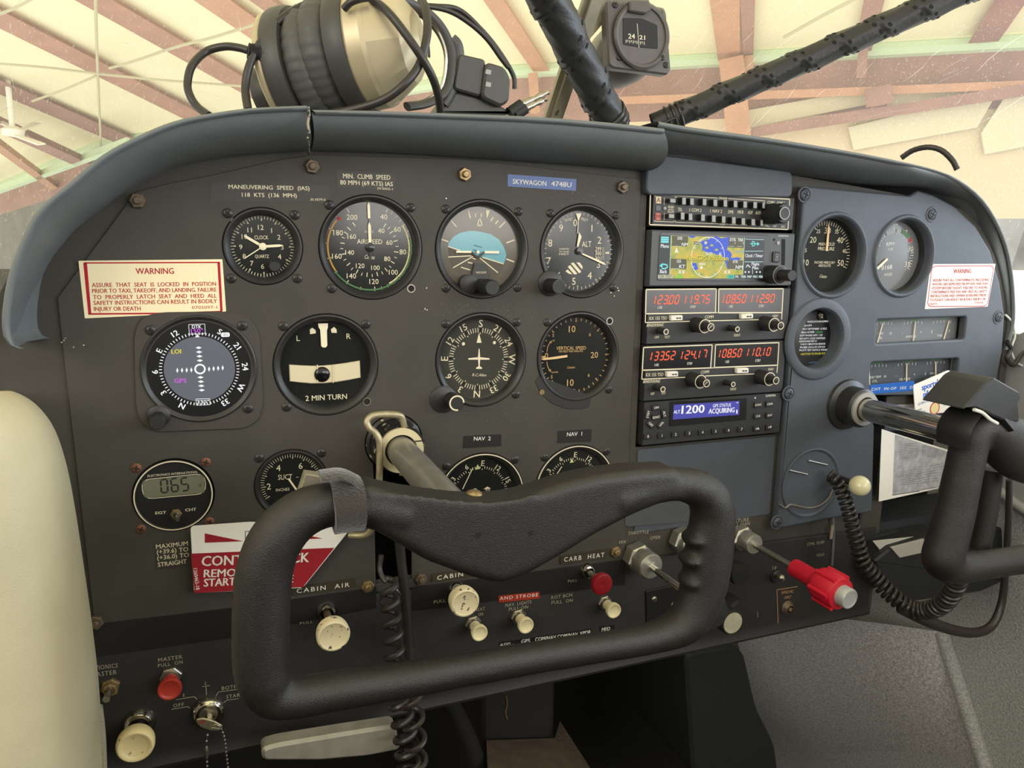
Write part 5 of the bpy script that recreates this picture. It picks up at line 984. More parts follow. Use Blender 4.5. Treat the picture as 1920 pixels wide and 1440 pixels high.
b = MB(); b.m(mat('clamp_plastic', (40, 42, 46))); b.plate([uv(x, y, RD+10) for x, y in ((1876, 770), (1908, 752), (1912, 790), (1890, 790))], RD-10, RD+10, 1); b.tube([P3(1888, 780, RD), P3(1868, 825, RD)], 5, 12); b.obj('screw_knob', ck)
# ---------------------------------------------------------------- control lock
lk = thing('control_lock', 'bent wire control lock with a red and white CONTROL LOCK flag', 'control lock', (*uv(711, 850, 34), 34))
b = MB(); b.m(mat('lock_wire', (168, 156, 126), .45, metal=.55, var=.2, vscale=150))
b.tube(spl([P3(x, y, d) for x, y, d in ((758, 812, 20), (757, 797, 24), (752, 781, 26), (738, 777, 27), (715, 777, 28), (697, 780, 29), (688, 790, 30), (692, 802, 31), (704, 812, 32), (711, 826, 33), (712, 850, 33), (711, 900, 33), (708, 960, 30), (690, 1000, 22), (655, 1004, 14))], 6), 2.7, 12); b.obj('wire', lk)
b = MB(); b.m(mat('lock_wire', (168, 156, 126))); b.tube([P3(754, 846, 22), P3(754, 890, 22)], 2.7, 12); b.obj('pin', lk)
FD = 12; fq = [uv(x, y, FD) for x, y in ((357, 987), (470, 979), (560, 984), (657, 992), (568, 1102), (364, 1112))]
b = MB(); b.m(PAPERW); b.plate(roundpoly(fq, 3), FD-1.2, FD); fl = b.obj('flag', lk)
RDF = mat('lock_flag_red', (148, 24, 36), .5)
b = MB(); b.m(RDF); d = FD+.12; fillp(b, [(358, 1038), (627, 1027), (568, 1101), (365, 1112)], d)
fillp(b, [ZE(*q) for q in ((725, 640), (982, 693), (725, 703))], d); fillp(b, [ZE(*q) for q in ((1345, 642), (1512, 674), (1310, 684))], d)
b.m(SLOT); pl(b, [ZE(*q) for q in ((995, 628), (1120, 622), (1120, 690), (997, 695))], .5, d, True)
b.m(INKW); d += .12; tl(b, 'CONTROL LOCK', ZE(706, 826), ZE(1420, 800), 18, d, bold=.25); tl(b, 'REMOVE BEFORE', ZE(720, 908), ZE(1315, 888), 14, d, bold=.2); tl(b, 'STARTING ENGINE', ZE(720, 970), ZE(1315, 942), 14, d, bold=.2)
p = uv(*ZE(670, 945), d); b.text('1260463-18', *p, 2.6, d, -87, bold=.04); b.obj('flag_lettering', lk)
# ---------------------------------------------------------------- push and pull knobs on the switch panel
def pull(name, lab, base, cap, dcap, prof, m, nut=None, shaft=3., group=None, sm=STEEL, cat='knob', coll=None):
    """pull knob: nut or collar on the panel, shaft, and a turned head whose profile (r, d from cap) is given"""
    p = uv(*cap, dcap); t = thing(name, lab, cat, (p[0], p[1], 3), group)
    if nut: b = MB(); b.m(STEEL); b.plate(circ(*p, nut, 6, .2), 2.8, 7, .8); b.lathe([(nut*.72, 6.8), (nut*.7, 10), (nut*.5, 10.2)], *p, seg=24); b.obj('nut', t)
    if coll: b = MB(); b.m(CHROME); b.lathe([(coll, 2.8), (coll, 5), (coll*.8, 8.5), (coll*.62, 9), (coll*.55, 7)], *p, seg=36, cap=False); b.obj('collar', t)
    b = MB(); b.m(sm); b.lathe([(shaft, 2.8), (shaft, dcap-4)], *p, seg=20); b.obj('shaft', t)
    b = MB(); b.m(m); b.lathe([(r, dcap+q) for r, q in prof], *p, seg=40); b.obj('head', t)
    return t, p
BIGK = [(6, -14), (10.4, -13.5), (12, -11.5), (12.6, -8.5), (12, -6.4), (12.8, -5.6), (13, -2.4), (12.2, -.5), (11, 0), (10.2, -.7), (9.6, -1.2), (0, -1.6)]
pull('pull_knob', 'large chipped cream pull knob under the CABIN AIR label', (608, 1147), (626, 1194), 47, BIGK, IVORYW, coll=8.5, sm=BRONZE)
pull('pull_knob', 'large chipped cream pull knob under the CABIN heat label', (858, 1110), (873, 1132), 30, BIGK, IVORYW, coll=8)
pull('pull_knob', 'dark red round pull knob under the CARB HEAT label', (1100, 1073), (1131, 1097), 36, [(4, -16), (6, -12), (9.8, -6), (10.4, -3), (9.8, -.6), (8, 0), (0, -1)], REDD, coll=7.4)
SMALL = [(5.0, -17), (4.6, -10), (5.0, -6), (7.0, -4.5), (7.4, -1.2), (7, 0), (6.1, 0), (5.3, -1), (4.6, -1.5), (0, -1.8)]
pull('switch_knob', 'small cream pull switch knob above the AUD lettering', (884, 1175), (900, 1188), 24, SMALL, IVORY, nut=7.6, group='small cream pull switches')
pull('switch_knob', 'small cream pull switch knob under NAV. LIGHTS', (973, 1168), (987, 1174), 24, SMALL, IVORY, nut=7.6, group='small cream pull switches')
pull('switch_knob', 'small cream pull switch knob below the dark red knob', (1137, 1140), (1152, 1146), 24, SMALL, IVORY, nut=7.2, group='small cream pull switches')
pull('switch_knob', 'red pull switch knob below the MASTER lettering', (328, 1270), (318, 1294), 24, [(5.2, -16), (5, -9), (5.6, -6), (8.2, -4.4), (8.6, -1.2), (8.1, 0), (7.2, 0), (6.4, -.9), (5.4, -1.3), (0, -1.6)], REDK, nut=8.2)
pull('primer_knob', 'round worn cream primer knob at the bottom left corner of the panel', (268, 1368), (253, 1402), 34, [(5, -20), (8, -14), (11.8, -12), (13, -9), (13.3, -4), (12.6, -1), (11.4, 0), (10, -.2), (8.8, -1.2), (8, -1.7), (0, -2)], mat('ivory_worn', (222, 204, 150), .5, rgb2=(150, 134, 96), thr=.66, vscale=220), coll=12)
# avionics master toggle
t = thing('toggle_switch', 'small metal toggle switch at the left edge under AVIONICS MASTER', 'switch', (*uv(207, 1291, 3), 3)); p = uv(207, 1291, 6)
b = MB(); b.m(BRASS); b.plate(circ(*p, 7.2, 6, .4), 2.8, 6, .8); b.lathe([(5, 6), (5, 8.5), (3.4, 9), (3, 7.5), (0, 7.5)], *p, seg=24); b.obj('nut', t)
b = MB(); b.m(STEEL); b.tube([(p[0], p[1], 6), (p[0]-1.5, p[1]-1.5, 18)], [1.6, 2.6], 12); b.obj('lever', t)
# ignition switch with key and chain
c = uv(391, 1338, 8); t = thing('ignition_switch', 'chrome ignition key switch surrounded by OFF R L BOTH START lettering', 'switch', (*c, 3))
b = MB(); b.m(CHROME); b.lathe([(12.4, 2.8), (12.6, 6), (11.6, 9.5), (9.6, 11), (8, 10.4), (7.4, 7)], *c, seg=44, cap=False); b.obj('bezel', t)
b = MB(); b.m(STEEL); b.lathe([(7.4, 5), (7.4, 9), (6.8, 9.8), (0, 9.8)], *c, seg=36); b.m(SLOT); b.box(c[0]-4.5, c[1]-3.2, 9.6, c[0]+4.5, c[1]-1.6, 9.95); b.obj('cylinder', t)
ky = thing('key', 'worn metal key in the ignition switch', 'key', (*uv(388, 1352, 16), 16))
b = MB(); b.m(mat('key_metal', (178, 168, 136), .35, metal=.8, var=.2, vscale=400)); b.plate(roundpoly([uv(*ZL(*q), 17) for q in ((757, 730), (800, 722), (880, 742), (935, 772), (925, 800), (860, 805), (790, 780), (765, 755))], 2), 15.6, 17.2, .4)
q = [(*uv(*ZL(852, 700), 11), 8), (*uv(*ZL(850, 745), 17), 16)]; b.tube(q, 2.6, 8, ry=.8); b.m(REDI); p = uv(*ZL(797, 747), 17.3); b.text('000', *p, 2.2, 17.35, 0, bold=.05); b.obj('bow', ky)
ch = thing('key_chain', 'silver ball chain hanging from the ignition key', 'chain', (*uv(428, 1370, 18), 18)); b = MB(); b.m(STEEL)
for path in ([(415, 1366), (421, 1385), (424, 1410), (427, 1436), (429, 1460)], [(389, 1378), (387, 1391), (387, 1400)], [(388, 1420), (388, 1432), (389, 1445), (389, 1460)]):
    pp = resamp(spl([P3(x, y, 16) for x, y in path], 6), max(2, int(sum(hypot(path[i+1][0]-path[i][0], path[i+1][1]-path[i][1]) for i in range(len(path)-1))/6.5)))
    for q in pp: b.ball(*q, 1.05, 8)
    b.tube(pp, .35, 5)
b.obj('beads', ch)
b = MB(); b.m(STEEL); b.tube([P3(387, 1399, 16), P3(387, 1404, 16), P3(387, 1414, 16), P3(388, 1421, 16)], [.8, 1.8, 1.8, .8], 10); b.obj('connector', ch)
b = MB(); b.m(STEEL); b.tube(spl([P3(*ZL(x, y), 18) for x, y in ((850, 790), (880, 765), (905, 770), (920, 785), (900, 790), (870, 785))], 5, True), .4, 6, closed=True); b.obj('ring', ch)
# cream half moons of switches under the wheel rim
for i, (x, y, w) in enumerate(((558, 1336, 9), (606, 1327, 11), (651, 1318, 11), (697, 1311, 8))):
    p = uv(x, y-10, 12); t = thing('rocker_switch', 'cream switch cap peeping out under the lower rim of the pilot wheel', 'switch', (*p, 3), 'switch caps under the wheel rim')
    b = MB(); b.m(IVORY); b.lathe([(4.6, 2.8), (4.6, 11), (3.8, 12), (0, 12)], *p, seg=24); b.obj('cap', t); b = MB(); b.m(STEEL); b.lathe([(6, 2.8), (6, 4), (4.6, 4.2)], *p, seg=24); b.obj('nut', t)
# throttle, propeller and mixture
p = uv(1215, 1058, 26); t = thing('throttle', 'knurled aluminium throttle control with steel shaft, left of the wheel grip', 'engine control', (*p, 3))
b = MB(); b.m(ALU); b.plate(circ(*p, 14.5, 6, .35), 2.8, 16, 1.5); b.obj('nut', t)
b = MB(); b.m(ALU); b.lathe([(12, 15), (12, 30)], *p, seg=40); q = p
for i in range(60):
    a = 2*pi*i/60; b.tube([(q[0]+12*cos(a), q[1]+12*sin(a), 22), (q[0]+12*cos(a+.1), q[1]+12*sin(a+.1), 31)], .45, 4)
b.lathe([(12.2, 22), (12.3, 31), (11.3, 32.4), (5, 32.6), (4.4, 34), (0, 34)], *p, seg=40); b.obj('friction_lock', t)
b = MB(); b.m(CHROME); b.lathe([(3.2, 30), (3.2, 100)], *p, seg=20); b.obj('shaft', t)
b = MB(); b.m(KNOB); b.lathe([(6, 96), (10, 104), (15, 112), (16, 122), (13, 128), (0, 129)], *p, seg=36); b.obj('head', t)
p = uv(1292, 1020, 18); t = thing('propeller_control', 'aluminium propeller control nut half hidden behind the wheel grip', 'engine control', (*p, 3))
b = MB(); b.m(ALU); b.plate(circ(*p, 13.5, 6, .35), 2.8, 15, 1.5); b.lathe([(10, 14), (10, 22), (9, 23), (0, 23)], *p, seg=32); b.obj('nut', t)
b = MB(); b.m(CHROME); b.lathe([(3.2, 20), (3.2, 60)], *p, seg=20); b.obj('shaft', t)
mA = Vector((*uv(1398, 1012, 14), 14)); mB_ = Vector((*uv(1580, 1116, 135), 135)); ax = (mB_-mA).normalized(); L = (mB_-mA).length
t = thing('mixture_control', 'red vernier mixture knob with grey button on a long steel shaft', 'engine control', (mA.x, mA.y, 3))
b = MB(); b.m(ALU); b.plate(circ(mA.x, mA.y, 13, 6, .3), 2.8, 14, 1.5); b.obj('nut', t)
b = MB(); b.m(ALU); b.lathe([(10.5, 13), (10.5, 26), (9.4, 28), (4, 28.4), (0, 28.4)], mA.x, mA.y, seg=36); b.obj('ferrule', t)
b = MB(); b.T = axis(mA, ax); b.m(STEEL); b.lathe([(3.1, 8), (3.1, L-52)], seg=20); b.obj('shaft', t)
b = MB(); b.T = axis(mA, ax); b.m(REDX); prof = [(8.2, L-56), (8.6, L-54), (8.6, L-32), (9.4, L-29), (14.4, L-25), (15.2, L-21), (15.2, L-5), (14, L-1.5), (9.4, L-.8)]
b.lathe(prof, seg=48)
for i in range(6):
    a = 2*pi*i/6; b.tube([(15*cos(a), 15*sin(a), L-24), (15*cos(a), 15*sin(a), L-3)], 2.2, 10)
b.obj('head', t)
b = MB(); b.T = axis(mA, ax); b.m(mat('button_silver', (176, 178, 176), .35, metal=.3)); b.lathe([(9.2, L-3), (9.2, L+7), (8.6, L+8), (7.4, L+8.2), (7.2, L+7.6), (0, L+7.6)], seg=40); b.obj('button', t)
# flap lever knob and the black knob above
p = uv(1374, 1168, 34); t = thing('flap_lever', 'black lever knob with a round brushed metal disc, right of the wheel grip', 'knob', (*p, 3))
k1 = uv(1367, 1120, 10); b = MB(); b.m(KNOB); b.lathe([(13, 10), (13.4, 22), (13, 32), (12, 34), (0, 34)], *p, seg=44); b.plate([(p[0]-13, p[1]), (p[0]+13, p[1]), (k1[0]+3, k1[1]+4), (k1[0]-2, k1[1]+4)], 8, 26, 2); b.obj('lever', t)
b = MB(); b.m(mat('brushed_disc', (190, 184, 160), .35, metal=.25, var=.12, vscale=90)); b.lathe([(11, 33.8), (10.8, 34.6), (0, 34.6)], *p, seg=40); b.obj('disc', t)
p = uv(1390, 1078, 26); t = thing('light_knob', 'plain round black knob beside the wheel grip, above the flap lever', 'knob', (*p, 3)); b = MB(); b.m(KNOB); b.lathe([(6, 3), (6, 12), (11, 14), (11.5, 22), (10.5, 26), (0, 26.4)], *p, seg=36); b.obj('head', t); b = MB(); b.m(STEEL); b.lathe([(8, 2.8), (8, 5), (6, 6)], p[0]-8, p[1]+14, seg=20); b.obj('nut', t)
# flap switch plate with silver screws
t = thing('flap_switch_plate', 'black rectangular switch plate with silver screws behind the wheel grip', 'switch plate', (*uv(1260, 1140, 6), 3))
b = MB(); b.m(mat('plate_gloss', (26, 26, 28), .35)); b.plate(roundpoly([uv(*ZP(*q), 5) for q in ((325, 600), (560, 552), (600, 830), (330, 890))], 2), 2.8, 5, .5); b.obj('plate', t)
for q in ((378, 652), (382, 845), (512, 772), (508, 690)): p = uv(*ZP(*q), 5); share('screw', SCR_ALU, t, (*p, 5), random.uniform(0, 80))
# microphone jack and small toggle
p = uv(1479, 1141, 6); t = thing('microphone_jack', 'round brass microphone jack under the HAND MIC ONLY lettering', 'jack', (*p, 3)); b = MB(); b.m(BRONZE); b.lathe([(8, 2.8), (8, 4.2), (6.4, 5.5), (5, 8), (4, 8.4)], *p, seg=32, cap=False); b.m(SLOT); b.lathe([(4.1, 5), (0, 5)], *p, seg=24); b.m(BRASS); b.lathe([(2.6, 4.8), (2.4, 8.8), (1.4, 8.8)], *p, seg=20); b.obj('socket', t)
p = uv(1455, 1080, 4); t = thing('toggle_switch', 'small toggle switch with a silver ball tip, left of the red mixture knob', 'switch', (*p, 3)); b = MB(); b.m(BEZ); b.lathe([(7.5, 2.8), (7, 6), (5, 7), (0, 7)], *p, seg=24); b.obj('boss', t); b = MB(); b.m(STEEL); e = uv(1466, 1084, 22); b.tube([(*p, 6), (*e, 20)], [1.8, 2.2], 10); b.ball(e[0], e[1], 21, 4, 14); b.obj('lever', t)
# white ball knob
p = uv(1612, 911, 42); t = thing('ball_knob', 'cream ball knob on a dark rod beside the coiled cord', 'knob', (*p, 3)); b = MB(); b.m(mat('ball_cream', (220, 212, 172), .25, coat=.3)); b.ball(p[0], p[1], 42, 10.6, 28); b.obj('ball', t); b = MB(); b.m(BEZ); b.lathe([(3.4, -20), (3.4, 36)], *p, seg=16); b.obj('rod', t)
# ---------------------------------------------------------------- cords
def helix(axis_pts, r, turns, wr, seg=8, per=16):
    ax_ = resamp(spl(axis_pts, 8), int(turns*per)+1); out = []; nrm = None
    for i, p in enumerate(ax_):
        t = (ax_[min(i+1, len(ax_)-1)]-ax_[max(0, i-1)]).normalized(); nrm = (nrm-t*nrm.dot(t)) if nrm is not None else t.orthogonal(); nrm.normalize(); bn = t.cross(nrm)
        a = 2*pi*i/per; rr = r(i/(len(ax_)-1)) if callable(r) else r
        out.append(p+nrm*(rr*cos(a))+bn*(rr*sin(a)))
    return out
cc = thing('coiled_cord', 'brown black coiled microphone cord hanging behind the pilot wheel', 'cord', (*uv(735, 1100, 30), 30), 'coiled cords')
b = MB(); b.m(CORD); b.tube(spl([P3(715, 1040, 22), P3(712, 1065, 24), P3(716, 1080, 28), P3(724, 1092, 32)], 5), 2.2, 10); b.obj('lead', cc)
b = MB(); b.m(CORD); b.tube(helix([P3(x, y, d) for x, y, d in ((728, 1085, 30), (733, 1140, 34), (737, 1200, 40), (742, 1260, 46), (752, 1330, 55), (762, 1390, 60), (768, 1460, 64))], lambda s: 5.4+3.8*s, 12.5, 2.3), 2.7, 8); b.obj('coil', cc)
b = MB(); b.m(CORD); b.tube(helix([P3(x, y, d) for x, y, d in ((770, 1285, 58), (775, 1340, 62), (780, 1400, 64), (782, 1470, 66))], 7.5, 4.6, 2.3), 2.3, 8); b.obj('coil', cc)
rg = thing('ring', 'small bright metal ring around the coiled cord under the panel slot', 'ring', (*uv(732, 1122, 20), 20)); b = MB(); b.m(CHROME); p = uv(732, 1122, 24); b.tube([(p[0]+8.4*cos(a), p[1]+8.8*sin(a), 24+2*sin(a)) for a in [2*pi*i/40 for i in range(40)]], .9, 8, closed=True); b.obj('hoop', rg)
sc_ = thing('straight_cable', 'smooth black cable running straight down beside the coiled cord', 'cable', (*uv(758, 1100, 16), 16)); b = MB(); b.m(CORD); b.tube(spl([P3(x, y, d) for x, y, d in ((742, 940, -30), (746, 985, 8), (752, 1050, 12), (760, 1120, 14), (766, 1200, 18), (770, 1262, 22), (774, 1330, 26))], 6), 4.2, 14); b.obj('sheath', sc_)
rc = thing('coiled_cord', 'black coiled microphone cord looping under the passenger wheel', 'cord', (*uv(1610, 1000, 40), 40), 'coiled cords')
rp_ = [P3(x, y, d) for x, y, d in ((1556, 890, 18), (1570, 905, 26), (1586, 940, 34), (1597, 980, 40), (1608, 1020, 46), (1618, 1055, 52), (1640, 1082, 60), (1668, 1112, 72), (1705, 1140, 86), (1738, 1145, 100), (1770, 1130, 118), (1790, 1100, 130), (1800, 1070, 138))]
b = MB(); b.m(CORD); b.tube(helix(rp_, lambda s: 4.8+2.6*min(1, s*2), 42, 2.), 2.1, 8); b.obj('coil', rc)
b = MB(); b.m(CORD); b.tube(spl([P3(x, y, d) for x, y, d in ((1690, 1140, 84), (1740, 1165, 90), (1790, 1182, 94), (1830, 1186, 96), (1860, 1172, 96), (1878, 1130, 94), (1886, 1060, 92), (1890, 980, 90), (1891, 900, 90))], 6), [6.5-4*i/48 for i in range(49)], 12); b.obj('lead', rc)
# ---------------------------------------------------------------- cabin around the panel
CARP = mat('carpet_grey', (152, 152, 152), .95, bump=1., bscale=350, var=.35, vscale=420, sheen=.3)
CARPD = mat('carpet_dark', (40, 39, 38), .95, bump=.8, bscale=350, var=.3, vscale=300)
TRIMG = mat('cabin_trim_grey', (150, 150, 150), .6, bump=.2, bscale=500)
CABD = mat('cabin_dark', (24, 23, 22), .85, var=.2)
def quad3(name, pts, m, parent=None, kind=None, lab=None, cat=None):
    b = MB(); b.m(m); b.add(pts, [tuple(range(len(pts)))]); o = b.obj(name, parent); return tag(o, lab, cat, None, kind)
def slab(name, u0, u1, v0, v1, d0, d1, m, kind='structure', lab=None, cat=None):
    b = MB(); b.m(m); b.box(u0, v0, d0, u1, v1, d1); return tag(b.obj(name), lab, cat, None, kind)
WU = 676
slab('floor', -760, 760, -862, -850, -480, 1400, CABD)
slab('wall_front', -760, 760, -850, 60, -492, -480, CABD)
slab('wall_back', -760, 760, -850, 105, 1400, 1412, mat('cabin_rear', (60, 57, 52), .9))
b = MB(); b.m(CARP)
b.plate([(-480, -850), (1400, -850), (1400, -20), (120, -20), (60, 0), (-40, 2), (-480, 2)], 0, 14)
b.v = [Vector((WU+p.z, p.y, p.x)) for p in b.v]; tag(b.obj('wall_right'), None, None, None, 'structure')
b = MB(); b.m(CABD); b.box(-772, -850, -480, -760, 20, 1400); tag(b.obj('wall_left'), None, None, None, 'structure')
b = MB(); b.m(TRIMG); b.box(WU, -20, 235, WU+16, 460, 430); tag(b.obj('trim_1'), None, None, None, 'structure')  # unseen window post, placed to darken the manifold gauge's reflection
b = MB(); b.m(TRIMG); b.box(WU, -20, 1075, WU+16, 460, 1150); tag(b.obj('trim_2'), None, None, None, 'structure')
# pale moulded sill under the side window
def onu(px, py, u): return onpx(px, py, (u, 0, 0), (1, 0, 0))
b = MB(); b.m(TRIMG); q = [onu(x, y, WU-4) for x, y in ((1888, 640), (1960, 600), (1960, 950), (1918, 968), (1882, 945), (1870, 900), (1876, 760))]
b.add(q+[(p[0]+4, p[1], p[2]) for p in q], [tuple(range(7))]+[(i, (i+1) % 7, 7+(i+1) % 7, 7+i) for i in range(7)]); tag(b.obj('side_trim'), 'pale grey plastic side trim under the right window, beside the panel edge', 'trim panel')
t = thing('trim_rail', 'light grey rounded rail crossing the carpeted right side wall', 'rail', onu(1890, 935, WU-6)); b = MB(); b.m(TRIMG); b.tube(spl([onu(x, y, WU-6) for x, y in ((1838, 892), (1870, 918), (1900, 942), (1950, 975))], 5), 6, 12); b.obj('rail', t)
t = thing('wall_clip', 'dark metal clip and loop of wire on the edge of the right window', 'clip', onu(1893, 660, WU-14)); b = MB(); b.m(BEZ)
b.tube(spl([P3(x, y, 8) for x, y in ((1888, 640), (1895, 655), (1888, 672), (1900, 685), (1912, 668), (1920, 660))], 5), 2.6, 8); b.obj('clip', t); b = MB(); b.m(INKW); b.tube(spl([P3(x, y, 4) for x, y in ((1885, 590), (1898, 605), (1903, 630), (1896, 655), (1905, 678), (1925, 690))], 5), 1.2, 8); b.obj('wire', t)
# carpeted kick panel under the right half of the panel
A = Vector(onu(1768, 1185, WU-3)); B = Vector(onu(1856, 1455, WU-3)); C1 = Vector((*uv(1372, 1150, -120), -120)); D1 = Vector((*uv(1440, 1470, -420), -420))
b = MB(); b.m(mat('kick_carpet', (160, 158, 156), .95, bump=1., bscale=320, var=.4, vscale=380, sheen=.2)); rows = []
for i in range(13):
    s = i/12; L_, R_ = C1.lerp(D1, s), A.lerp(B, s); rows.append([L_.lerp(R_, k/14)+Vector((0, 0, -14*sin(pi*k/14))) for k in range(15)])
b.grid(rows); tag(b.obj('kick_panel', at=(500, -400, -120)), 'dark grey carpeted kick panel below the right end of the panel', 'kick panel')
t = thing('carpet_seam', 'raised carpet seam running down beside the kick panel', 'carpet seam', tuple(A)); b = MB(); b.m(CARP); b.tube([A+(B-A)*(i/12)+Vector((-3, 0, 0)) for i in range(13)], [9]*13, 10); b.obj('seam', t)
# left upholstered side panel
b = MB(); b.m(mat('vinyl_sage', (190, 180, 148), .5, spec=.4, bump=.25, bscale=900, var=.08, vscale=18)); E = spl([(0, 733, 0), (28, 735, 0), (66, 757, 0), (100, 800, 0), (124, 868, 0), (142, 960, 0), (160, 1080, 0), (174, 1180, 0), (186, 1290, 0), (191, 1400, 0), (194, 1500, 0)], 6)
rows = []
for p in E: rows.append([P3(p.x-dx, p.y+dy, d) for dx, dy, d in ((0, 0, -10), (0, 0, 40), (2, 1, 75), (8, 3, 105), (22, 6, 130), (50, 10, 150), (100, 14, 166), (200, 20, 178), (420, 30, 186))])
lp = b.grid(rows).obj('padding', smooth=80); tl_ = thing('padded_side_panel', 'pale grey green padded vinyl side panel at the left edge', 'side panel', (-330, -150, 20)); lp.parent = tl_; lp.location = -tl_.location
b = MB(); b.m(mat('felt_edge', (150, 144, 122), .95, bump=1., bscale=900)); b.tube(spl([P3(x, y, 46) for x, y in ((184, 1325), (190, 1380), (193, 1460))], 5), 3, 10); b.obj('felt_edge', tl_)
# parking brake handle
t = thing('brake_handle', 'flat silver parking brake handle under the left end of the panel', 'handle', (*uv(620, 1395, 30), 30)); b = MB(); b.m(mat('cast_aluminium', (158, 153, 140), .4, metal=.35, var=.15, vscale=60))
q = roundpoly([uv(x, y, 44) for x, y in ((489, 1405), (520, 1396), (640, 1376), (742, 1360), (752, 1408), (690, 1420), (600, 1428), (492, 1428))], 5); b.plate(q, 30, 44, 2.5); b.obj('grip', t)
b = MB(); b.m(KNOB); b.tube([P3(712, 1382, 30), P3(716, 1368, 8)], 9, 16); b.obj('shaft', t)
# floor tunnel, fuel selector box and pedals
t = thing('pedestal', 'black boxy pedestal standing behind the pilot wheel, under the panel', 'pedestal', (20, -700, -160)); b = MB(); b.m(mat('pedestal_black', (34, 31, 28), .7)); x0, x1 = uv(905, 1350, -120)[0], uv(1040, 1350, -120)[0]; b.box(x0, -850, -300, x1, -330, -120, 4); b.obj('body', t)
b = MB(); b.m(mat('scratch_tan', (120, 96, 60), .6)); b.tube(spl([P3(x, y, -119) for x, y in ((949, 1305), (951, 1320), (948, 1335), (951, 1348))], 4), .8, 6); b.obj('scratch', t)
b = MB(); b.m(mat('brown_felt', (74, 62, 50), .95, bump=.6, bscale=300, var=.2)); q = [P3(915, 1442, -60), P3(912, 1388, -110), P3(1040, 1384, -110), P3(1050, 1352, -110), P3(1110, 1445, -60)]; q2 = [(p[0], -850, p[2]) for p in q]
b.add(q+q2, [(0, 1, 2, 3, 4)]+[(i, (i+1) % 5, 5+(i+1) % 5, 5+i) for i in range(5)]); tag(b.obj('felt_cover', at=(30, -500, -80)), 'brown felt cover on the cabin floor in front of the pedestal', 'cover')
b = MB(); b.m(CABD); b.tube(spl([P3(x, y, -90) for x, y in ((840, 1310), (862, 1350), (885, 1400), (905, 1460))], 5), 9, 12); t = thing('duct_hose', 'dark hose slanting down beside the black pedestal', 'hose', (*uv(860, 1350, -90), -90)); b.obj('hose', t)
t = thing('lever_boot', 'dark ribbed boot under the panel, left of the grey kick panel', 'boot', (*uv(1340, 1330, -100), -100)); b = MB(); b.m(mat('boot_dark', (30, 31, 34), .7, bump=.3)); q = [uv(x, y, -100) for x, y in ((1285, 1225), (1372, 1212), (1396, 1225), (1420, 1330), (1455, 1400), (1462, 1460), (1300, 1460))]; b.plate(roundpoly(q, 16), -260, -100, 4); b.obj('boot', t)
# ---------------------------------------------------------------- document pocket and papers on the right
t = thing('map_pocket', 'open dark map compartment at the right of the panel, full of papers', 'compartment', (*uv(1740, 860, -10), -10)); b = MB(); b.m(mat('pocket_dark', (38, 40, 44), .6))
pu0, pv1 = uv(1636, 748, 0); pu1 = 640; pv0 = uv(1640, 1000, 0)[1]
b.box(pu0, pv0-6, -90, pu1, pv0, 4); b.box(pu0-3, pv0, -90, pu0, pv1, 2); b.box(pu0, pv0, -92, pu1, pv1, -88); b.obj('tray', t)
b = MB(); b.m(mat('pocket_edge', (46, 48, 54), .5)); b.box(pu0+14, uv(1700, 806, 6)[1], 0, pu1-60, uv(1700, 776, 6)[1], 7, 1); b.obj('front_lip', t)
b = MB(); b.m(mat('leather_black', (40, 40, 42), .5, bump=.3)); b.plate(roundpoly([uv(x, y, -6) for x, y in ((1662, 745), (1760, 728), (1800, 728), (1800, 760), (1660, 768))], 3), -30, -6, 2); b.obj('folder', t)
ZQ = zc(1600, 680, 4.5)
def paper(name, lab, qs, m, d, parts=None, th=.4, cat='paper', r=.8):
    p = [uv(x, y, d) for x, y in qs]; t = thing(name, lab, cat, (sum(q[0] for q in p)/len(p), sum(q[1] for q in p)/len(p), d)); b = MB(); b.m(m); b.plate(roundpoly(p, r), d-th, d); b.obj('sheet', t)
    if parts: b = MB(); parts(b, d+.1); b.obj('print', t)
    return t
def docp(b, d):
    b.m(mat('print_grey', (170, 170, 174), .7, var=.25, vscale=140)); fillp(b, [ZQ(*q) for q in ((352, 605), (820, 760), (720, 1055), (330, 1120))], d)
    b.m(mat('print_dark', (70, 70, 76), .7))
    for i in range(10): pl(b, [ZQ(395-i*.5, 690+i*14), ZQ(545, 680+i*13)], .35, d+.1)
    for i in range(9): pl(b, [ZQ(385, 920+i*14), ZQ(560+20*(i % 3), 900+i*14)], .35, d+.1)
    for i in range(8): pl(b, [ZQ(580, 700+i*12), ZQ(780-12*i, 740+i*9)], .3, d+.1)
    pl(b, [ZQ(328, 1118), ZQ(560, 1082)], .9, d+.1); pl(b, [ZQ(570, 1070), ZQ(700, 1050)], .4, d+.1)
    for i in range(7): pl(b, [ZQ(600-i*3, 880+i*22), ZQ(765-i*8, 850+i*24)], .3, d+.1)
paper('document', 'white printed document page in the map pocket below the right control shaft', [ZQ(*q) for q in ((240, 560), (362, 600), (820, 742), (715, 1062), (215, 1172))], PAPERW, 8, docp)
paper('document', 'white sheet lying behind the map pocket lip, under the silver shaft', [ZQ(*q) for q in ((290, 408), (520, 378), (830, 420), (830, 445), (520, 440), (380, 440))], PAPERW, -2, None)
paper('paper_slip', 'white paper slip sticking out to the right of the blue lettered card', [ZQ(*q) for q in ((800, 410), (800, 310), (1030, 235), (1040, 250), (960, 345), (880, 405))], PAPERW, -4, lambda b, d: (b.m(INK), b.m(mat('print_dark', (70, 70, 76))), pl(b, [ZQ(835, 335), ZQ(935, 310)], .4, d), pl(b, [ZQ(835, 350), ZQ(900, 335)], .4, d)))
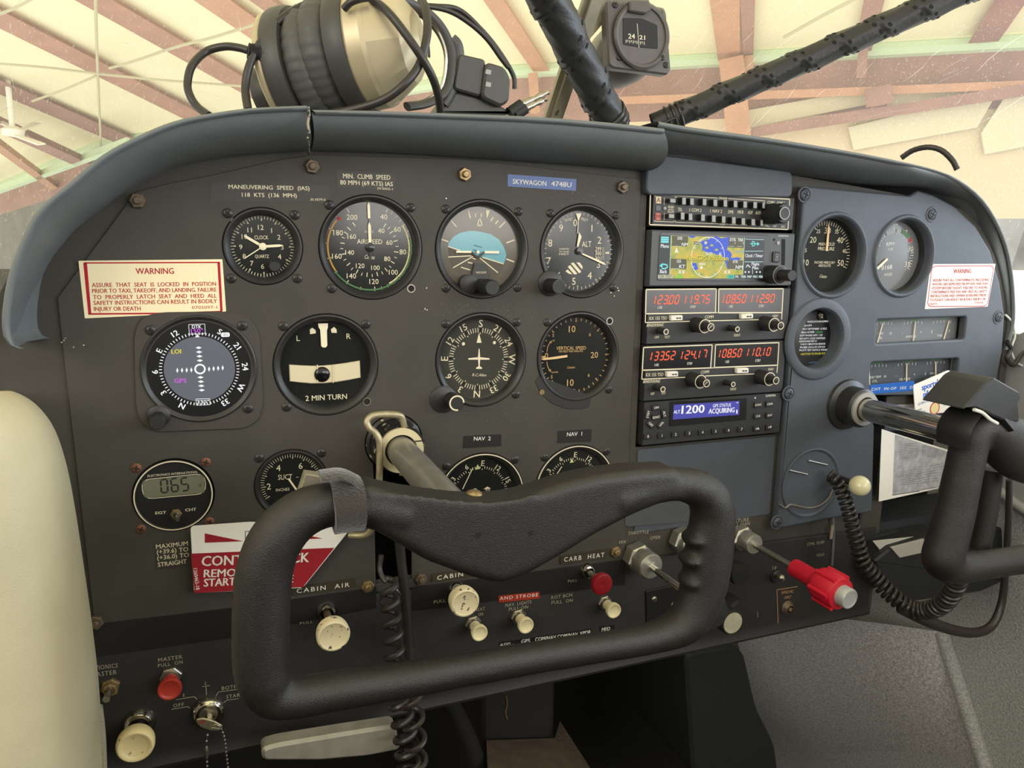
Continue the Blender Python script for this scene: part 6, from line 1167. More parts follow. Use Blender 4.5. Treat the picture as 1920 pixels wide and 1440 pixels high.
paper('paper_slip', 'pale rounded slip beside the folder, left of the blue lettered card', [ZQ(*q) for q in ((265, 400), (285, 345), (500, 330), (520, 390))], mat('slip_grey', (196, 190, 186), .6), -3, None)
BLUI = mat('ink_blue', (30, 92, 200), .6)
def sporty(b, d):
    b.m(BLUI); tl(b, "sporty's", ZQ(578, 210), ZQ(733, 158), 11, d, bold=.35); tl(b, 'pilot shop', ZQ(592, 268), ZQ(776, 208), 11, d, bold=.35)
    b.m(mat('ink_soft_blue', (120, 140, 190), .6)); tl(b, 'GLOBAL REPLACEMENT PRODUCTS', ZQ(545, 353), ZQ(815, 245), 4.4, d, bold=.05)
    b.m(mat('print_dark', (70, 70, 76)))
    for s, q0, q1 in (('CALIBRATED', (742, 317), (822, 288)), ('CARBON', (752, 338), (818, 312)), ('MONOXIDE', (762, 358), (822, 335)), ('DARK', (540, 402), (580, 390)), ('DANGER', (542, 428), (606, 408))): tl(b, s, ZQ(*q0), ZQ(*q1), 3.2, d)
    p = uv(*ZQ(687, 385), d); b.m(mat('ring_red', (196, 84, 66), .6)); b.lathe([(7.6, d), (0, d)], *p, seg=36, cap=False); b.m(mat('spot_yellow', (226, 210, 150), .6)); b.lathe([(6, d+.1), (0, d+.1)], *p, seg=36, cap=False)
paper('detector_card', 'white card with blue lettering and an orange ringed spot, above the map pocket', [ZQ(*q) for q in ((506, 190), (805, 62), (824, 78), (832, 415), (525, 445))], PAPERW, 10, sporty, .8, 'card', 2.2)
paper('paper_tag', 'small white tag hanging left of the map pocket, behind the shaft', [ZQ(*q) for q in ((182, 345), (240, 340), (250, 355), (235, 395), (185, 378))], PAPERW, 2, None, cat='tag')
paper('red_card', 'red striped card half hidden between the shaft and the right wheel', [ZQ(*q) for q in ((722, 495), (860, 465), (860, 590), (720, 540))], mat('card_red', (170, 60, 74), .5), 9, lambda b, d: (b.m(mat('pink', (236, 160, 160))), pl(b, [ZQ(735, 530), ZQ(805, 512)], 2.2, d)), cat='card')
# papers and a black box on the shelf under the pocket
t = thing('shelf_box', 'black box with a pale sloping lid on the ledge under the map pocket', 'box', (*uv(1700, 1060, 20), 20)); b = MB(); b.m(mat('box_black', (28, 29, 31), .6)); b.plate(roundpoly([uv(x, y, 30) for x, y in ((1640, 1052), (1672, 1027), (1735, 1008), (1790, 1000), (1880, 990), (1885, 1090), (1840, 1110), (1700, 1130), (1650, 1085))], 2), -40, 30, 2); b.obj('body', t)
b = MB(); b.m(mat('lid_grey', (170, 164, 156), .5)); b.plate([uv(x, y, 31.5) for x, y in ((1671, 1027), (1733, 1011), (1732, 1036), (1687, 1046))], 29, 31.5, .3); b.obj('lid', t)
paper('paper_slip', 'cream paper scrap lying on the ledge left of the black box', [(1636, 1014), (1735, 1004), (1732, 1012), (1668, 1030), (1654, 1036)], mat('scrap', (186, 182, 172), .6), 22, None)
t = thing('ledge', 'dark ledge under the map pocket', 'ledge', (*uv(1700, 1020, -30), -30)); b = MB(); b.m(mat('ledge_dark', (42, 45, 50), .6)); q = uv(1625, 980, 0); b.box(q[0], uv(1640, 1070, 0)[1], -60, 650, uv(1640, 985, 0)[1], -4); b.obj('board', t)
b = MB(); b.m(mat('ledge_edge', (150, 136, 116), .5)); b.tube([P3(1561, 985, 6), P3(1558, 1010, 6)], 1.6, 8); b.obj('worn_corner', panel)
b = MB(); b.m(mat('strip_grey', (100, 102, 104), .5)); b.tube(spl([P3(x, y, 4) for x, y in ((1560, 940), (1563, 1000), (1560, 1060))], 4), 1.4, 8); b.obj('edge_strip', panel)
t = thing('seat_belt', 'grey strap hanging down the right side wall behind the passenger wheel', 'strap', (*uv(1893, 960, 40), 40)); b = MB(); b.m(mat('strap_grey', (84, 88, 98), .8)); b.tube(spl([P3(x, y, 40) for x, y in ((1893, 880), (1893, 950), (1890, 1020), (1886, 1080))], 4), [5]*13, 8, ry=1.5, up=(0, 0, 1)); b.obj('webbing', t)
# ---------------------------------------------------------------- hangar
az = CYAW+atan2(1385-960, CF); sl = radians(10.8)
hd = Vector((sin(az), 0, -cos(az)))                       # horizontal run of the rafters in (u, v, d)
hh = Vector((cos(az), 0, sin(az)))                        # along the eaves
dn = Vector((hd.x*cos(sl), -sin(sl), hd.z*cos(sl)))       # down the roof slope
CP = Vector((CPOS.x, CPOS.z, -CPOS.y))*1000
D = _f*CF+_r*(1256-960)-_u*(109-720); D = Vector((D.x, D.z, -D.y)); EV = CP+D*(12000/D.dot(hd))
RN = hh.cross(dn); RN = RN if RN.y > 0 else -RN
def rf(px, py, off=0): return Vector(onpx(px, py, EV-RN*off, RN))
INS = mat('roof_insulation', (246, 240, 200), .8, bump=.5, bscale=1.6, var=.03, vscale=.6)
RED = mat('red_primer_steel', (176, 126, 108), .6, var=.12, vscale=2.5); ORG = mat('orange_primer_steel', (198, 146, 116), .6, var=.1, vscale=3); MARO = mat('maroon_steel', (160, 116, 108), .6, var=.15, vscale=2)
GRN = mat('insulation_green', (206, 228, 190), .8)
def ev(x, y): return EV+hh*((Vector(onpx(x, y, EV, -hd))-EV).dot(hh))
eave = [ev(x, y) for x, y in ((2300, 25), (1920, 56), (1590, 84), (1256, 109), (960, 132))]+[rf(x, y) for x, y in ((560, 195), (190, 267), (0, 345), (-300, 470))]
b = MB(); b.m(INS); back = [p-dn*((p-CP).dot(hd)+9000)/cos(sl) for p in eave]
rows = [[e.lerp(k, s/10)+RN*0 for s in range(11)] for e, k in zip(eave, back)]; b.grid(rows)
rows2 = [[p+RN*120 for p in r] for r in rows]; b.grid(rows2); tag(b.obj('ceiling'), None, None, None, 'structure')
b = MB(); b.m(GRN); b.tube([p-RN*60 for p in eave], 110, 8); tag(b.obj('trim_3'), None, None, None, 'structure')
WN = -hd
def wl_(px, py, off=0): return Vector(onpx(px, py, EV+WN*off, WN))
def beam(name, lab, p, q, w, dep, m, n, group=None, cat='beam', kind=None):
    """steel section w wide and dep deep between two points of a plane with normal n"""
    t = (q-p).normalized(); s = t.cross(n).normalized(); k = n*(-dep)
    vs = []
    for a in (p, q):
        for x, y in ((-.5, 0), (.5, 0), (.5, 1), (-.5, 1)): vs.append(a+s*(w*x)+k*y)
    b = MB(); b.m(m); b.add(vs, [(0, 1, 2, 3), (7, 6, 5, 4), (0, 4, 5, 1), (1, 5, 6, 2), (2, 6, 7, 3), (3, 7, 4, 0)])
    b2 = [a+s*(w*x)+k*1.0 for a in (p, q) for x in (-.95, .95)]
    b.add(b2+[v+n*(-dep*.12) for v in b2], [(0, 1, 3, 2), (4, 6, 7, 5), (0, 2, 6, 4), (1, 5, 7, 3), (0, 4, 5, 1), (2, 3, 7, 6)])
    o = b.obj(name, at=tuple((p+q)/2)); return tag(o, lab, cat, group, kind)
def pxw(p, q, wpx):
    m = (p+q)/2; return wpx*(m-CP).length/CF*1.02
RFT = [((-120, -40), (600, 330), 26, RED, 'rust red roof rafter crossing the upper left, above the headset cable loop'), ((80, -72), (700, 290), 27, RED, 'rust red roof rafter just left of the headset, running behind its earcups'),
       ((-160, 82), (430, 340), 27, MARO, 'rust red roof rafter ending at the curve of the left glareshield'), ((330, -65), (620, 142), 30, ORG, 'orange tinted rafter behind the top of the left earcup'),
       ((470, -30), (640, 95), 18, RED, 'thin dark rafter at the top edge, left of the grey earcup'), ((905, -50), (1022, 128), 17, ORG, 'orange rafter left of the compass, ending at the eave'),
       ((1357, -50), (1372, 101), 24, ORG, 'orange rafter directly above the orange post, right of the compass'), ((1403, -50), (1401, 92), 12, MARO, 'short maroon rafter beside the orange post, right of the compass'), ((1648, -50), (1618, 80), 15, MARO, 'maroon rafter above the right windscreen brace'), ((1905, -30), (1845, 62), 22, MARO, 'maroon rafter in the upper right corner')]
for a, c, w, m, lab in RFT:
    p, q = rf(*a), rf(*c); beam('roof_rafter', lab, p, q, pxw(p, q, w)*.95, 110, m, RN, 'hangar roof rafters')
# wall under the eaves
b = MB(); b.m(MARO); H = Vector((0, -1, 0)); low = [p+H*6500 for p in eave]; b.grid([eave, [p+H*900 for p in eave]]); o = tag(b.obj('wall_far'), None, None, None, 'structure')
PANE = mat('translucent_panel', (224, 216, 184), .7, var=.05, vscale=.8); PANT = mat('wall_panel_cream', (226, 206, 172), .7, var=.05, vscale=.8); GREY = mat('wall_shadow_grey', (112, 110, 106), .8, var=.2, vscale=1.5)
b = MB(); b.m(PANT); b.grid([[p+H*900 for p in eave[:6]], [p+H*2350 for p in eave[:6]]]); tag(b.obj('wall_end'), None, None, None, 'structure')
b = MB(); b.m(mat('wall_haze_grey', (150, 150, 152), .7, var=.3, vscale=3)); b.grid([[p+H*2350 for p in eave[:6]], [p+H*3050 for p in eave[:6]]]); tag(b.obj('wall_haze_strip'), None, None, None, 'structure')  # grey strip stands in for the bluish haze low in the windscreen
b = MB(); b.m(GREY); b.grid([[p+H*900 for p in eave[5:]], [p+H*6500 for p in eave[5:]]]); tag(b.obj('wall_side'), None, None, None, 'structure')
def wbeam(name, lab, a, c, wpx, m, off=60, dep=120, grp=None, cat='beam'):
    p, q = wl_(*a, off), wl_(*c, off); return beam(name, lab, p, q, pxw(p, q, wpx)*.72, dep, m, -WN, grp, cat)
wbeam('steel_post', 'orange steel post standing right of the compass', (1371, 112), (1386, 262), 28, ORG, 260, cat='post')
wbeam('wall_girt', 'bright orange horizontal girt on the far wall, behind the right brace', (1160, 192), (2050, 158), 9, ORG, 120)
wbeam('wall_girt', 'maroon girt sloping across the far wall, right of the orange post', (1400, 252), (2050, 152), 12, MARO, 140)
wbeam('steel_post', 'short maroon post on the far wall under the right brace', (1643, 166), (1646, 200), 27, MARO, 260, cat='post')
wbeam('steel_post', 'thin orange strut hanging below the rafter left of the compass', (1003, 140), (1008, 215), 12, ORG, 150, cat='post')
wbeam('steel_post', 'thin tan strut right of the orange post', (1404, 108), (1404, 142), 10, ORG, 150, cat='post')
wbeam('steel_post', 'thin maroon strut behind the upper right windscreen brace', (1616, 94), (1612, 150), 10, MARO, 150, cat='post')
for a, lab in ((((1380, 212), (1626, 168), (1630, 196), (1380, 244)), 'pale green wall panel right of the orange post'), (((1660, 166), (1880, 172), (1862, 186), (1662, 206)), 'pale cream wall panel above the right glareshield'), (((1720, 208), (1860, 188), (1830, 240), (1600, 282), (1590, 240)), 'cream wall panel under the sloping girt'), (((1880, 186), (2000, 170), (2000, 260), (1845, 290), (1838, 250)), 'tan wall panel in the upper right, nearest the window edge')):
    n_ = len(a); q = [wl_(*x, 40) for x in a]; b = MB(); b.m(PANE); b.add(q+[p+WN*60 for p in q], [tuple(range(n_, 2*n_))]+[(i, (i+1) % n_, n_+(i+1) % n_, n_+i) for i in range(n_)]); tag(b.obj('wall_panel', at=tuple(q[0])), lab, 'wall panel', 'far wall panels')
# bracing at the lower left, ceiling fan and slack lines under the roof
def lb(name, lab, a, c, w, m, cat='beam'):
    p, q = rf(*a, 500), rf(*c, 500); return beam(name, lab, p, q, pxw(p, q, w)*.6, 160, m, RN, None, cat)
lb('brace_beam', 'dark maroon brace behind the ceiling fan at the left edge', (-60, 195), (220, 325), 30, MARO); lb('brace_beam', 'orange diagonal brace meeting the left glareshield', (-60, 218), (150, 378), 14, ORG); lb('brace_beam', 'short orange brace near the lower left corner of the windscreen', (-40, 440), (120, 372), 14, ORG)
lb('brace_beam', 'thin pale purlin crossing above the lower left brace', (-60, 372), (240, 258), 7, GRN)
fc = rf(24, 246, 900); fan = thing('ceiling_fan', 'white ceiling fan hanging from the hangar roof at the left edge', 'ceiling fan', tuple(fc)); WHT = mat('fan_white', (250, 250, 236), .5)
k = (fc-CP).length/CF
b = MB(); b.m(WHT); b.T = Matrix.Translation(fc) @ Matrix.Rotation(-pi/2, 4, 'X'); b.lathe([(0, -90*1.2), (14*k, -80), (16*k, 20), (8*k, 90), (0, 95)], seg=24); b.obj('motor', fan)
b = MB(); b.m(WHT); b.tube([fc, fc+Vector((0, 1000, 0))], 4*k, 10); b.obj('rod', fan)
for a, c in (((30, 255), (78, 272)), ((38, 246), (70, 232)), ((12, 246), (-30, 250)), ((18, 238), (-8, 226))):
    p, q = Vector(onpx(*a, fc, (0, 1, .35))), Vector(onpx(*c, fc, (0, 1, .35))); t = (q-p).normalized(); s = t.cross(Vector((0, 1, .35))).normalized()*(6*k)
    b = MB(); b.m(WHT); b.add([p-s*.7, p+s*.7, q+s, q-s]+[x+Vector((0, 25, 0)) for x in (p-s*.7, p+s*.7, q+s, q-s)], [(0, 1, 2, 3), (7, 6, 5, 4), (0, 4, 5, 1), (1, 5, 6, 2), (2, 6, 7, 3), (3, 7, 4, 0)]); b.obj('blade', fan)
LINE = mat('strap_line', (196, 190, 156), .8)
for lab, pts in (('pale conduit hanging straight down through the upper left rafters', ((178, -30), (183, 130), (190, 290))), ('slack line sagging from the left edge towards the second rafter', ((-20, 118), (80, 126), (182, 138), (300, 150), (460, 162))), ('slack line rising to the right below the topmost rafters', ((205, 128), (260, 112), (330, 88), (400, 70), (480, 45))), ('slack line rising to the right above the ceiling fan', ((60, 190), (120, 168), (182, 142))), ('slack line in the top left corner', ((-10, 30), (30, 14), (70, -8))), ('thin line rising from the compass to the upper right', ((1470, 70), (1560, 20), (1640, -20)))):
    t = thing('roof_line', lab, 'line', tuple(rf(*pts[1], 350)), 'lines under the hangar roof'); b = MB(); b.m(LINE); b.tube(spl([rf(*p, 350) for p in pts], 6), 22, 6); b.obj('line', t)
# ---------------------------------------------------------------- windscreen
wm = bpy.data.materials.new('windscreen_acrylic'); wm.use_nodes = True; nt = wm.node_tree; nt.nodes.remove(nt.nodes['Principled BSDF']); N_ = nt.nodes.new; L_ = nt.links.new
tr = N_('ShaderNodeBsdfTransparent'); tr.inputs[0].default_value = (.97, .98, .97, 1); gl = N_('ShaderNodeBsdfGlossy'); gl.inputs['Roughness'].default_value = .05; fro = fresnel(nt, .02)
m1 = N_('ShaderNodeMixShader'); L_(fro, m1.inputs[0]); L_(tr.outputs[0], m1.inputs[1]); L_(gl.outputs[0], m1.inputs[2])
di = N_('ShaderNodeBsdfTranslucent'); di.inputs[0].default_value = (.95, .95, .95, 1); tc_ = N_('ShaderNodeTexCoord')
fac = None
for rot, sc_x, thr in ((.5, 800, .70), (-.7, 900, .71), (1.6, 700, .72)):
    mp_ = N_('ShaderNodeMapping'); mp_.inputs['Rotation'].default_value = (rot*.3, rot, 0); mp_.inputs['Scale'].default_value = (sc_x, sc_x, 22); nz = N_('ShaderNodeTexNoise'); nz.inputs['Scale'].default_value = 1; nz.inputs['Detail'].default_value = 1
    L_(tc_.outputs['Object'], mp_.inputs[0]); L_(mp_.outputs[0], nz.inputs['Vector']); mr = N_('ShaderNodeMapRange'); mr.inputs['From Min'].default_value = thr; mr.inputs['From Max'].default_value = thr+.03; L_(nz.outputs['Fac'], mr.inputs[0])
    if fac is None: fac = mr.outputs[0]
    else: ad = N_('ShaderNodeMath'); ad.operation = 'MAXIMUM'; L_(fac, ad.inputs[0]); L_(mr.outputs[0], ad.inputs[1]); fac = ad.outputs[0]
sc2 = N_('ShaderNodeMath'); sc2.operation = 'MULTIPLY_ADD'; sc2.inputs[1].default_value = .3; sc2.inputs[2].default_value = .15; L_(fac, sc2.inputs[0])
m2 = N_('ShaderNodeMixShader'); L_(sc2.outputs[0], m2.inputs[0]); L_(m1.outputs[0], m2.inputs[1]); L_(di.outputs[0], m2.inputs[2]); L_(m2.outputs[0], nt.nodes['Material Output'].inputs['Surface'])
rows = []
for i in range(25):
    s = -1+2*i/24; u = 150+560*s; dbot = -390+330*abs(s)**2.2; dtop = 60+120*abs(s)**2; row = []
    for j in range(13):
        t = j/12; row.append((u*(1-.04*t)+6*t, 120-90*abs(s)**3+(520-120+60*abs(s)**3)*t+30*sin(pi*t), dbot*(1-t)+dtop*t-40*sin(pi*t)))
    rows.append(row)
b = MB(); b.m(wm); b.grid(rows)
scm = bpy.data.materials.new('scratch_white'); scm.use_nodes = True; nt = scm.node_tree; nt.nodes.remove(nt.nodes['Principled BSDF'])
s1 = nt.nodes.new('ShaderNodeBsdfTransparent'); s2 = nt.nodes.new('ShaderNodeBsdfTranslucent'); s2.inputs[0].default_value = (1, 1, 1, 1); s3 = nt.nodes.new('ShaderNodeMixShader'); s3.inputs[0].default_value = .6
nt.links.new(s1.outputs[0], s3.inputs[1]); nt.links.new(s2.outputs[0], s3.inputs[2]); nt.links.new(s3.outputs[0], nt.nodes['Material Output'].inputs['Surface']); b.m(scm)
def on_pane(i, j):
    i = min(23.99, max(0, i)); j = min(11.99, max(0, j)); a, c = int(i), int(j); fi, fj = i-a, j-c; V = lambda x, y: Vector(rows[x][y])
    return V(a, c).lerp(V(a+1, c), fi).lerp(V(a, c+1).lerp(V(a+1, c+1), fi), fj)+Vector((0, 0, .6))
rnd = random.Random(11)
for k in range(420):                            # hairline scratches in the acrylic
    i0 = rnd.choice((rnd.uniform(1, 8), rnd.uniform(12, 23), rnd.uniform(14, 23))); j0 = rnd.uniform(0, 7); an = rnd.gauss(.7, .8); ln = rnd.uniform(.06, .55) if k % 6 else rnd.uniform(.5, 1.3); cv = rnd.uniform(-.5, .5); w = rnd.uniform(.10, .34)
    pts = [on_pane(i0+ln*cos(an+cv*q/5)*q/5*.9, j0+ln*sin(an+cv*q/5)*q/5*1.3) for q in range(6)]
    vs = []
    for q, p in enumerate(pts):
        t = (pts[min(q+1, 5)]-pts[max(q-1, 0)]).normalized(); sd = t.cross(Vector((0, .6, .8))).normalized()*w*(1-abs(q-2.5)/3.4); vs += [p-sd, p+sd]
    b.add(vs, [(2*q, 2*q+1, 2*q+3, 2*q+2) for q in range(5)])
o = tag(b.obj('window_1', smooth=180), None, None, None, 'structure')
# centre strip, braces and compass
t = thing('centre_strip', 'dull aluminium centre strip of the windscreen running up beside the left brace', 'strip', (*uv(1040, 215, -215), -215)); b = MB(); b.m(mat('strip_aluminium', (150, 142, 122), .45, metal=.35, var=.12, vscale=40))
p0, p1 = Vector((*uv(1034, 236, -235), -235)), Vector((*uv(1122, -25, -150), -150)); p1 = p0+(p1-p0)*1.5; sx_ = Vector((1, .32, 0)).normalized()
for w, dz in ((13, 0), (6, 7)):
    vs = []
    for p in (p0, p1): vs += [p-sx_*w+Vector((0, 0, dz-8)), p+sx_*w+Vector((0, 0, dz-8)), p+sx_*w+Vector((0, 0, dz)), p-sx_*w+Vector((0, 0, dz))]
    b.add(vs, [(0, 1, 2, 3), (7, 6, 5, 4), (0, 4, 5, 1), (1, 5, 6, 2), (2, 6, 7, 3), (3, 7, 4, 0)])
b.obj('bar', t)
b = MB(); b.m(mat('crack_dark', (60, 50, 40), .8)); b.tube(spl([P3(x, y, -219) for x, y in ((1043, 216), (1050, 196), (1055, 184), (1062, 170), (1066, 155))], 4), 1.4, 6); b.obj('crack', t)
WRAP = mat('brace_leather', (38, 37, 36), .45, spec=.5, bump=.4, bscale=260)
def brace(lab, a, c, turns, r, seed):
    rnd = random.Random(seed); t = thing('windscreen_brace', lab, 'brace', a, 'wrapped windscreen braces'); a, c = Vector(a), Vector(c); c = a+(c-a)*1.6; turns *= 1.6; n = 240; ax_ = (c-a).normalized(); nr = Vector((0, 0, 1)); nr = (nr-ax_*nr.dot(ax_)).normalized(); bn = ax_.cross(nr); rows = []
    for i in range(n+1):
        s = i/n; row = []
        for k in range(28):
            ph = 2*pi*k/28; h = (s*turns-k/28) % 1.0; rr = r*(1+.14*(1-h)**3)+.5*sin(7*ph+s*60+seed); row.append(a+(c-a)*s+(nr*cos(ph)+bn*sin(ph))*rr)
        rows.append(row)
    b = MB(); b.m(WRAP); b.grid(rows, True); b.obj('wrap', t, smooth=60)
    b = MB(); b.m(SLOT)
    for i in range(int(turns*9)):
        for off in (.3, .62):
            s = (i+off*.5)/(turns*9); k = s*turns; 
            for extra in (.12, -.14):
                f = (k+extra) % 1.0; ph = 2*pi*f; h = (s*turns-f) % 1.0; q = a+(c-a)*s+(nr*cos(ph)+bn*sin(ph))*(r*(1+.14*(1-h)**3)+.5*sin(7*ph+s*60+seed)+.25); dirv = (nr*cos(ph)+bn*sin(ph))
                b.T = axis(q, dirv, ax_); b.lathe([(1.8, -1), (1.8, .1), (0, .1)], seg=10)
    b.T = None; b.obj('perforation', t)
    b = MB(); b.m(CORD); q = a+(c-a)*.03
    for j in range(3): b.tube([q+ax_*j*7+(nr*cos(x)+bn*sin(x))*(r*1.1) for x in [2*pi*i/24 for i in range(24)]], 1.6, 6, closed=True)
    b.tube(spl([q+nr*r*1.1, q+nr*r*1.3+ax_*6, q+nr*r*1.2-ax_*12, q+nr*r*1.05-ax_*20], 4), 1.4, 6); b.obj('lacing', t)
brace('black leather wrapped brace leaning left in front of the compass', P3(1152, 240, -205), P3(1008, -40, -110), 3.2, 18.5, 1)
brace('black leather wrapped brace rising to the upper right across the windscreen', P3(1225, 236, -205), P3(1840, -30, -40), 8.5, 13.5, 4)
t = thing('compass', 'grey boxed magnetic compass showing 24 and 21, hung on the windscreen strip', 'compass', (*uv(1195, 70, -200), -200)); ZX = zc(900, 0, 3.84); CD = -190
CG = mat('compass_grey', (84, 79, 74), .45, metal=.2, var=.12, vscale=80)
b = MB(); b.m(CG); b.plate(roundpoly([uv(*ZX(*q), CD) for q in ((905, -20), (1215, -20), (1240, 38), (1330, 55), (1345, 90), (1378, 500), (1350, 540), (960, 492), (925, 465))], 3), CD-12, CD, 2); b.obj('front_plate', t)
bc = Vector((*uv(*ZX(1155, 262), CD), CD)); br = abs(uv(*ZX(1355, 262), CD)[0]-uv(*ZX(955, 262), CD)[0])/2
b = MB(); b.m(CG); b.lathe([(br, CD-1), (br, CD+4), (br-2, CD+5.5), (br-5, CD+5), (br-6, CD+3), (0, CD+3)], bc.x, bc.y, seg=56)
b.plate(roundpoly([uv(*ZX(*q), CD+6) for q in ((1068, 10), (1205, 5), (1228, 80), (1185, 105), (1070, 85))], 2), CD, CD+9, 1.5); b.obj('bezel', t)
b = MB(); b.m(mat('compass_window', (16, 16, 17), .2)); b.plate(roundpoly([uv(*ZX(*q), CD+3.6) for q in ((1030, 128), (1165, 132), (1278, 180), (1282, 352), (1140, 340), (1030, 320))], 2), CD+2, CD+3.6, .3)
b.m(INK); tl(b, '24', ZX(1068, 260), ZX(1115, 262), 9, CD+3.75, bold=.15); tl(b, '21', ZX(1148, 268), ZX(1188, 272), 8, CD+3.75, bold=.15)
for i in range(11): a_ = ZX(1052+i*13, 285+i*1.5); pl(b, [a_, (a_[0], a_[1]+(4 if i % 2 else 6))], .7, CD+3.75)
pl(b, [ZX(1132, 170), ZX(1145, 345)], .6, CD+3.8); b.obj('window', t)
for q in ((972, 35), (1305, 95), (1002, 415), (1338, 468), (1298, 420)): p = uv(*ZX(*q), CD); share('screw', SCR, t, (*p, CD if q[0] != 1298 else CD+4), random.uniform(0, 80))
b = MB(); b.m(CG); b.T = axis(Vector((*uv(*ZX(1140, 300), CD-14), CD-14)), (-.12, -.22, -1)); b.lathe([(br*.98, 0), (br*1.02, 25), (br*.95, 50), (br*.7, 72), (0, 80)], seg=48); b.obj('housing', t)
b = MB(); b.m(mat('strip_aluminium', (150, 142, 122))); b.plate([uv(*ZX(*q), CD-20) for q in ((760, 60), (830, 20), (900, 10), (900, 150), (780, 290), (700, 250))], CD-26, CD-18, 1); b.obj('bracket', t)
# right hand cable over the glareshield
t = thing('antenna_cable', 'short black cable arching over the right glareshield', 'cable', P3(1745, 290, -30)); b = MB(); b.m(CORD); b.tube(spl([P3(x, y, d) for x, y, d in ((1690, 296, -60), (1712, 282, -50), (1740, 276, -36), (1765, 282, -26), (1785, 300, -18), (1795, 318, -14))], 6), [3, 3.2]*15+[3.2], 10); b.obj('sheath', t)
# ---------------------------------------------------------------- headset on the glareshield
hs = thing('headset', 'black and champagne aviation headset lying on top of the left glareshield', 'headset', P3(680, 200, -25)); ZS = zc(320, 0, 3)
BEI = mat('champagne_shell', (188, 174, 142), .38, metal=.35, var=.05, vscale=30); PADL = mat('ear_seal_leather', (74, 73, 70), .5, spec=.45); HBK = mat('headset_black', (62, 61, 58), .45)
HA = Vector((.84, .15, .52)).normalized(); HC = Vector(P3(668, 98, -30)); HX = Vector((0, 1, 0))
def cup(parent, sgn, c, seal_w, deep=1., ring=1.):
    M_ = axis(c, HA*sgn, HX)
    b = MB(); b.m(HBK); b.T = M_; b.lathe([(38, -9), (45, -8), (46.4, -4), (46.4, 4), (45.4, 7), (42, 8)], seg=64); o = b.obj('cup_rim', parent)
    b = MB(); b.m(BEI); b.T = M_; b.lathe([(44, 7), (44.8, 9), (44.4, 7+13*ring), (43, 7+16*ring)], seg=64, cap=False)
    f = 9; rows = []
    for rr, a in [(q, 7+16*ring+h_*deep) for q, h_ in ((43, 0), (39, 10), (31, 22), (21, 29), (12, 32), (.01, 32.5))]:
        rows.append([(rr*cos(2*pi*k/f+.35)*(1.0), rr*sin(2*pi*k/f+.35), a-(1.2 if k % 2 else 0)*(rr/40)) for k in range(f)])
    rows2 = []
    for r_ in rows:
        q = []
        for k in range(f):
            p, n_ = Vector(r_[k]), Vector(r_[(k+1) % f])
            for s in range(6): x = p.lerp(n_, s/6); rad = hypot(r_[k][0], r_[k][1]); cr = hypot(x.x, x.y) or 1; mixr = 1+(rad/cr-1)*(1 if r_ is rows[0] else .35); q.append((x.x*mixr, x.y*mixr, x.z))
        rows2.append(q)
    b.grid(rows2, True); b.obj('ear_cup', parent, smooth=16)
    b = MB(); b.m(PADL); b.T = M_; rows = []; K = 120
    for j in range(15):
        ph = -pi*.55+pi*1.9*j/14; row = []
        for k in range(K):
            w = 1+.085*abs(sin(k*.9+.7*sin(k*.31)))*(.5+.5*cos(ph)); rad = 31+13.2*cos(ph)*w; row.append((rad*cos(2*pi*k/K), rad*sin(2*pi*k/K), -8-seal_w/2+seal_w*.62*sin(ph)*(1+.03*sin(k*1.3))))
        rows.append(row)
    b.grid(rows, True); b.obj('ear_seal', parent, smooth=75); return M_
M1 = cup(hs, 1, HC, 23); M2 = cup(hs, -1, HC-HA*51-Vector((0, 4, 0)), 20, .15, .4)
p = M1 @ Vector((0, 0, 56)); b = MB(); b.m(HBK); b.T = axis(M1 @ Vector((2, -24, 50.5)), HA+Vector((.25, 0, .0)), HX); b.tube([(9*cos(a), 5.5*sin(a), 1) for a in [2*pi*i/32 for i in range(32)]], .7, 6, closed=True)
for i in (-1, 0, 1): b.tube(spl([(-6, i*3-1, 1), (0, i*2.4, 1.4), (6, i*1.2+1, 1)], 4), .6, 6)
b.obj('emblem', hs)
def cable(pts, r=2.6, d=-20, name='cable', par=None):
    q = [P3(*(ZS(x[0], x[1])), x[2] if len(x) > 2 else d) for x in pts]; b = MB(); b.m(CORD); b.tube(spl(q, 8), r, 10); return b.obj(name, par or hs)
cable([(440, 285, -26), (380, 268, -30), (300, 262, -36), (200, 290, -40), (120, 370, -32), (95, 470, -28), (110, 540, -24), (150, 600, -20), (215, 650, -10)], 2.9)
cable([(435, 620, -10), (420, 500, -20), (440, 380, -22), (500, 250, -24), (620, 110, -26), (780, 20, -28), (950, -25, -25), (1060, -12, 0), (1150, 10, 14), (1250, 100, 26), (1390, 290, 32), (1470, 430, 26), (1505, 540, 10), (1518, 640, -5)], 3.1)
cable([(975, 50, 14), (1010, 15, 18), (1060, -5, 20), (1120, -15, 18)], 2.8)
cable([(1395, -30, -10), (1430, 40, 6), (1445, 150, 18), (1430, 260, 24), (1390, 380, 26), (1310, 480, 26), (1200, 560, 20), (1050, 610, 10), (900, 640, 0)], 3.2)
cable([(1240, 10, -40), (1400, 30, -46), (1560, 60, -52), (1680, 130, -56), (1780, 220, -60), (1860, 330, -62), (1900, 380, -62)], 2.2); cable([(1250, 25, -44), (1480, 35, -50), (1620, 55, -56), (1740, 160, -60), (1840, 280, -64), (1925, 420, -66), (1935, 500, -66)], 2.2)
b = MB(); b.m(RUB); q = spl([P3(*ZS(x, y), -26) for x, y in ((432, 285), (470, 295), (510, 302), (560, 312))], 5); b.tube(q, [5+.9*(i % 2)+2.2*i/len(q) for i in range(len(q))], 14); b.obj('strain_relief', hs)
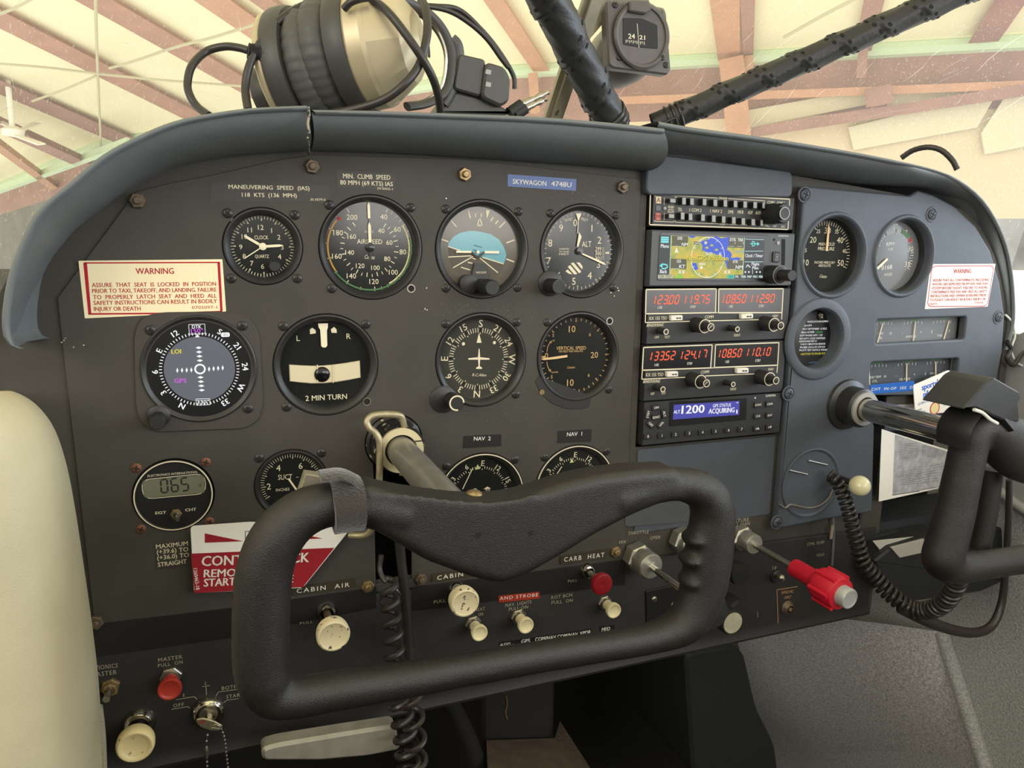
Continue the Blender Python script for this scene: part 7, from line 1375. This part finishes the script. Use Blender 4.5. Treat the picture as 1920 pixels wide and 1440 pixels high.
b = MB(); b.m(HBK); b.T = axis(HC-HA*82+Vector((6, -14, -6)), HA, HX); b.lathe([(20, -6), (22, 0), (20, 8), (0, 8)], seg=32); b.obj('battery_knob', hs)
q = spl([P3(*ZS(x, y), d) for x, y, d in ((1235, -10, -35), (1330, 25, -40), (1430, 75, -44), (1520, 170, -46), (1568, 290, -46), (1565, 420, -44), (1530, 520, -40), (1440, 580, -34), (1330, 600, -28))], 6); b = MB(); b.m(HBK); b.tube(q, 3.4, 10, ry=5.5); b.obj('stirrup', hs)
b = MB(); b.m(CHROME); b.tube([p_+Vector((-4, 0, 2)) for p_ in q[6:-6]], 1.2, 8); b.obj('stirrup_wire', hs)
b = MB(); b.m(HBK); b.tube(spl([P3(*ZS(x, y), -48) for x, y in ((1575, 225), (1605, 260), (1612, 340), (1600, 430), (1560, 540), (1530, 590))], 5), 6, 12); b.obj('headband_arm', hs)
b = MB(); b.m(HBK); b.plate(roundpoly([uv(*ZS(*x), -40) for x in ((1622, 300), (1775, 335), (1750, 545), (1590, 500))], 4), -70, -40, 1.5); b.obj('slider', hs)
b = MB(); b.m(HBK); b.plate(roundpoly([uv(*ZS(*x), -36) for x in ((1775, 345), (1880, 375), (1915, 440), (1905, 570), (1860, 600), (1748, 548))], 5), -72, -36, 2); b.m(BTN)
for y in (388, 458): b.plate(roundpoly([uv(*ZS(*x), -35.5) for x in ((1775, y), (1805, y+8), (1800, y+34), (1770, y+28))], .8), -38, -35.4, .2)
b.obj('hinge', hs)
b = MB(); b.m(PADL); b.plate(roundpoly([uv(*ZS(*x), -45) for x in ((1590, 510), (1750, 550), (1880, 605), (1920, 640), (1500, 640))], 6), -90, -45, 2); b.obj('headband', hs)
t = thing('headset_plugs', 'pair of gold tipped headset jack plugs resting on the glareshield beside the headset', 'plug', P3(985, 195, -45))
for x0, y0, x1, y1, x2, y2 in ((955, 212, 978, 196, 1028, 173), (965, 216, 985, 203, 1024, 186)):
    b = MB(); b.m(RUB); b.tube([P3(x0, y0, -45), P3(x1, y1, -45)], 5, 14); pg = b.obj('plug_body', t)
    b = MB(); b.m(STEEL); q = [Vector(P3(x1, y1, -45)).lerp(Vector(P3(x2, y2, -45)), i/8) for i in range(9)]; b.tube(q, [3.2, 3.2, 2.8, 2.8, 2.0, 2.8, 2.8, 1.4, 2.4], 12); b.obj('jack', t)
bpy.data.objects.remove(_fo)
for m_ in list(bpy.data.meshes):
    if m_.users == 0: bpy.data.meshes.remove(m_)
